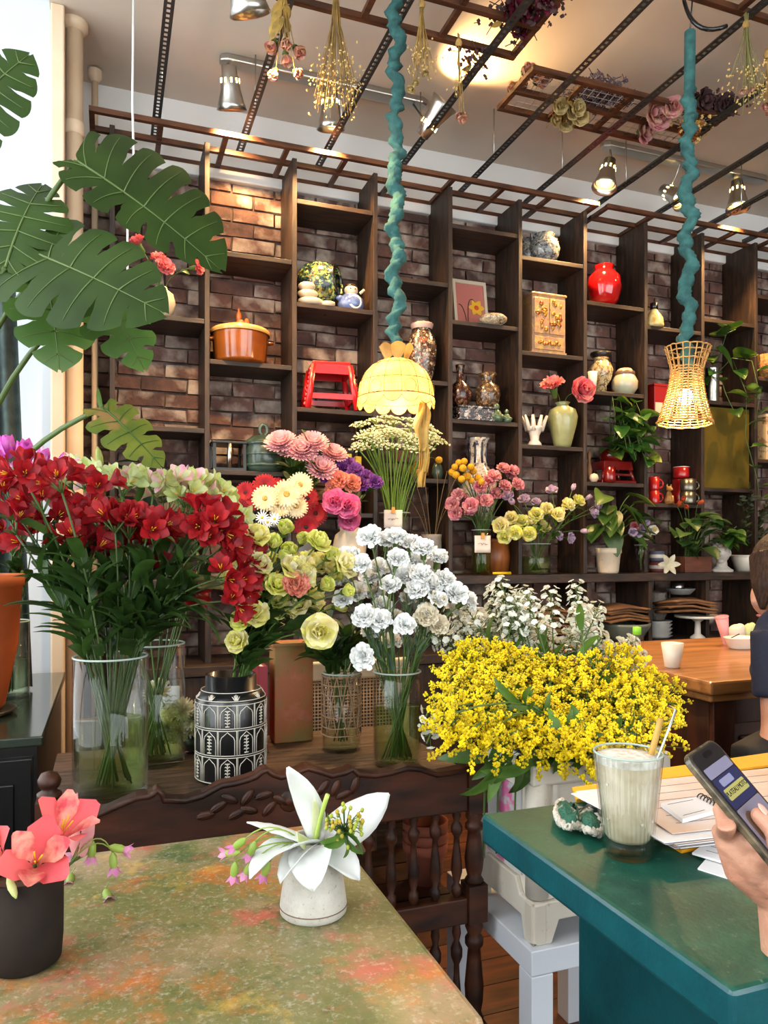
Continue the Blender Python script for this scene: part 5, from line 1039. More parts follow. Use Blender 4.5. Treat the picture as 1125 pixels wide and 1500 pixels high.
pp_ = PZ(270, 1105, .70); q = MB(); q.petal(0, .028, .022, 1.3, 1.6, .2, .05, 'round', 4, 1); tag(q.build('fallen_petal', pmat('rosy_petal', srgb(214, 120, 130)), None, pp_+Vector((0, 0, .004))), 'fallen pink petal on the plank table beside the black jar', 'petal')
# price card behind
cdp = PZ(254, 1000, .70); a_ = PY(250, 975, 1.99)
pcd = thing('price_card', 'white price card standing behind the glass vase', 'card', (a_.x, 2.05, .70)); MB().box((0, 0, .115), (.055, .002, .09)).build('card_sheet', WHITE, pcd); MB().tube([(0, .003, 0), (0, .003, .09)], .0015, 4).build('holder_stick', METAL, pcd)
INK = mat('ink_line', srgb(60, 60, 64), .7)
def scribble(par, x0, x1, z, y, n=1, gap=.012, ink=None, seed=1, amp=.003, r=.0006):
    rr = random.Random(seed)
    for i in range(n):
        pts = [(x0+(x1-x0)*k/14, y, z-i*gap+rr.uniform(-amp, amp)) for k in range(15)]; MB().tube(pts, r, 4).build('handwriting', ink or INK, par)
scribble(pcd, -.02, .02, .135, -.0015, 3)
# ================================================================ GOLDENROD AND STOCK IN THE CRATE
GY, GY2 = mat('goldenrod_yellow', srgb(238, 212, 12), .7, rnd=.12), mat('goldenrod_deep', srgb(198, 172, 10), .7); GR = [m_goldenrod(61+i, GY, GY2) for i in range(4)]
def curve(u, pts):
    for (a, b), (c, d) in zip(pts, pts[1:]):
        if a <= u <= c: return b+(d-b)*(u-a)/(c-a)
    return pts[-1][1]
TOPC = [(640, 975), (670, 945), (700, 935), (760, 948), (800, 955), (860, 940), (920, 952), (960, 975), (1000, 1015)]; BOTC = [(640, 1060), (690, 1085), (760, 1090), (830, 1105), (880, 1110), (930, 1090), (970, 1075), (1000, 1045)]
hd = []; rg = random.Random(5); tries = 0
while len(hd) < 92 and tries < 6000:
    tries += 1; u = rg.uniform(645, 998); a, b = curve(u, TOPC), curve(u, BOTC); v = rg.uniform(a, b)
    if any((u-p)**2+(v-q)**2 < 17**2 for p, q in hd): continue
    hd.append((u, v))
hp = []
for u, v in hd:
    q = (v-curve(u, TOPC))/(curve(u, BOTC)-curve(u, TOPC)+.1); hp.append(PY(u, v, 1.60-.36*q+rg.uniform(-.03, .03)))
CC = (.972, 1.45)
bunch('goldenrod', 'bright yellow goldenrod stem in the white crate', 'flower', 'goldenrod stems', CC, .50, .78, .08, .11, hp, GR, leaves=LEAF_B, nl=5, lq=(.05, .6), face=((0, -.35, 1), .45), lscale=.9, stem_r=.002)
LEAF_H = m_leaf(.11, .028, LEAFM, (1.2, 2.5))
for j, u in enumerate((722, 742, 768, 790, 812, 836, 856)):
    hx = PY(u, 1108, 1.318); flower('hanging_leaf_stem', 'leafy stem drooping over the front rim of the crate, %s from left' % ORD[j], 'foliage', 'drooping stems', (hx.x, 1.36, .60), (hx.x, 1.35, .785), (hx.x+R.uniform(-.01, .01), 1.30, .80), None, leaves=LEAF_H, nl=4, lq=(.3, 1.0), lscale=.9)
STK = pmat('stock_white', srgb(242, 242, 236), srgb(224, 230, 214), trans=.2, rnd=.05); SK = [m_stock(71+i, STK) for i in range(3)]
sp = [(665, 920), (690, 905), (705, 895), (715, 925), (730, 890), (745, 905), (760, 892), (775, 915), (790, 900), (805, 925), (740, 930), (765, 935), (820, 935), (840, 900), (850, 885), (858, 905), (870, 925), (885, 930), (900, 935), (915, 945), (680, 935), (700, 940), (835, 945), (795, 945), (780, 880), (722, 910), (810, 905), (755, 915)]
bunch('white_stock', 'white stock stem rising behind the goldenrod', 'flower', 'white stock stems', (.972, 1.52), .50, .78, .08, .1, [PY(u, v+28, 1.68+R.uniform(-.06, .06)) for u, v in sp], SK, leaves=LEAF_B, nl=3, lq=(.3, .95))
bunch('bell_sprig', 'sprig of small drooping pale bells at the left of the goldenrod', 'flower', 'bell sprigs', CC, .52, .78, .07, .1, [PY(u, v, 1.42) for u, v in ((632, 1035), (640, 1055), (650, 1030))], [m_stock(77, STK, 5, .05, .014, .008)], leaves=LEAF_T, nl=2, face=((-.5, -.3, -1), .9))
# ================================================================ BOUQUETS ALONG THE BACK COUNTER
ZC = 1.09
def cvase(name, label, u, wpx, hpx, Y, m, prof, z=ZC): return turn(name, label, 'vase', u, z, wpx, hpx, prof, m, Y)
POTP = [(0, 0), (.7, 0), (.85, .1), (1, .6), (.95, .9), (1.0, 1), (.9, 1), (.85, .9), (.75, .1), (0, .1)]
# gerberas and chrysanthemums
GV = (spot_at(388, 3.47)[0], 3.47); gvase('glass_vase', 'clear glass vase of gerberas on the back counter', *GV, ZC, .07, .24, .5, WATERC)
GRED = pmat('gerbera_red', srgb(196, 16, 34), srgb(160, 8, 26)); GCR = pmat('gerbera_cream', srgb(242, 232, 200), srgb(232, 214, 160)); GC1 = mat('gerbera_eye', srgb(206, 176, 90), .8, c2=srgb(150, 120, 50), scale=90)
bunch('red_gerbera', 'red gerbera in the back counter glass vase', 'flower', 'red gerberas', GV, 1.11, 1.33, .04, .055, px([(342, 738), (360, 722), (388, 712), (405, 714), (450, 730), (462, 752), (448, 772), (372, 730)], 3.3, .05), [m_daisy(GRED, mat('gerbera_dark_eye', srgb(60, 10, 14), .8), .05, 3, 28, 3)], face=(TOCAM, .75))
bunch('cream_gerbera', 'cream gerbera in front of the red gerberas', 'flower', 'cream gerberas', GV, 1.11, 1.33, .04, .055, px([(388, 730), (420, 724), (440, 710), (434, 742), (410, 740)], 3.2, .02), [m_daisy(GCR, GC1, .054, 4, 26, 2)], face=(TOCAM, .8))
bunch('small_daisy', 'tiny white daisy below the cream gerberas', 'flower', 'small white daisies', GV, 1.11, 1.33, .04, .055, px([(392, 765), (402, 760), (384, 758)], 3.2, .02), [m_daisy(WHC, YEL, .024, 4, 14, 1)], face=(TOCAM, .7))
MP = pmat('mum_pink', srgb(236, 178, 192), srgb(244, 204, 208)); MV = (spot_at(440, 3.5)[0], 3.5)
turn('grey_vase', 'grey stoneware vase of pink chrysanthemums on the back counter', 'vase', 440, ZC, 44, 90, POTP, mat('grey_stoneware', srgb(120, 116, 110), .5), 3.5)
bunch('pink_chrysanthemum', 'large pale pink chrysanthemum near the red plastic stool', 'flower', 'pink chrysanthemums', MV, 1.11, 1.36, .04, .05, px([(412, 652), (458, 652), (442, 664), (488, 668), (470, 690), (425, 662)], 3.3, .03), [m_mum(MP, MP, .07, 5)], leaves=LEAF_W, nl=9, lq=(.2, .95), lscale=1.3, face=((-.2, -.7, .7), .6))
VIO = pmat('violet_petal', srgb(120, 58, 150), srgb(150, 90, 180)); PNK = pmat('peony_pink', srgb(222, 96, 160), srgb(236, 140, 184)); CPT = (spot_at(512, 3.44)[0], 3.44)
turn('ginger_jar', 'cream squat jar of purple and pink blooms on the back counter', 'vase', 512, ZC, 50, 72, [(0, 0), (.6, 0), (.9, .3), (1, .62), (.85, .85), (.55, .93), (.6, 1), (.5, 1), (.45, .93), (0, .3)], CREAMC, 3.44)
bunch('violet_carnation', 'violet carnation above the pink peony', 'flower', 'violet carnations', CPT, 1.11, 1.3, .02, .03, px([(480, 700), (500, 690), (520, 692), (535, 702), (548, 708), (528, 712), (510, 684)], 3.3, .04), [m_carn(VIO, VIO, .045, 6)], leaves=LEAF_W, nl=2, face=(TOCAM, .5))
bunch('salmon_carnation', 'salmon carnation between the violet carnations and the peony', 'flower', 'salmon carnations', CPT, 1.11, 1.3, .02, .03, px([(498, 706), (515, 710), (490, 716)], 3.25, .02), [m_carn(COR, PKC, .05, 7)], leaves=LEAF_W, nl=3, face=(TOCAM, .5))
bunch('pink_peony', 'rounded bright pink peony above the cream squat jar', 'flower', 'bright pink peonies', CPT, 1.11, 1.3, .02, .03, px([(492, 736), (510, 742), (512, 762)], 3.22, .03), [m_rose(PNK, pmat('peony_soft_pink', srgb(232, 140, 176), srgb(224, 110, 160)), .056, 8, ruf=.1)], leaves=LEAF_W, nl=4, face=(TOCAM, .7))
# ammi in a tagged glass
AV = (spot_at(578, 3.45)[0], 3.45); gvase('glass_jar', 'tagged glass jar of white green umbels on the back counter', *AV, ZC, .078, .31, .4, WATERC)
UW, UG = mat('umbel_white', srgb(228, 230, 196), .8), mat('umbel_green', srgb(150, 166, 86), .8); AM = [m_umbel(81, UW, UG, .06, 24), m_umbel(82, UW, UG, .052, 22)]
bunch('white_umbel', 'white green umbel flower in the tagged glass jar', 'flower', 'white umbels', AV, 1.11, 1.39, .05, .06, px([(528, 628), (545, 645), (560, 632), (575, 626), (590, 636), (608, 632), (625, 640), (640, 650), (535, 655), (555, 652), (580, 648), (600, 652), (620, 660), (570, 660), (540, 640), (612, 645), (527, 660), (592, 660), (566, 645), (634, 636), (550, 622), (570, 618), (602, 622), (585, 640), (618, 628), (532, 645), (546, 662), (606, 664), (628, 652), (558, 640), (596, 646), (574, 636)], 3.35, .06), AM, stem_r=.0035, stem_m=mat('grass_green', srgb(98, 130, 44), .5, rnd=.2), face=((0, -.4, 1), .5))
TAGM = mat('kraft_white_tag', srgb(226, 212, 200), .7)
def ptag(label, u, v, Y, w_, h_, seed):
    p = PY(u, v, Y); t = thing('paper_tag', label, 'tag', p, -.25); MB().grid(lambda a, b: ((a-.5)*w_, .006*math.sin(a*3), (b-.5)*h_), 6, 4).build('sheet', TAGM, t, solid=.0012)
    MB().box((0, -.003, h_*.48), (.016, .014, .03)).build('peg', mat('peg_wood', srgb(196, 140, 60), .6), t); scribble(t, -w_*.28, w_*.28, .0, -.004, 1, .012, mat('grey_ink', srgb(120, 116, 120), .7), seed, .006, .0014)
ptag('white handwritten tag pegged to the jar of umbels', 576, 760, 3.355, .088, .085, 3)
# sticks jar
SV = (spot_at(632, 3.46)[0], 3.46); turn('stick_vase', 'small grey vase of bare brown sticks left of the shelf upright', 'vase', 632, ZC, 30, 60, POTP, MATS['grey_stoneware'], 3.46)
bunch('bare_stick', 'bare brown stalk in the small grey vase', 'branch', 'bare stalks', SV, 1.1, 1.25, .02, .02, px([(602, 690), (620, 682), (640, 690), (668, 700), (675, 720), (655, 690), (590, 720)], 3.38, .04), None, stem_r=.002, stem_m=mat('brown_twig', srgb(92, 76, 44), .7))
# pink carnations in a tagged jar with craspedia
PV_ = (spot_at(705, 3.44)[0], 3.44); gvase('glass_jar', 'tagged glass jar of pink variegated carnations on the back counter', *PV_, ZC, .05, .23, .62, WATER)
VC1 = pmat('variegated_pink', srgb(204, 104, 140), srgb(230, 184, 180)); VC2 = pmat('variegated_blush', srgb(228, 178, 174), srgb(200, 104, 132))
bunch('pink_spray_carnation', 'variegated pink carnation in the tagged jar', 'flower', 'variegated carnations', PV_, 1.11, 1.31, .03, .035, px([(680, 736), (668, 752), (690, 748), (703, 716), (715, 708), (722, 700), (736, 690), (746, 700), (756, 712), (712, 735), (726, 726), (672, 726), (750, 692), (690, 742), (705, 735), (738, 715), (664, 740)], 3.35, .05), [m_carn(VC1, VC2, .042, 9), m_carn(VC2, VC1, .042, 10)], leaves=LEAF_T, nl=3, lq=(0, .9), face=(TOCAM, .5))
bunch('craspedia', 'yellow craspedia ball above the pink carnations', 'flower', 'craspedia with the carnations', PV_, 1.11, 1.31, .03, .035, px([(666, 684), (672, 678), (680, 676), (668, 696), (678, 686), (690, 684), (684, 698), (693, 690), (700, 700), (705, 706), (676, 702), (662, 692), (690, 704)], 3.33, .03), CRA, bscale=1.1, stem_r=.0013)
ptag('white handwritten tag pegged to the jar of carnations', 707, 797, 3.372, .082, .086, 5)
x, k = spot_at(722, 3.58); t = thing('wooden_drum', 'amber wooden drum box behind the tagged carnation jar', 'box', (x, 3.58, ZC)); ADR = mat('amber_wood', srgb(160, 92, 40), .45, c2=srgb(120, 64, 26), scale=6, stretch=(5, 5, 1)); MB().lathe([(0, 0), (.085, 0), (.095, .09), (.085, .18), (0, .18)], 28).build('barrel', ADR, t); MB().lathe([(.088, .17), (.092, .18), (.088, .188), (0, .19)], 28).build('lid', ADR, t)
kn_ = MB().tube([PY(722, 842, 3.385)+Vector((0, 0, .006)), PY(748, 842, 3.385)+Vector((0, 0, .006))], [.006, .008], 8).build('yellow_knife', mat('yellow_plastic', srgb(226, 186, 30), .4)); tag(kn_, 'yellow handled knife lying on the back counter edge', 'knife'); kn_.location.z += .002
# cream and lilac lisianthus
LV = (spot_at(785, 3.44)[0], 3.44); gvase('glass_vase', 'wide clear glass vase of cream and lilac lisianthus on the back counter', *LV, ZC, .078, .16, .6, WATER)
LIL = pmat('lilac_petal', srgb(196, 170, 206), srgb(222, 206, 220)); CB = [m_rose(LIS2, LIS, .042, 91, ruf=.09), m_rose(LISG, LIS2, .038, 92, ruf=.08)]
bunch('cream_lisianthus', 'cream lime lisianthus in the wide counter vase', 'flower', 'cream counter lisianthus', LV, 1.11, 1.24, .05, .06, px([(735, 770), (750, 760), (765, 766), (785, 756), (740, 786), (796, 776), (815, 756), (830, 742), (845, 736), (800, 748), (775, 782), (755, 780)], 3.33, .05), CB, leaves=LEAF_C, nl=2, face=(TOCAM, .5), extra=1)
bunch('lilac_lisianthus', 'lilac lisianthus in the wide counter vase', 'flower', 'lilac counter lisianthus', LV, 1.11, 1.24, .05, .06, px([(752, 738), (768, 734), (808, 722), (866, 752), (850, 778), (872, 742), (832, 788), (815, 786), (858, 732), (838, 718), (785, 738), (745, 728)], 3.36, .05), [m_rose(LIL, LIL, .032, 93, ruf=.09), m_tulip(LIL, LIL, .045, 3)], leaves=LEAF_C, nl=2, face=(TOCAM, .4))
# potted pothos, goblet, lily, planter, head
wp, W, Hh = turn('white_pot', 'cream spotted flower pot on the back counter', 'planter', 891, ZC, 37, 37, [(0, 0), (.72, 0), (.8, .08), (.95, .78), (1.02, .8), (1.02, 1), (.92, 1), (.9, .8), (0, .6)], mat('cream_spotted', srgb(214, 196, 170), .5, c2=srgb(170, 140, 110), scale=40, lo=.66, hi=.7), 3.44)
PHI = heart(.15, .11, mat('philodendron_leaf', srgb(46, 78, 30), .35, c2=srgb(80, 108, 44), scale=8, rnd=.25, trans=.2)); t = thing('philodendron', 'broad leaved green plant in the cream spotted pot', 'plant', (wp.location.x, 3.44, ZC+.07))
for i in range(22):
    a = R.uniform(-1, 1); zz = R.uniform(.10, .36); e = Vector((a*.14, -R.uniform(.02, .10), zz)); MB().tube(bez((0, 0, 0), (a*.04, -.02, zz*.8), e), .003, 5).build('petiole', STEMG, t); d = Vector((a, R.uniform(-.9, -.2), R.uniform(-.7, .2))).normalized(); put('leaf', PHI, t, e, d.to_track_quat('X', 'Z') @ Quaternion((1, 0, 0), R.uniform(-.6, .6)), scale=R.uniform(.7, 1.15))
gx = spot_at(939, 3.42)[0]; gb = gvase('glass_goblet', 'green tinted glass goblet posy on the back counter', gx, 3.42, ZC, .035, .155, .0, None, [(0, 0), (.7, 0), (.75, .03), (.2, .07), (.2, .16), (.5, .35), (.85, .7), (1, 1), (.95, 1), (.75, .68), (.4, .36), (0, .2)], 'vase')
bunch('posy_flower', 'small mixed bloom in the glass goblet', 'flower', 'goblet posy', (gx, 3.42), 1.125, 1.24, .004, .02, px([(930, 772), (935, 782), (945, 786), (955, 778), (945, 766), (940, 775), (927, 780)], 3.38, .02), [m_rose(LIS2, WHC, .034, 3), m_rose(VC1, VC1, .03, 4), m_rose(LIL, LIL, .028, 5)], leaves=LEAF_C, nl=2, face=(TOCAM, .6))
lx, k = spot_at(981, 3.38); t = thing('small_lily', 'small cream lily head lying on the counter edge', 'flower', (lx, 3.40, ZC+.045)); LPM = pmat('lily_cream', srgb(236, 230, 206), srgb(222, 214, 176))
for j in range(6): MB().petal(0, .075, .034, .5, 1.5, .3, .03, 'point', 6, 2).build('petal', LPM, t, (0, 0, 0), zto(TOCAM, TAU*j/6))
MB().tube([(0, .01, 0), (.01, .03, -.04)], .004, 6).build('stem', STEMG, t)
t = thing('striped_jar_stack', 'stack of two small striped jars behind the cream lily', 'jar', (spot_at(962, 3.52)[0], 3.52, ZC))
for j, c in enumerate((srgb(130, 60, 60), srgb(96, 100, 120))): MB().lathe([(0, 0), (.04, 0), (.042, .01), (.042, .055), (.036, .06), (0, .06)], 20).build('jar', mat('jar_%d' % j, c, .4), t, (0, 0, j*.062)); MB().lathe([(.0425, .02), (.0435, .025), (.0435, .035), (.0425, .04)], 20).build('stripe', PORC, t, (0, 0, j*.062))
x, k = spot_at(1014, 3.45); t = thing('wooden_planter', 'reddish wooden box planter on the back counter', 'planter', (x, 3.46, ZC)); RWD = mat('red_wood', srgb(110, 62, 40), .5, c2=srgb(80, 42, 26), scale=6, stretch=(1, 5, 5))
for y in (-.055, .055): MB().box((0, y, .045), (.19, .01, .09)).build('side_board', RWD, t, bevel=.002)
for s in (-1, 1): MB().box((s*.09, 0, .045), (.01, .1, .09)).build('end_board', RWD, t, bevel=.002)
MB().box((0, 0, .04), (.17, .1, .07)).build('soil', mat('soil', srgb(40, 28, 20), .9), t)
HC = heart(.085, .08, mat('cyclamen_leaf', srgb(44, 76, 34), .4, c2=srgb(70, 100, 50), scale=14, rnd=.3, trans=.2)); t2 = thing('cyclamen', 'bushy dark green plant with orange blooms in the wooden planter', 'plant', (x, 3.46, ZC+.07))
ORF = pmat('orange_flower', srgb(196, 96, 50), srgb(170, 70, 40))
for i in range(30):
    a = R.uniform(-1, 1); zz = R.uniform(.06, .25); e = Vector((a*.18+.01, -R.uniform(-.02, .12), zz)); MB().tube(bez((a*.05, 0, 0), (a*.06, -.02, zz*.8), e), .002, 4).build('petiole', STEMG, t2); d = Vector((a+R.uniform(-.5, .5), R.uniform(-1, -.1), R.uniform(-.3, .5))).normalized(); put('leaf', HC, t2, e, d.to_track_quat('X', 'Z') @ Quaternion((1, 0, 0), R.uniform(-.5, .5)), scale=R.uniform(.8, 1.3))
OB = m_tulip(ORF, ORF, .04, 5)
for u, v in ((1000, 735), (1008, 745), (992, 742), (1022, 738)): p = PY(u, v, 3.40)-t2.location; MB().tube(bez((0, 0, 0), (p.x*.5, p.y*.5, p.z*.8), p), .0018, 4).build('flower_stem', STEMG, t2); put('bloom', OB, t2, p, zto((R.uniform(-1, 1), -.4, .4)))
# head planter
hx_, k = spot_at(1059, 3.41); t = thing('head_planter', 'white plaster head shaped planter at the right of the counter', 'planter', (hx_, 3.42, ZC), -.9); PLS = mat('plaster', srgb(206, 200, 190), .7, c2=srgb(180, 172, 160), scale=20)
MB().lathe([(0, 0), (.062, 0), (.064, .012), (.05, .02), (.032, .035), (.03, .055)], 24).build('plinth', PLS, t)
hm = MB(); hm.ell((0, 0, .115), (.046, .056, .062), 20, 14); hm.ell((0, -.052, .105), (.008, .014, .014)); hm.ell((0, -.046, .078), (.016, .012, .006)); hm.ell((0, -.036, .063), (.02, .02, .014)); hm.tube([(0, .005, .03), (0, 0, .08)], .029, 14)
for s in (-1, 1): hm.ell((s*.018, -.046, .122), (.011, .007, .006)); hm.ell((s*.046, .004, .11), (.006, .012, .018)); hm.ell((s*.018, -.047, .134), (.014, .006, .004))
o = hm.build('head', PLS, t); md = o.modifiers.new('fuse', 'REMESH'); md.mode = 'VOXEL'; md.voxel_size = .003
for i in range(16): a = TAU*i/16; MB().ell((.04*math.cos(a), .048*math.sin(a), .158+.006*math.sin(i*3)), (.016, .016, .013), 8, 6).build('hair_curl', PLS, t)
t2 = thing('pothos', 'pothos growing out of the plaster head planter', 'plant', (hx_, 3.42, ZC+.165))
for i in range(10): a = R.uniform(-1, 1); trail(t2, 0, [(0, 0, 0), (a*.05, -.03, R.uniform(.03, .09)), (a*.12, -.07, R.uniform(-.02, .10))], HP, 2, .9)
t = thing('white_bowl_planter', 'small white bowl planter behind the seated person', 'planter', (spot_at(1090, 3.52)[0], 3.52, ZC)); MB().lathe([(0, 0), (.05, 0), (.075, .09), (.07, .095), (0, .07)], 22).build('bowl', PORC, t); MB().lathe([(.074, .085), (.078, .09), (.074, .098), (.069, .095)], 22).build('rim', PORC, t)
FERN = mat('fern_green', srgb(46, 56, 24), .6, rnd=.3, trans=.2); t2 = thing('fern', 'dark feathery fern rising in front of the olive panel', 'plant', (spot_at(1096, 3.5)[0], 3.5, ZC+.09)); FL = m_leaf(.03, .009, FERN, (.9, 1.5), ns=3)
for i in range(16):
    a = R.uniform(-1, 1); hgt = R.uniform(.15, .42); c_ = bez((0, 0, 0), (a*.05, -.02, hgt*.8), (a*.2+.03, -.08, hgt), 8); fm = MB().tube(c_, .0012, 3)
    for p in c_[1:]:
        for s in range(3):
            d = Vector((R.uniform(-1, 1), R.uniform(-1, .3), R.uniform(-.2, 1))).normalized(); q = MB(); q.petal(0, .04, .012, .3, .6, 0, 0, 'point', 3, 1); fm.join(q, Matrix.Translation(p) @ zto(d).to_matrix().to_4x4())
    fm.build('frond', FERN, t2)
# green plant low on the left shelf
bx = spot_at(240, 3.55)[0]; t2 = thing('ivy', 'dark bluish leafy plant on the low left shelf behind the bouquets', 'plant', (bx, 3.54, SH[0][3])); IVL = heart(.10, .05, mat('ivy_leaf', srgb(44, 66, 54), .5, c2=srgb(70, 92, 76), scale=10, rnd=.2))
for i in range(18): a = R.uniform(-1, 1); zz = R.uniform(.05, .33); e = Vector((a*.16, -R.uniform(.0, .12), zz)); MB().tube(bez((0, 0, 0), (a*.05, 0, zz*.7), e), .002, 4).build('petiole', STEMG, t2); d = Vector((a, R.uniform(-1, .2), R.uniform(-.1, .6))).normalized(); put('leaf', IVL, t2, e, d.to_track_quat('X', 'Z'), scale=R.uniform(.8, 1.4))
# ================================================================ UNDER THE COUNTER
ZL = .715; KRAFT = mat('kraft_paper', srgb(140, 96, 58), .8, c2=srgb(104, 68, 40), scale=7, bump=.6, bscale=14)
def bags(label, u, z, w_, d_, n, Y=3.52, seed=1):
    x, k = spot_at(u, Y); t = thing('paper_bag_stack', label, 'paper bags', (x, Y, z)); rr = random.Random(seed)
    for i in range(n):
        w2, d2 = w_*rr.uniform(.85, 1.02), d_*rr.uniform(.85, 1); ph = rr.uniform(0, 6)
        MB().grid(lambda a, b: ((a-.5)*w2+.008*math.sin(b*5+ph), (b-.5)*d2, .010+i*.017+.012*math.sin(a*3+ph)*math.sin(b*2.5+ph)+.012*(1-abs(a-.5)*2)), 10, 8).build('paper_bag', KRAFT, t, (rr.uniform(-.01, .01), rr.uniform(-.01, .01), 0), (0, 0, rr.uniform(-.12, .12)), solid=.011)
GB = mat('grey_green_glaze', srgb(110, 116, 104), .3, coat=.3)
BOWL = [(0, 0), (.6, 0), (.7, .1), (1, .85), (1.02, 1), (.94, 1), (.62, .16), (0, .14)]
tb, W, Hh = turn('grey_bowl', 'wide grey green bowl under the counter behind the green capped bottle', 'bowl', 915, ZL, 72, 26, BOWL, GB, 3.46)
bags('crumpled brown paper bags piled on the grey green bowl', 908, ZL+Hh+.002, .27, .2, 5, 3.46, 2); bags('brown paper sheets piled beneath the counter behind the white stock', 795, ZL+.0, .30, .24, 11, 3.54, 3)
bags('brown paper bags folded over the white cake stand', 1003, ZL+.15, .32, .2, 4, 3.40, 4)
cs, W, Hh = turn('cake_stand', 'white pedestal cake stand under folded paper bags', 'stand', 1022, ZL, 64, 34, [(0, 0), (.34, 0), (.32, .06), (.14, .2), (.12, .7), (.3, .84), (1, .9), (1.02, 1), (.95, 1), (0, .95)], PORC, 3.40)
turn('plate_bowl', 'shallow grey dish on top of the folded paper bags', 'dish', 997, ZL+.247, 40, 9, BOWL, mat('grey_dish', srgb(120, 124, 122), .3), 3.46); turn('steel_cup', 'small steel cup standing in the shallow grey dish', 'cup', 993, ZL+.26, 18, 14, [(0, 0), (.8, 0), (1, 1), (.92, 1), (.7, .1), (0, .1)], METAL, 3.46)
turn('stone_vase', 'rough grey stone vase beneath the counter', 'vase', 963, ZL+.10, 30, 40, [(0, 0), (.6, 0), (.95, .3), (1, .6), (.7, .85), (.8, 1), (.7, 1), (0, .5)], mat('rough_stone', srgb(120, 112, 104), .9, bump=1, bscale=60), 3.52)
turn('plate_stack', 'stack of grey plates under the rough stone vase', 'plates', 962, ZL, 44, 26, [(0, 0), (.7, 0), (1, .16), (.8, .18), (1, .36), (.8, .38), (1, .58), (.8, .6), (1, .8), (.8, .82), (1, .98), (.9, 1), (0, .9)], mat('grey_plate', srgb(150, 150, 146), .3), 3.5)
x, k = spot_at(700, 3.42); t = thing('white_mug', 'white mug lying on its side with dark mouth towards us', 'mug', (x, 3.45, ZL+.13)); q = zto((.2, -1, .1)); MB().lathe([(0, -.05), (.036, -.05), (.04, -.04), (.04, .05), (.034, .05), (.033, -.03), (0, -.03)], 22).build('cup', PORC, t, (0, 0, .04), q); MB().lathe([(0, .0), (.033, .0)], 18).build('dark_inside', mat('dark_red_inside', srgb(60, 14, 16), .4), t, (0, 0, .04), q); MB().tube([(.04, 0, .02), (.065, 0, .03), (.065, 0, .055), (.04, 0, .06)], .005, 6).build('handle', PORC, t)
x2 = x; t = thing('storage_box', 'dark box beneath the counter under the lying mug', 'box', (x, 3.5, ZL)); MB().box((0, 0, .055), (.24, .22, .11)).build('box_body', DKM, t, bevel=.004); MB().box((0, 0, .12), (.245, .225, .018)).build('lid', DKM, t, bevel=.003)
x, k = spot_at(855, 3.4); t = thing('white_jug', 'white pottery jug rising behind the white stock', 'jug', (x, 3.40, ZL)); MB().lathe([(0, 0), (.05, 0), (.075, .06), (.07, .12), (.045, .19), (.04, .215), (.034, .215), (0, .1)], 22).build('body', PORC, t); MB().tube([(.045, 0, .19), (.1, 0, .17), (.072, 0, .08)], .008, 8).build('handle', PORC, t)
x, k = spot_at(918, 2.1); t = thing('capped_bottle', 'clear bottle with bright green cap behind the goldenrod', 'bottle', (PZ(918, 955, .84).x, 2.25, .84)); MB().lathe([(0, 0), (.022, 0), (.024, .01), (.024, .06), (.012, .075)], 18).build('bottle_wall', GLASS, t); MB().lathe([(.013, .07), (.015, .072), (.015, .098), (0, .1)], 18).build('cap', mat('lime_cap', srgb(126, 206, 50), .4), t)
# ================================================================ ON THE PINE DESK
cp_ = PZ(985, 978, .84); kk = (cp_.x*ST+cp_.y*CT)/F
t = thing('white_tumbler', 'tapered white ceramic cup on the pine desk', 'cup', cp_); MB().lathe([(0, 0), (10*kk, 0), (11*kk, 2*kk), (16*kk, 36*kk), (14.6*kk, 36*kk), (10*kk, 4*kk), (0, 3*kk)], 26).build('cup_wall', PORC, t); MB().tube([(15.3*kk*math.cos(TAU*i/24), 15.3*kk*math.sin(TAU*i/24), 36*kk) for i in range(24)], .0014, 5, closed=True).build('rim', PORC, t)
bp_ = PZ(1086, 950, .84); kk = (bp_.x*ST+bp_.y*CT)/F
t = thing('oval_dish', 'cream oval dish with wide rim on the pine desk', 'dish', bp_); o = MB().lathe([(0, 0), (16*kk, 0), (18*kk, 2*kk), (23*kk, 15*kk), (25*kk, 17*kk), (22*kk, 17*kk), (16*kk, 4*kk), (0, 3*kk)], 30).build('basin', PORC, t, scale=(1.15, .8, 1)); MB().tube([(-20*kk, 0, 16*kk), (-8*kk, -4*kk, 22*kk)], .0022, 6).build('spoon_handle', BLACK, t)
def soft(name, label, cat, u, v, z, r, c, par=None): p = PZ(u, v, z); t = thing(name, label, cat, p); MB().ell((0, 0, r[2]), r, 16, 10).build('bulk', mat(name+'_m', c, .7), t); MB().ell((r[0]*.3, -r[1]*.2, r[2]*1.4), (r[0]*.6, r[1]*.7, r[2]*.7), 12, 8).build('fold', mat(name+'_m', c, .7), t)
soft('pale_green_bundle', 'pale green rounded bundle behind the oval dish', 'bundle', 1098, 938, .84, (.03, .025, .036), srgb(176, 186, 130)); soft('white_cloth', 'crumpled white cloth behind the oval dish', 'cloth', 1079, 938, .84, (.04, .03, .034), srgb(206, 196, 180))
pr_ = PZ(1064, 944, .84); t = thing('pink_vase', 'leaning pink paper cone beside the oval dish', 'cone', pr_); MB().lathe([(.012, 0), (.018, .05), (.026, .115), (.024, .115), (.01, .01)], 14).build('cone_wall', mat('pink_paper', srgb(206, 140, 140), .6), t, rot=(0, -.22, 0)); MB().lathe([(.0255, .11), (.028, .114), (.025, .118)], 14).build('rim', MATS['pink_paper'], t, rot=(0, -.22, 0))
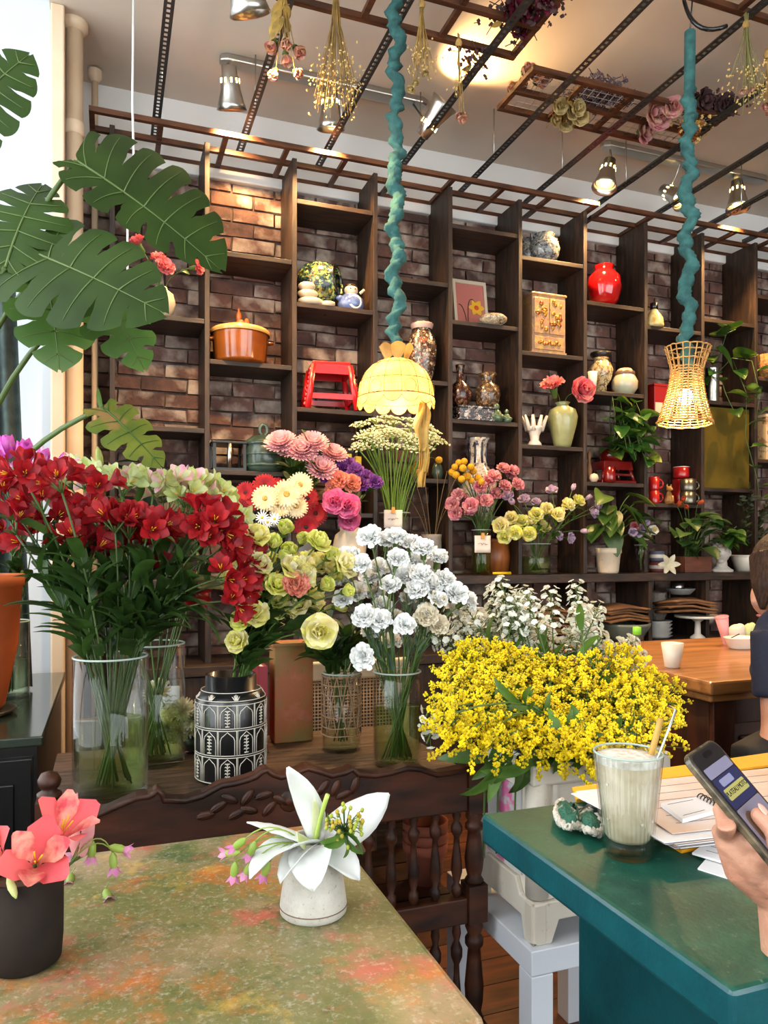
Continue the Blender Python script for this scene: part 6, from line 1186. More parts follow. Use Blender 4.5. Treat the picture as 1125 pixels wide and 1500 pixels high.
# ================================================================ MONSTERA
MON = mat('monstera_leaf', srgb(38, 60, 20), .42, c2=srgb(52, 76, 26), scale=7, trans=.2, rnd=.1, spec=.3); MONL = mat('monstera_light', srgb(96, 128, 58), .4, c2=srgb(70, 104, 44), scale=7, trans=.4); MONY = mat('monstera_yellowing', srgb(120, 128, 44), .5, c2=srgb(86, 104, 36), scale=14, trans=.35, c3=srgb(150, 116, 70), scale3=9, lo3=.6, hi3=.68)
PETI = mat('petiole_green', srgb(66, 88, 34), .45); VEIN = mat('leaf_vein', srgb(84, 104, 52), .45)
def monstera_leaf(base, tip, nrm, W, m, droop=.25, nf=6, gap=.5, q0=.38, seed=1, veins=True, curl=.15, asym=(1, 1)):
    base, tip = Vector(base), Vector(tip); X = (tip-base); L_ = X.length; X.normalize(); Z = Vector(nrm); Z = (Z-X*Z.dot(X)).normalized(); Y = Z.cross(X); rr = random.Random(seed)
    key = [(0, -.15, .16), (.1, -.2, .55), (.28, .04, .95), (.48, .36, 1.0), (.68, .66, .82), (.85, .88, .48), (1, 1.04, .02)]
    def marg(t):
        for (a, b, c), (d, e, f) in zip(key, key[1:]):
            if a <= t <= d: k = (t-a)/(d-a); return b+(e-b)*k, c+(f-c)*k
        return key[-1][1:]
    def wpt(x, y): z = -droop*(max(x, 0))**2*L_-curl*abs(y)/W*abs(y)+.04*abs(y); return base+X*(x*L_)+Y*y+Z*z
    mb = MB(); vm = MB(); rows = 8; cols = 6
    for s in (-1, 1):
        for i in range(nf):
            t0, t1 = i/nf, (i+1)/nf; tc_ = (t0+t1)/2; g = gap*rr.uniform(.7, 1.15)*(0.35 if i == nf-1 else 1); qs = q0*rr.uniform(.8, 1.3); ext = rr.uniform(.93, 1.05)
            vs_ = []
            for a in range(rows+1):
                f = a/rows
                for b in range(cols+1):
                    c = b/cols; t = t0+(t1-t0)*c
                    if f > qs: k = min(1, ((f-qs)/(1-qs))*3.0); sh = g*(.35+.65*k)*.5*k; t = tc_+(t-tc_)*(1-sh)
                    mx, my = marg(t); rx = .02+.94*t**1.15; fe = f*ext*(1-.10*((c-.5)*2)**2*f)
                    sweep = .10*f*f*(1-t)
                    vs_.append(wpt(rx+(mx-rx)*fe+sweep, s*my*W*fe*asym[0 if s > 0 else 1]))
            mb.add(vs_, [(a*(cols+1)+b, (a+1)*(cols+1)+b, (a+1)*(cols+1)+b+1, a*(cols+1)+b+1) if s > 0 else (a*(cols+1)+b, a*(cols+1)+b+1, (a+1)*(cols+1)+b+1, (a+1)*(cols+1)+b) for a in range(rows) for b in range(cols)])
            if veins: vm.tube([vs_[a*(cols+1)+cols//2]+Z*.0008 for a in range(rows)], [.0016*(1-a/rows)+.0004 for a in range(rows)], 4)
    vm.tube([wpt(x/8, 0)+Z*.001 for x in range(9)], [.0032-.0003*x for x in range(9)], 5)
    return mb, vm
mp_ = Vector((-.362, 2.38, .755))
pot = thing('terracotta_planter', 'large orange terracotta planter at the left edge on the black cabinet', 'planter', mp_); TERO = mat('orange_terracotta', srgb(176, 86, 40), .6, c2=srgb(150, 70, 32), scale=5)
MB().lathe([(0, .012), (.075, .012), (.085, .03), (.118, .2), (.128, .36), (.135, .365), (.135, .395), (.122, .395), (.115, .34), (0, .34)], 32).build('pot_wall', TERO, pot); MB().lathe([(0, 0), (.1, 0), (.115, .014), (.108, .016), (0, .012)], 28).build('saucer', mat('dark_saucer', srgb(30, 30, 30), .3), pot); MB().lathe([(0, .345), (.114, .342)], 24).build('soil', MATS['soil'], pot)
mo = thing('monstera', 'large monstera plant with split leaves by the bay window', 'plant', (mp_.x, mp_.y, mp_.z+.345)); MO = Vector(mo.location)
cm_ = Vector((.15, -.9, .25))
for k, (b, tp_, W, m, nr, dr, nf, gp, seed) in enumerate([
    (PT(28, 362, 1.66), PT(236, 440, 1.60), .165, MON, (.1, -.95, .3), .10, 6, .36, 1),
    (PT(112, 236, 1.72), PT(332, 372, 1.80), .20, MON, (.2, -.85, .4), .14, 7, .42, 2),
    (PT(66, 392, 1.78), PT(92, 528, 1.74), .11, MONL, (.2, -.9, .2), .2, 5, .5, 3),
    (PT(140, 425, 1.80), PT(222, 522, 1.80), .105, MONL, (.3, -.8, .4), .25, 5, .55, 4),
    (PT(152, 598, 1.72), PT(240, 672, 1.70), .072, MONY, (.3, -.85, .4), .15, 5, .6, 5),
    (PT(8, 392, 1.62), PT(52, 238, 1.70), .11, MON, (-.1, -.9, .4), .25, 6, .42, 6),
    (PT(-70, 190, 1.6), PT(34, 60, 1.62), .10, MON, (.1, -.9, .3), .2, 6, .4, 7)]):
    mb, vm = monstera_leaf(b, tp_, nr, W, m, dr, nf, gp, seed=seed, asym=(1.3, .5) if k == 1 else (1, 1)); lf = mb.build('leaf', m, mo, -MO); vm.build('veins', VEIN if m is not MONY else MONL, lf)
    mid = (b+MO)/2+Vector((-.18, -.1, .1)) if k != 4 else Vector(PT(-40, 670, 1.8)); pth = bez(MO, mid, b, 12); MB().tube([p-MO for p in pth], [.009-.0035*i/12 for i in range(13)], 8).build('petiole', PETI, mo)
lf = MB(); lf.petal(0, .05, .012, .1, .3, .5, 0, 'point', 5, 1); lf.build('new_leaf', MONL, mo, PT(149, 600, 1.72)-MO, zto((-.25, -.1, 1)))
# ================================================================ FRONT TABLE
LW = pmat('lily_white', srgb(232, 232, 232), srgb(216, 220, 214), rough=.5, trans=.25, rnd=.02, scale=14); LG = pmat('lily_green_throat', srgb(206, 214, 150), srgb(226, 228, 190))
SPK = layered('speckled_stoneware', srgb(170, 166, 156), [(srgb(196, 192, 182), 12, .4, .6, .8), (srgb(120, 110, 98), 220, .60, .68, .8), (srgb(90, 78, 66), 400, .64, .7, .8)], .55, 0, .3)
lv = Vector((.249, .947, .75)); t = thing('stoneware_bud_vase', 'small speckled grey stoneware vase holding the white lily', 'vase', lv)
MB().lathe([(0, 0), (.040, 0), (.043, .003), (.0435, .012), (.041, .03), (.034, .07), (.031, .09), (.0305, .097), (.027, .097), (.0265, .09), (.034, .02), (0, .015)], 40).build('body', SPK, t); ring(.0115, .0437, .0008).build('foot_line', mat('raw_clay', srgb(110, 84, 66), .8), t)
lc = PT(462, 1236, .965); t = thing('white_lily', 'big open white lily bloom in the speckled stoneware vase', 'flower', lv+Vector((0, 0, .02)), 0); o0 = Vector(t.location)
def lpetal(tip, W, bend, curl, ruf=.02, m=None, base=lc, side=None, ns=9):
    d = (Vector(tip)-base); L_ = d.length; d.normalize(); bd = Vector(bend); bd = (bd-d*bd.dot(d)).normalized(); yv = d.cross(bd)
    q = MB(); q.petal(0, L_*1.03, W, -curl*.55, curl*.75, .3, ruf, 'point', ns, 3, 0, 0, 0)
    M = Matrix((bd, yv, d)).transposed().to_4x4(); M.translation = base-o0; q.v = [tuple(M @ Vector(p)) for p in q.v]; q.build('petal', m or LW, t, solid=.0006)
S = PT
lpetal(S(426, 1122, .95), .046, (-.6, -.5, 0), .35, .02)
lpetal(S(360, 1272, .91), .066, (0, -.2, -1), .85, .03); lpetal(S(366, 1196, .99), .044, (0, .3, 1), -.5, .03); lpetal(S(455, 1298, .895), .056, (0, -.6, -1), 1.0, .04)
lpetal(S(568, 1166, .99), .056, (.3, -.4, .6), .25, .025); lpetal(S(530, 1283, .93), .04, (.5, 0, -1), .9, .03); lpetal(S(405, 1285, .91), .034, (-.3, -.3, -1), .9, .03, None); lpetal(S(545, 1176, 1.02), .03, (0, .4, 1), .2)
lpetal(S(430, 1222, .93), .022, (0, -.5, .6), .6, .01, LG); lpetal(S(462, 1168, .94), .012, (-.3, -.5, .3), .25, 0, LG)
MB().tube(bez(Vector((0, 0, 0)), (lc-o0)*.6, lc-o0), .0035, 8).build('stem', STEMG, t)
MB().tube(bez(lc-o0, S(470, 1190, .945)-o0+Vector((.0, 0, 0)), S(480, 1164, .94)-o0), [.003]*8, 8).build('pistil', mat('pistil_green', srgb(170, 196, 90), .4), t)
gh = S(505, 1207, .93); t2 = thing('yellow_filler_flower', 'tight yellow green budded filler flower beside the white lily', 'flower', lv+Vector((.004, 0, .02)), 0); o2 = Vector(t2.location); q = MB(); rr = random.Random(8)
for i in range(42):
    d = Vector((rr.gauss(0, 1), rr.gauss(0, 1)-.5, rr.gauss(0, .8)+.3)).normalized(); e = d*.026*rr.uniform(.75, 1.05); q.tube([(0, 0, -.01), e*.7, e], .0007, 3, 1); q.ell(e, (.0026, .0026, .0032), 6, 5, i % 2*2)
q.build('bud_cluster', [ANTH, STEMG, mat('bud_lime', srgb(150, 160, 50), .6)], t2, gh-o2); MB().tube(bez((0, 0, 0), Vector((.01, 0, .06)), gh-o2), .002, 6).build('stem', STEMG, t2)
for i in range(7): d = Vector((rr.uniform(-1, 1), rr.uniform(-1, .2), rr.uniform(-1, .1))).normalized(); put('leaf', LEAF_C, t2, gh-o2+Vector((0, 0, -.012)), zto(d, i), scale=.7)
BELL = pmat('fuchsia_bell', srgb(196, 110, 166), srgb(226, 170, 196)); 
def bellm(seed):
    q = MB(); q.lathe([(.001, 0), (.0035, .004), (.004, .010), (.003, .014)], 8, mi=1); 
    for j in range(5): q.petal(TAU*j/5, .010, .006, .25, .7, .2, 0, 'point', 3, 1, .002, .012, 0)
    return q.mesh('bell', [BELL, LEAFL])
BE = bellm(1)
t3 = thing('bell_flower_sprig', 'trailing sprig of small purple bells hanging left of the lily vase', 'flower', lv+Vector((-.012, 0, .09)), 0); o3 = Vector(t3.location)
for (u, v), (a, b) in (((345, 1262), (342, 1284)), ((352, 1248), (330, 1250)), ((374, 1232), (368, 1246)), ((372, 1262), (352, 1290)), ((395, 1262), (386, 1282)), ((360, 1228), (340, 1244))):
    p = S(u, v, .94)-o3; MB().tube(bez((0, 0, 0), (p.x*.6, p.y*.6-.01, p.z+.03), p), .0009, 4).build('sprig_stem', LEAFL, t3); put('bell', BE, t3, p, zto(S(a, b, .94)-S(u, v, .94)), scale=1.3)
DPOT = mat('matte_black_clay', srgb(32, 26, 23), .8, c2=srgb(40, 33, 28), scale=20, spec=.15); dp = Vector((-.0905, .944, .75))
t = thing('black_clay_pot', 'matte black clay cup holding pink alstroemeria at the lower left', 'pot', dp); MB().lathe([(0, 0), (.034, 0), (.039, .004), (.041, .03), (.0415, .102), (.038, .102), (.037, .02), (0, .015)], 36).build('cup_wall', DPOT, t); MB().lathe([(0, .092), (.038, .09)], 24).build('foam', mat('flower_foam', srgb(90, 70, 50), .9), t)
PAL = pmat('pink_alstroemeria', srgb(228, 108, 108), srgb(214, 84, 92), scale=18); PAS = pmat('pink_alstro_streaked', srgb(236, 160, 140), srgb(206, 70, 84), scale=90)
PB = m_alstro(PAL, PAS, 1, 5)
for lb, u, v, tt, d, s in (('front pink alstroemeria floret in the black clay cup', 52, 1268, .84, (.1, -.8, .55), 1.35), ('upper pink alstroemeria floret in the black clay cup', 82, 1236, .89, (.35, -.4, .8), 1.3), ('left pink alstroemeria floret at the photo edge', 8, 1262, .86, (-.5, -.6, .6), 1.2)):
    h_ = S(u, v, tt); flower('pink_alstroemeria', lb, 'flower', 'pink alstroemeria florets', (dp.x, dp.y, .765), (dp.x+(h_.x-dp.x)*.4, dp.y+(h_.y-dp.y)*.4, .852), h_, PB, bscale=s, face=(d, 1), leaves=LEAF_C, nl=1, lscale=.6)
flower('yellow_bud', 'yellow green bud leaning over the rim of the black clay cup', 'flower', None, (dp.x+.01, dp.y, .765), (dp.x+.01, dp.y-.02, .85), S(12, 1286, .82), [m_bud(.03, 3)], face=((.4, -.8, -.6), 1))
t = thing('folded_petal_flower', 'folded pale pink bloom standing behind the alstroemeria', 'flower', Vector((dp.x+.025, dp.y+.01, .80))); o4 = Vector(t.location); PF = pmat('pale_pink_fold', srgb(226, 164, 160), srgb(206, 130, 140))
for tp_, w_ in ((S(108, 1162, .93), .022), (S(128, 1190, .93), .024), (S(98, 1176, .95), .016)):
    b = S(116, 1256, .93); d = (tp_-b); q = MB(); q.petal(0, d.length, w_, -.1, .15, .5, .02, 'strap', 6, 2); q.build('petal', PF, t, b-o4, zto(d, 1.2))
MB().tube(bez((0, 0, 0), (.01, 0, .05), S(116, 1256, .93)-o4), .002, 5).build('stem', STEMG, t)
t = thing('bell_flower_sprig', 'sprig of pink bells resting at the far table edge beside the black cup', 'flower', S(128, 1250, .93)); o5 = Vector(t.location)
for (u, v), (a, b) in (((136, 1232), (134, 1250)), ((160, 1240), (178, 1244)), ((165, 1248), (166, 1262)), ((130, 1246), (120, 1250))):
    p = S(u, v, .94)-o5; MB().tube(bez((-.02, 0, -.01), (p.x*.4, p.y, p.z+.03), p), .0009, 4).build('sprig_stem', LEAFL, t); put('bell', BE, t, p, zto(S(a, b, .94)-S(u, v, .94)), scale=1.4)
for lb, u, v, d in (('fallen pink bud lying on the front table, nearest one', 154, 1322, (.2, -.9, -.25)), ('fallen pink bud lying on the front table near the black cup', 105, 1298, (-.1, -.9, -.3))):
    p = PZ(u, v-14, .75); t = thing('fallen_bud', lb, 'flower', p+Vector((0, 0, .005)), 0, 'fallen buds'); put('bell', BE, t, (0, 0, 0), zto(d), scale=1.5); MB().tube([(0, 0, 0), (.004, .015, .001)], .0008, 4).build('stalk', LEAFL, t)
# ================================================================ GREEN TABLE
ZG = .79; gp_ = PZ(920, 1252, ZG); GH = .145
t = thing('ribbed_glass', 'tall ribbed glass of iced milky drink on the green table', 'glass', gp_)
rib = lambda a, z: .012*math.sin(a*34)
MB().lathe([(0, 0), (.030, 0), (.033, .004), (.0475, GH), (.0455, GH), (.0315, .01), (0, .008)], 136, wob=rib).build('glass_wall', GLASS, t)
MB().tube([(.0465*math.cos(TAU*i/40), .0465*math.sin(TAU*i/40), GH) for i in range(40)], .0016, 6, closed=True).build('rim', MATS['glass_rim'], t)
MILK = mat('milky_drink', srgb(214, 200, 172), .4, c2=srgb(190, 172, 140), scale=30); FOAM = mat('milk_foam', srgb(240, 236, 228), .7, c2=srgb(206, 196, 180), scale=90, bump=.6, bscale=90)
MB().lathe([(0, .024), (.028, .024), (.032, .03), (.0435, .132), (0, .132)], 40).build('drink', MILK, t); MB().lathe([(.0435, .131), (.044, .139), (.02, .142), (0, .141)], 40).build('foam', FOAM, t); MB().lathe([(0, .0085), (.0305, .0085), (.031, .023), (0, .023)], 32).build('melt_water', glassmat('brown_melt', (.8, .72, .6)), t)
for i in range(7): a = rr.uniform(0, 6.28); z_ = rr.uniform(.03, .12); r_ = (.031+.0125*(z_-.024)/.11)*.985; MB().box((r_*math.cos(a), r_*math.sin(a), z_), (.004, .004, .003), rot=(rr.random(), rr.random(), a)).build('ice_chip', FOAM, t)
st_ = MB().tube([gp_+Vector((.008, .004, .03)), S(968, 1052, 1.06)], .0044, 12, caps=False).build('bamboo_straw', mat('bamboo', srgb(206, 166, 84), .5, c2=srgb(180, 136, 58), scale=20)); tag(st_, 'yellow bamboo straw standing in the milky drink', 'straw')
sp_ = thing('long_spoon', 'thin metal spoon handle leaning in the milky drink', 'spoon', gp_+Vector((.02, -.005, .02))); o6 = Vector(sp_.location); a, b = S(958, 1125, 1.03), S(990, 1040, 1.05); MB().tube([(0, 0, 0), a-o6, (a+b)/2-o6, b-o6, S(980, 1034, 1.06)-o6], [.002, .0018, .0016, .0022, .0018], 8).build('handle', METAL, sp_); MB().ell((0, 0, 0), (.008, .004, .012)).build('spoon_bowl', METAL, sp_)
# crochet pouch
cw = PZ(845, 1205, ZG); t = thing('crochet_pouch', 'crumpled green crochet pouch with white ruffled edging', 'pouch', cw); YARN = mat('white_yarn', srgb(226, 218, 202), .9, bump=1, bscale=220); GYARN = mat('green_yarn', srgb(52, 110, 88), .9, c2=srgb(200, 190, 168), scale=46, lo=.56, hi=.62, bump=1, bscale=200)
edge = [(818, 1176), (814, 1192), (820, 1205), (832, 1212), (842, 1208), (852, 1212), (866, 1218), (880, 1222), (884, 1212), (874, 1196), (880, 1182), (866, 1186), (850, 1188), (838, 1190), (830, 1182), (824, 1174)]
ep = [PZ(u, v, ZG+.008+.012*abs(math.sin(i*1.3))) for i, (u, v) in enumerate(edge)]; cen = sum(ep, Vector())/len(ep)
m = MB(); n_ = len(ep); m.add([p-cw for p in ep]+[p.lerp(cen, .4)-cw+Vector((0, 0, .010+.006*math.sin(i*2))) for i, p in enumerate(ep)]+[cen-cw+Vector((0, 0, .004))], [(i, (i+1) % n_, n_+(i+1) % n_, n_+i) for i in range(n_)]+[(n_+i, n_+(i+1) % n_, 2*n_) for i in range(n_)]); m.build('knit_body', GYARN, t, solid=.006)
ed = []
for i in range(n_):
    for k in range(6): ed.append(ep[i].lerp(ep[(i+1) % n_], k/6)-cw+Vector((0, 0, .003*math.sin(k*PI*.66+i))))
MB().tube(ed, .0052, 7, closed=True).build('ruffled_edging', YARN, t)
# papers and envelopes: flat sheets on the table
PAP = mat('white_paper', srgb(226, 224, 226), .7); PAPW = mat('peach_print', srgb(222, 206, 198), .6, c2=srgb(206, 166, 138), scale=6); ENV = mat('yellow_envelope', srgb(236, 170, 14), .5, c2=srgb(222, 150, 10), scale=5)
def sheet(name, label, cat, quad, z, th, m, lines=0, group=None, bend=.0, nl=8, inkm=None, lab='print_line'):
    """flat sheet; quad = four pixel corners lying on height z"""
    c = [PZ(u, v, z) for u, v in quad]; o = sum(c, Vector())/4; t = thing(name, label, cat, o, 0, group)
    pt = lambda a, b: (c[0].lerp(c[1], a)).lerp(c[3].lerp(c[2], a), b)-o
    q = MB(); q.add([pt(a, b)+Vector((0, 0, k)) for k in (0, th) for a, b in ((0, 0), (1, 0), (1, 1), (0, 1))], [(3, 2, 1, 0), (4, 5, 6, 7), (0, 1, 5, 4), (1, 2, 6, 5), (2, 3, 7, 6), (3, 0, 4, 7)], 0, False); q.build('page', m, t)
    for i in range(lines):
        b = .15+.7*i/max(1, lines-1); a1 = rr.uniform(.5, .92); MB().tube([pt(.1, b)+Vector((0, 0, th)), pt(a1, b)+Vector((0, 0, th))], .0005, 4).build(lab, inkm or INK, t)
    return t, pt
sheet('yellow_envelope', 'yellow padded envelope at the back of the green table', 'envelope', [(838, 1158), (1200, 1105), (1230, 1128), (845, 1176)], ZG, .006, ENV)
sheet('black_strap_folder', 'black folder edge between the two yellow envelopes', 'folder', [(960, 1144), (1210, 1112), (1215, 1120), (965, 1152)], ZG+.0075, .003, BLACK)
sheet('yellow_envelope', 'upper yellow envelope lying across the papers behind the phone', 'envelope', [(945, 1132), (1190, 1096), (1215, 1112), (955, 1146)], ZG+.018, .004, ENV)
sheet('yellow_envelope', 'yellow envelope under the front of the paper pile', 'envelope', [(905, 1195), (1130, 1150), (1150, 1222), (998, 1250)], ZG, .004, ENV)
for i in range(10):
    dx, dy = rr.uniform(-6, 6), rr.uniform(-3, 3)
    sheet('paper_sheet', 'loose printed sheet in the paper pile behind the glass, %s from the bottom' % ORD[i], 'paper', [(842+dx, 1166+dy-i*.6), (1190+dx, 1130+dy-i), (1200+dx, 1217+dy-i), (985+dx*2, 1242+dy-i)], ZG+.005+i*.0032, .0014, PAPW if i % 4 == 3 else PAP, 0, 'paper pile')
t, pt = sheet('printed_form', 'top form of the paper pile with fine ruled lines and a small stamp', 'paper', [(880, 1152), (1180, 1120), (1190, 1198), (985, 1222)], ZG+.0375, .001, PAPW, 6)
MB().tube([pt(.18, .75)+Vector((.006*math.cos(TAU*i/12), .005*math.sin(TAU*i/12), .0012)) for i in range(12)], .0007, 4, closed=True).build('stamp', INK, t)
t, pt = sheet('spiral_notebook', 'small white spiral bound notebook on the paper pile', 'notebook', [(968, 1182), (1024, 1172), (1058, 1190), (1000, 1206)], ZG+.0395, .006, PAP, 2)
ev = (pt(1, 1)-pt(1, 0)).normalized(); sv_ = ev.cross(Vector((0, 0, 1)))
for i in range(7): c_ = pt(1, .08+.14*i)+Vector((0, 0, .005)); MB().tube([c_+sv_*(.0065*math.cos(a))+Vector((0, 0, .0065*math.sin(a))) for a in [TAU*k/12 for k in range(12)]], .0011, 5, closed=True).build('spiral_ring', BLACK, t)
sheet('open_leaflet', 'white leaflet with text lines below the hand, lower one', 'paper', [(1022, 1274), (1160, 1318), (1200, 1240), (1060, 1230)], ZG, .002, PAP, 0)
t, pt = sheet('open_leaflet', 'white leaflet with ruled text lines below the hand, upper one', 'paper', [(1014, 1252), (1150, 1292), (1190, 1222), (1062, 1214)], ZG+.004, .003, PAP, 6)
# ================================================================ PHONE IN HAND
def fuse(o, vox, it=6): 
    md = o.modifiers.new('fuse', 'REMESH'); md.mode = 'VOXEL'; md.voxel_size = vox; md.use_smooth_shade = True; s_ = o.modifiers.new('smooth', 'SMOOTH'); s_.iterations = it; s_.factor = .5; return o
tl, tr_ = S(1007, 1108, .795), S(1049, 1080, .85); wv_ = (tr_-tl).normalized(); lv_ = S(1150, 1232, .775)-S(1028, 1094, .822); lv_ = (lv_-wv_*lv_.dot(wv_)).normalized(); nv_ = lv_.cross(wv_)
PM = Matrix((wv_, -lv_, nv_)).transposed().to_4x4(); PM.translation = tl   # local: x across, y up the phone (screen hangs down from y = 0), z out of the screen
ph = thing('phone', 'phone in a clear edged case showing a photo, held in the hand', 'phone', tl); ph.rotation_mode = 'QUATERNION'; ph.rotation_quaternion = PM.to_quaternion()
def rrect(w_, h_, r, n=5, x0=0, y0=0): return [(x0+cx+r*math.cos(a), -(y0+h_)+cy+r*math.sin(a)) for cx, cy, s in ((w_-r, r, -PI/2), (w_-r, h_-r, 0), (r, h_-r, PI/2), (r, r, PI)) for a in [s+PI/2*i/n for i in range(n+1)]]
PW, PL = .0715, .147
MB().prism(rrect(PW, PL, .011), -.009*1, 0).build('body', mat('case_dark', srgb(54, 50, 44), .3, .3), ph, bevel=.002); MB().prism(rrect(PW+.004, PL+.004, .013, 5, -.002, -.002), -.0085, -.0008).build('clear_case', mat('case_edge', srgb(112, 98, 74), .2, c2=srgb(50, 44, 36), scale=60, coat=.5), ph, bevel=.0015)
scr = lambda nm, c, x0, y0, w_, h_, z=.0004, r=.002, es=.22: MB().prism(rrect(w_, h_, r, 3, x0, y0), z-.0003, z).build(nm, mat('screen_'+nm, c, .3, emit=c, estr=es), ph)
scr('screen_glass', srgb(26, 24, 28), .003, .003, PW-.006, PL-.006, .0004, .009, .15)
scr('header_strip', srgb(116, 112, 134), .005, .020, PW-.010, .012, .0007); scr('navy_block', srgb(34, 38, 72), .005, .033, PW-.010, .034, .0007); scr('caption_bar', srgb(120, 120, 150), .016, .036, .030, .008, .0010); scr('title_plate', srgb(150, 144, 84), .010, .046, .052, .0125, .0010)
scr('photo_grey', srgb(110, 104, 118), .005, .068, PW-.010, .06, .0007); scr('photo_oval', srgb(96, 72, 58), .010, .074, .02, .034, .0010, .0095); scr('photo_dark', srgb(52, 46, 52), .032, .09, .03, .034, .0010, .01); scr('camera_island', srgb(10, 10, 12), .026, .006, .020, .006, .0009, .0029, .05)
fc = bpy.data.curves.new('title_lettering', 'FONT'); fc.body = 'PLATEAU MOTO'; fc.size = .0076; fc.extrude = .0001; fc.align_x = 'CENTER'; fc.align_y = 'CENTER'; fc.space_character = .92
fo = bpy.data.objects.new('title_lettering_curve', fc); COL.objects.link(fo); bpy.context.view_layer.update()
lm_ = bpy.data.meshes.new_from_object(fo.evaluated_get(bpy.context.evaluated_depsgraph_get())); bpy.data.objects.remove(fo); lm_.materials.append(mat('screen_ink', srgb(20, 20, 18), .5)); put('title_lettering', lm_, ph, (.036, -.0522, .0012))
SKIN = mat('skin', srgb(196, 146, 120), .5, c2=srgb(178, 122, 98), scale=18, bump=.15, bscale=160); SKIN.node_tree.nodes['Principled BSDF'].inputs['Subsurface Weight'].default_value = .08; SKIN.node_tree.nodes['Principled BSDF'].inputs['Subsurface Radius'].default_value = (.01, .004, .002)
pe = thing('person', 'bare forearm and hand reaching in to hold a phone', 'person', S(1150, 1420, .80)); oP = Vector(pe.location); NP = -nv_
def pl(x, y, z): return PM @ Vector((x, -y, z))            # a point in the phone's frame
hb = MB(); T = lambda pts, rs: hb.tube([Vector(p)-oP for p in pts], rs, 14)
wr = S(1143, 1312, .80); 
back = [pl(.004, .088, -.022), pl(.008, .104, -.026), pl(.012, .120, -.028), pl(.018, .134, -.028)]          # knuckles behind the phone's left edge
kn_px = [S(1064, 1220, .800), S(1080, 1236, .825), S(1097, 1252, .845), S(1114, 1268, .86)]
for i, kp in enumerate(kn_px):
    T([wr, wr.lerp(kp, .5), kp], [.022, .019, .0135])
    y = .066+.019*i; mid_ = pl(-.010, y+.006, -.010) if i == 0 else pl(.022, y+.004, -.040); wrap = pl(.016, y-.006, -.020-.002*i); tipf = pl(.046, y-.010, -.018)
    T([kp, mid_, wrap, tipf], [.0118, .0098, .0088, .0075]); hb.ell(tipf-oP, .0076, 10, 8)
th0, th1, th2, th3 = wr.lerp(kn_px[0], .35)+nv_*.006, pl(.012, .118, .012), pl(.018, .098, .012), pl(.019, .083, .0095)
T([th0, th1, th2, th3], [.021, .0125, .0102, .0088]); hb.ell(th3-oP, .0088, 12, 8); T([th0, th1.lerp(kn_px[0], .5), kn_px[0]], [.018, .012, .012])
T([wr, S(1085, 1272, .80), S(1058, 1210, .80)], [.024, .019, .013]); T([wr, S(1100, 1250, .795), th1], [.022, .02, .012]); T([S(1058, 1206, .797), S(1095, 1228, .788), S(1128, 1255, .785)], [.013, .017, .02]); T([S(1062, 1228, .797), S(1096, 1258, .788), S(1132, 1292, .79)], [.013, .018, .022]); T([S(1078, 1215, .792), S(1110, 1240, .783)], [.013, .016]); el = S(1185, 1480, .80); T([wr, S(1146, 1350, .80), S(1158, 1410, .80), el], [.0235, .0235, .029, .036]); ua = S(1330, 1380, .72); T([el, ua], [.037, .043]); hb.ell(el-oP, .037)
fuse(hb.build('arm', SKIN, pe), .0022, 14)
MB().ell((0, 0, 0), (.0056, .0075, .0012), 12, 6).build('thumb_nail', mat('nail', srgb(222, 172, 156), .3), pe, th3+nv_*.0082-(lv_*.002)-oP, PM.to_quaternion())
sl = MB().tube([el.lerp(ua, .45)-oP, ua-oP], [.052, .058], 20).build('sleeve', mat('sleeve_cloth', srgb(150, 150, 150), .9), pe)
# ================================================================ PERSON AT THE DESK
NAVY = mat('navy_shirt', srgb(22, 26, 46), .85, bump=.4, bscale=30); BLKT = mat('black_trousers', srgb(20, 20, 22), .8); HAIR = mat('dark_brown_hair', srgb(34, 20, 13), .5, c2=srgb(66, 40, 24), scale=30, stretch=(6, 6, .6), bump=.8, bscale=60, spec=.25)
hd_ = S(1147, 846, 2.1); ps = thing('person', 'person in a navy shirt bending over at the pine desk', 'person', (S(1190, 1090, 2.02).x, S(1190, 1090, 2.02).y, 0)); oQ = Vector(ps.location)
pel, che, nek = S(1215, 1085, 2.0), S(1180, 965, 2.0), S(1162, 898, 2.04)
shL, shR = S(1140, 925, 1.93), S(1205, 920, 2.14); elL, elR = S(1140, 1062, 1.90), S(1245, 1035, 2.2)
def tubes(lst, eller=(), n=16):
    m = MB()
    for pts, rs in lst: m.tube([Vector(p)-oQ for p in pts], rs, n)
    for c, r in eller: m.ell(Vector(c)-oQ, r, 20, 14)
    return m
fw = Vector((-.80, .15, -.45)).normalized()   # where the face looks
knL, knR = S(1118, 1108, 1.86), S(1150, 1100, 2.10); ftL, ftR = Vector((knL.x+.02, knL.y+.02, .06)), Vector((knR.x+.05, knR.y+.02, .06)); wrL, wrR = S(1148, 1085, 1.80), S(1190, 1000, 2.25)
wrL = S(1128, 1112, 1.84)
body = tubes([([pel, che, nek], [.13, .13, .06]), ([nek, hd_-fw*.02+Vector((0, 0, -.05))], [.05, .05]), ([shL, elL, wrL], [.05, .04, .028]), ([shR, elR, wrR], [.05, .04, .028]), ([shL, che, shR], [.06, .1, .06]), ([pel, knL, ftL], [.09, .062, .04]), ([pel, knR, ftR], [.09, .062, .04]),
    ([wrL, wrL+Vector((-.03, .02, -.03)), wrL+Vector((-.07, .03, -.04))], [.026, .03, .018]), ([wrR, wrR+Vector((-.07, .03, -.01))], [.026, .022])], [(hd_, (.078, .078, .105)), (hd_+fw*.04+Vector((0, 0, -.035)), (.055, .055, .06)), (hd_+fw*.098+Vector((0, 0, -.02)), (.014, .012, .016))])
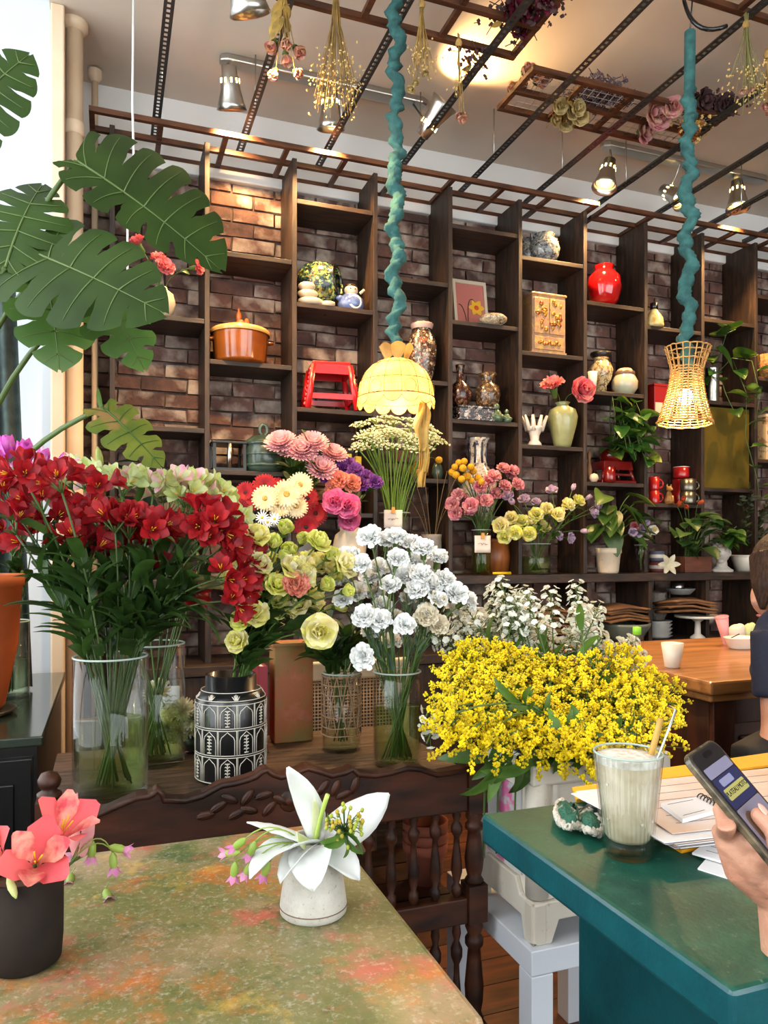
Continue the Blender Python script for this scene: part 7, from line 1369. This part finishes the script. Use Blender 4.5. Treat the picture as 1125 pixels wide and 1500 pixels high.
for base_, s_ in ((wrL+Vector((-.07, .03, -.04)), 1), (wrR+Vector((-.07, .03, -.01)), 1)):
    for k in range(4): q = base_+Vector((-.005, (k-1.5)*.016, 0)); body.tube([q-oQ, q+Vector((-.03, 0, -.008))-oQ, q+Vector((-.055+.006*abs(k-1.5), 0, -.026))-oQ], [.0095, .009, .007], 8)
    q = base_+Vector((.03, -.03, .0)); body.tube([q-oQ, q+Vector((-.03, -.02, -.01))-oQ, q+Vector((-.05, -.018, -.02))-oQ], [.011, .0095, .008], 8)
fuse(body.build('body', SKIN, ps), .008, 4)
shirt = tubes([([pel+Vector((0, 0, .0)), che, nek+Vector((0, 0, -.03))], [.142, .142, .085]), ([shL, shL.lerp(elL, .72)], [.067, .062]), ([shR, shR.lerp(elR, .72)], [.067, .062]), ([shL, che+Vector((0, 0, .04)), shR], [.07, .11, .07])]); fuse(shirt.build('shirt', NAVY, ps), .009, 5)
tro = tubes([([pel+Vector((0, 0, .02)), pel+Vector((0, 0, -.06))], [.145, .13]), ([pel, knL, ftL+Vector((0, 0, .06))], [.105, .078, .055]), ([pel, knR, ftR+Vector((0, 0, .06))], [.105, .078, .055])]); fuse(tro.build('trousers', BLKT, ps), .01, 4)
for ft in (ftL, ftR): MB().ell(ft+Vector((-.05, .01, -.022))-oQ, (.125, .045, .038), 16, 10).build('shoe', BLKT, ps)
hr = tubes([([hd_+fw*.06+Vector((0, 0, .085)), hd_+fw*.105+Vector((0, -.03, .03)), hd_+fw*.108+Vector((0, -.035, -.035))], [.045, .028, .008]), ([hd_+fw*.07+Vector((0, -.05, .06)), hd_+fw*.085+Vector((0, -.062, .0)), hd_+fw*.08+Vector((0, -.066, -.05))], [.03, .02, .006])], [(hd_-fw*.018+Vector((0, 0, .03)), (.098, .096, .100)), (hd_-fw*.05+Vector((0, .01, -.03)), (.07, .08, .07))])
fuse(hr.build('hair', HAIR, ps), .006, 3)
sdv = Vector((-.1, -.95, -.1)).normalized()
MB().ell((0, 0, 0), (.018, .008, .028), 14, 10).tube([(.012*math.cos(a), -.007, .02*math.sin(a)) for a in [TAU*i/12 for i in range(12)]], .0045, 6, closed=True).build('ear', SKIN, ps, hd_+sdv*.103-oQ+Vector((.0, 0, -.018)))
for s in (-1, 1): MB().ell((0, 0, 0), (.007, .008, .004)).build('eye', BLACK, ps, hd_+fw*.076+Vector((.0, s*.026, -.004))-oQ)
MB().ell((0, 0, 0), (.006, .016, .005)).build('mouth', mat('lips', srgb(170, 96, 88), .5), ps, hd_+fw*.078+Vector((0, 0, -.068))-oQ)
sto = thing('wooden_stool', 'round dark stool under the seated person', 'stool', (pel.x, pel.y, 0)); zs_ = pel.z-.15
MB().lathe([(0, zs_-.03), (.16, zs_-.03), (.165, zs_-.015), (.16, zs_), (0, zs_)], 28).build('seat', CARVE, sto)
for a in range(4): MB().tube([(.11*math.cos(a*PI/2+.7), .11*math.sin(a*PI/2+.7), zs_-.03), (.16*math.cos(a*PI/2+.7), .16*math.sin(a*PI/2+.7), 0)], .016, 10).build('leg', CARVE, sto)
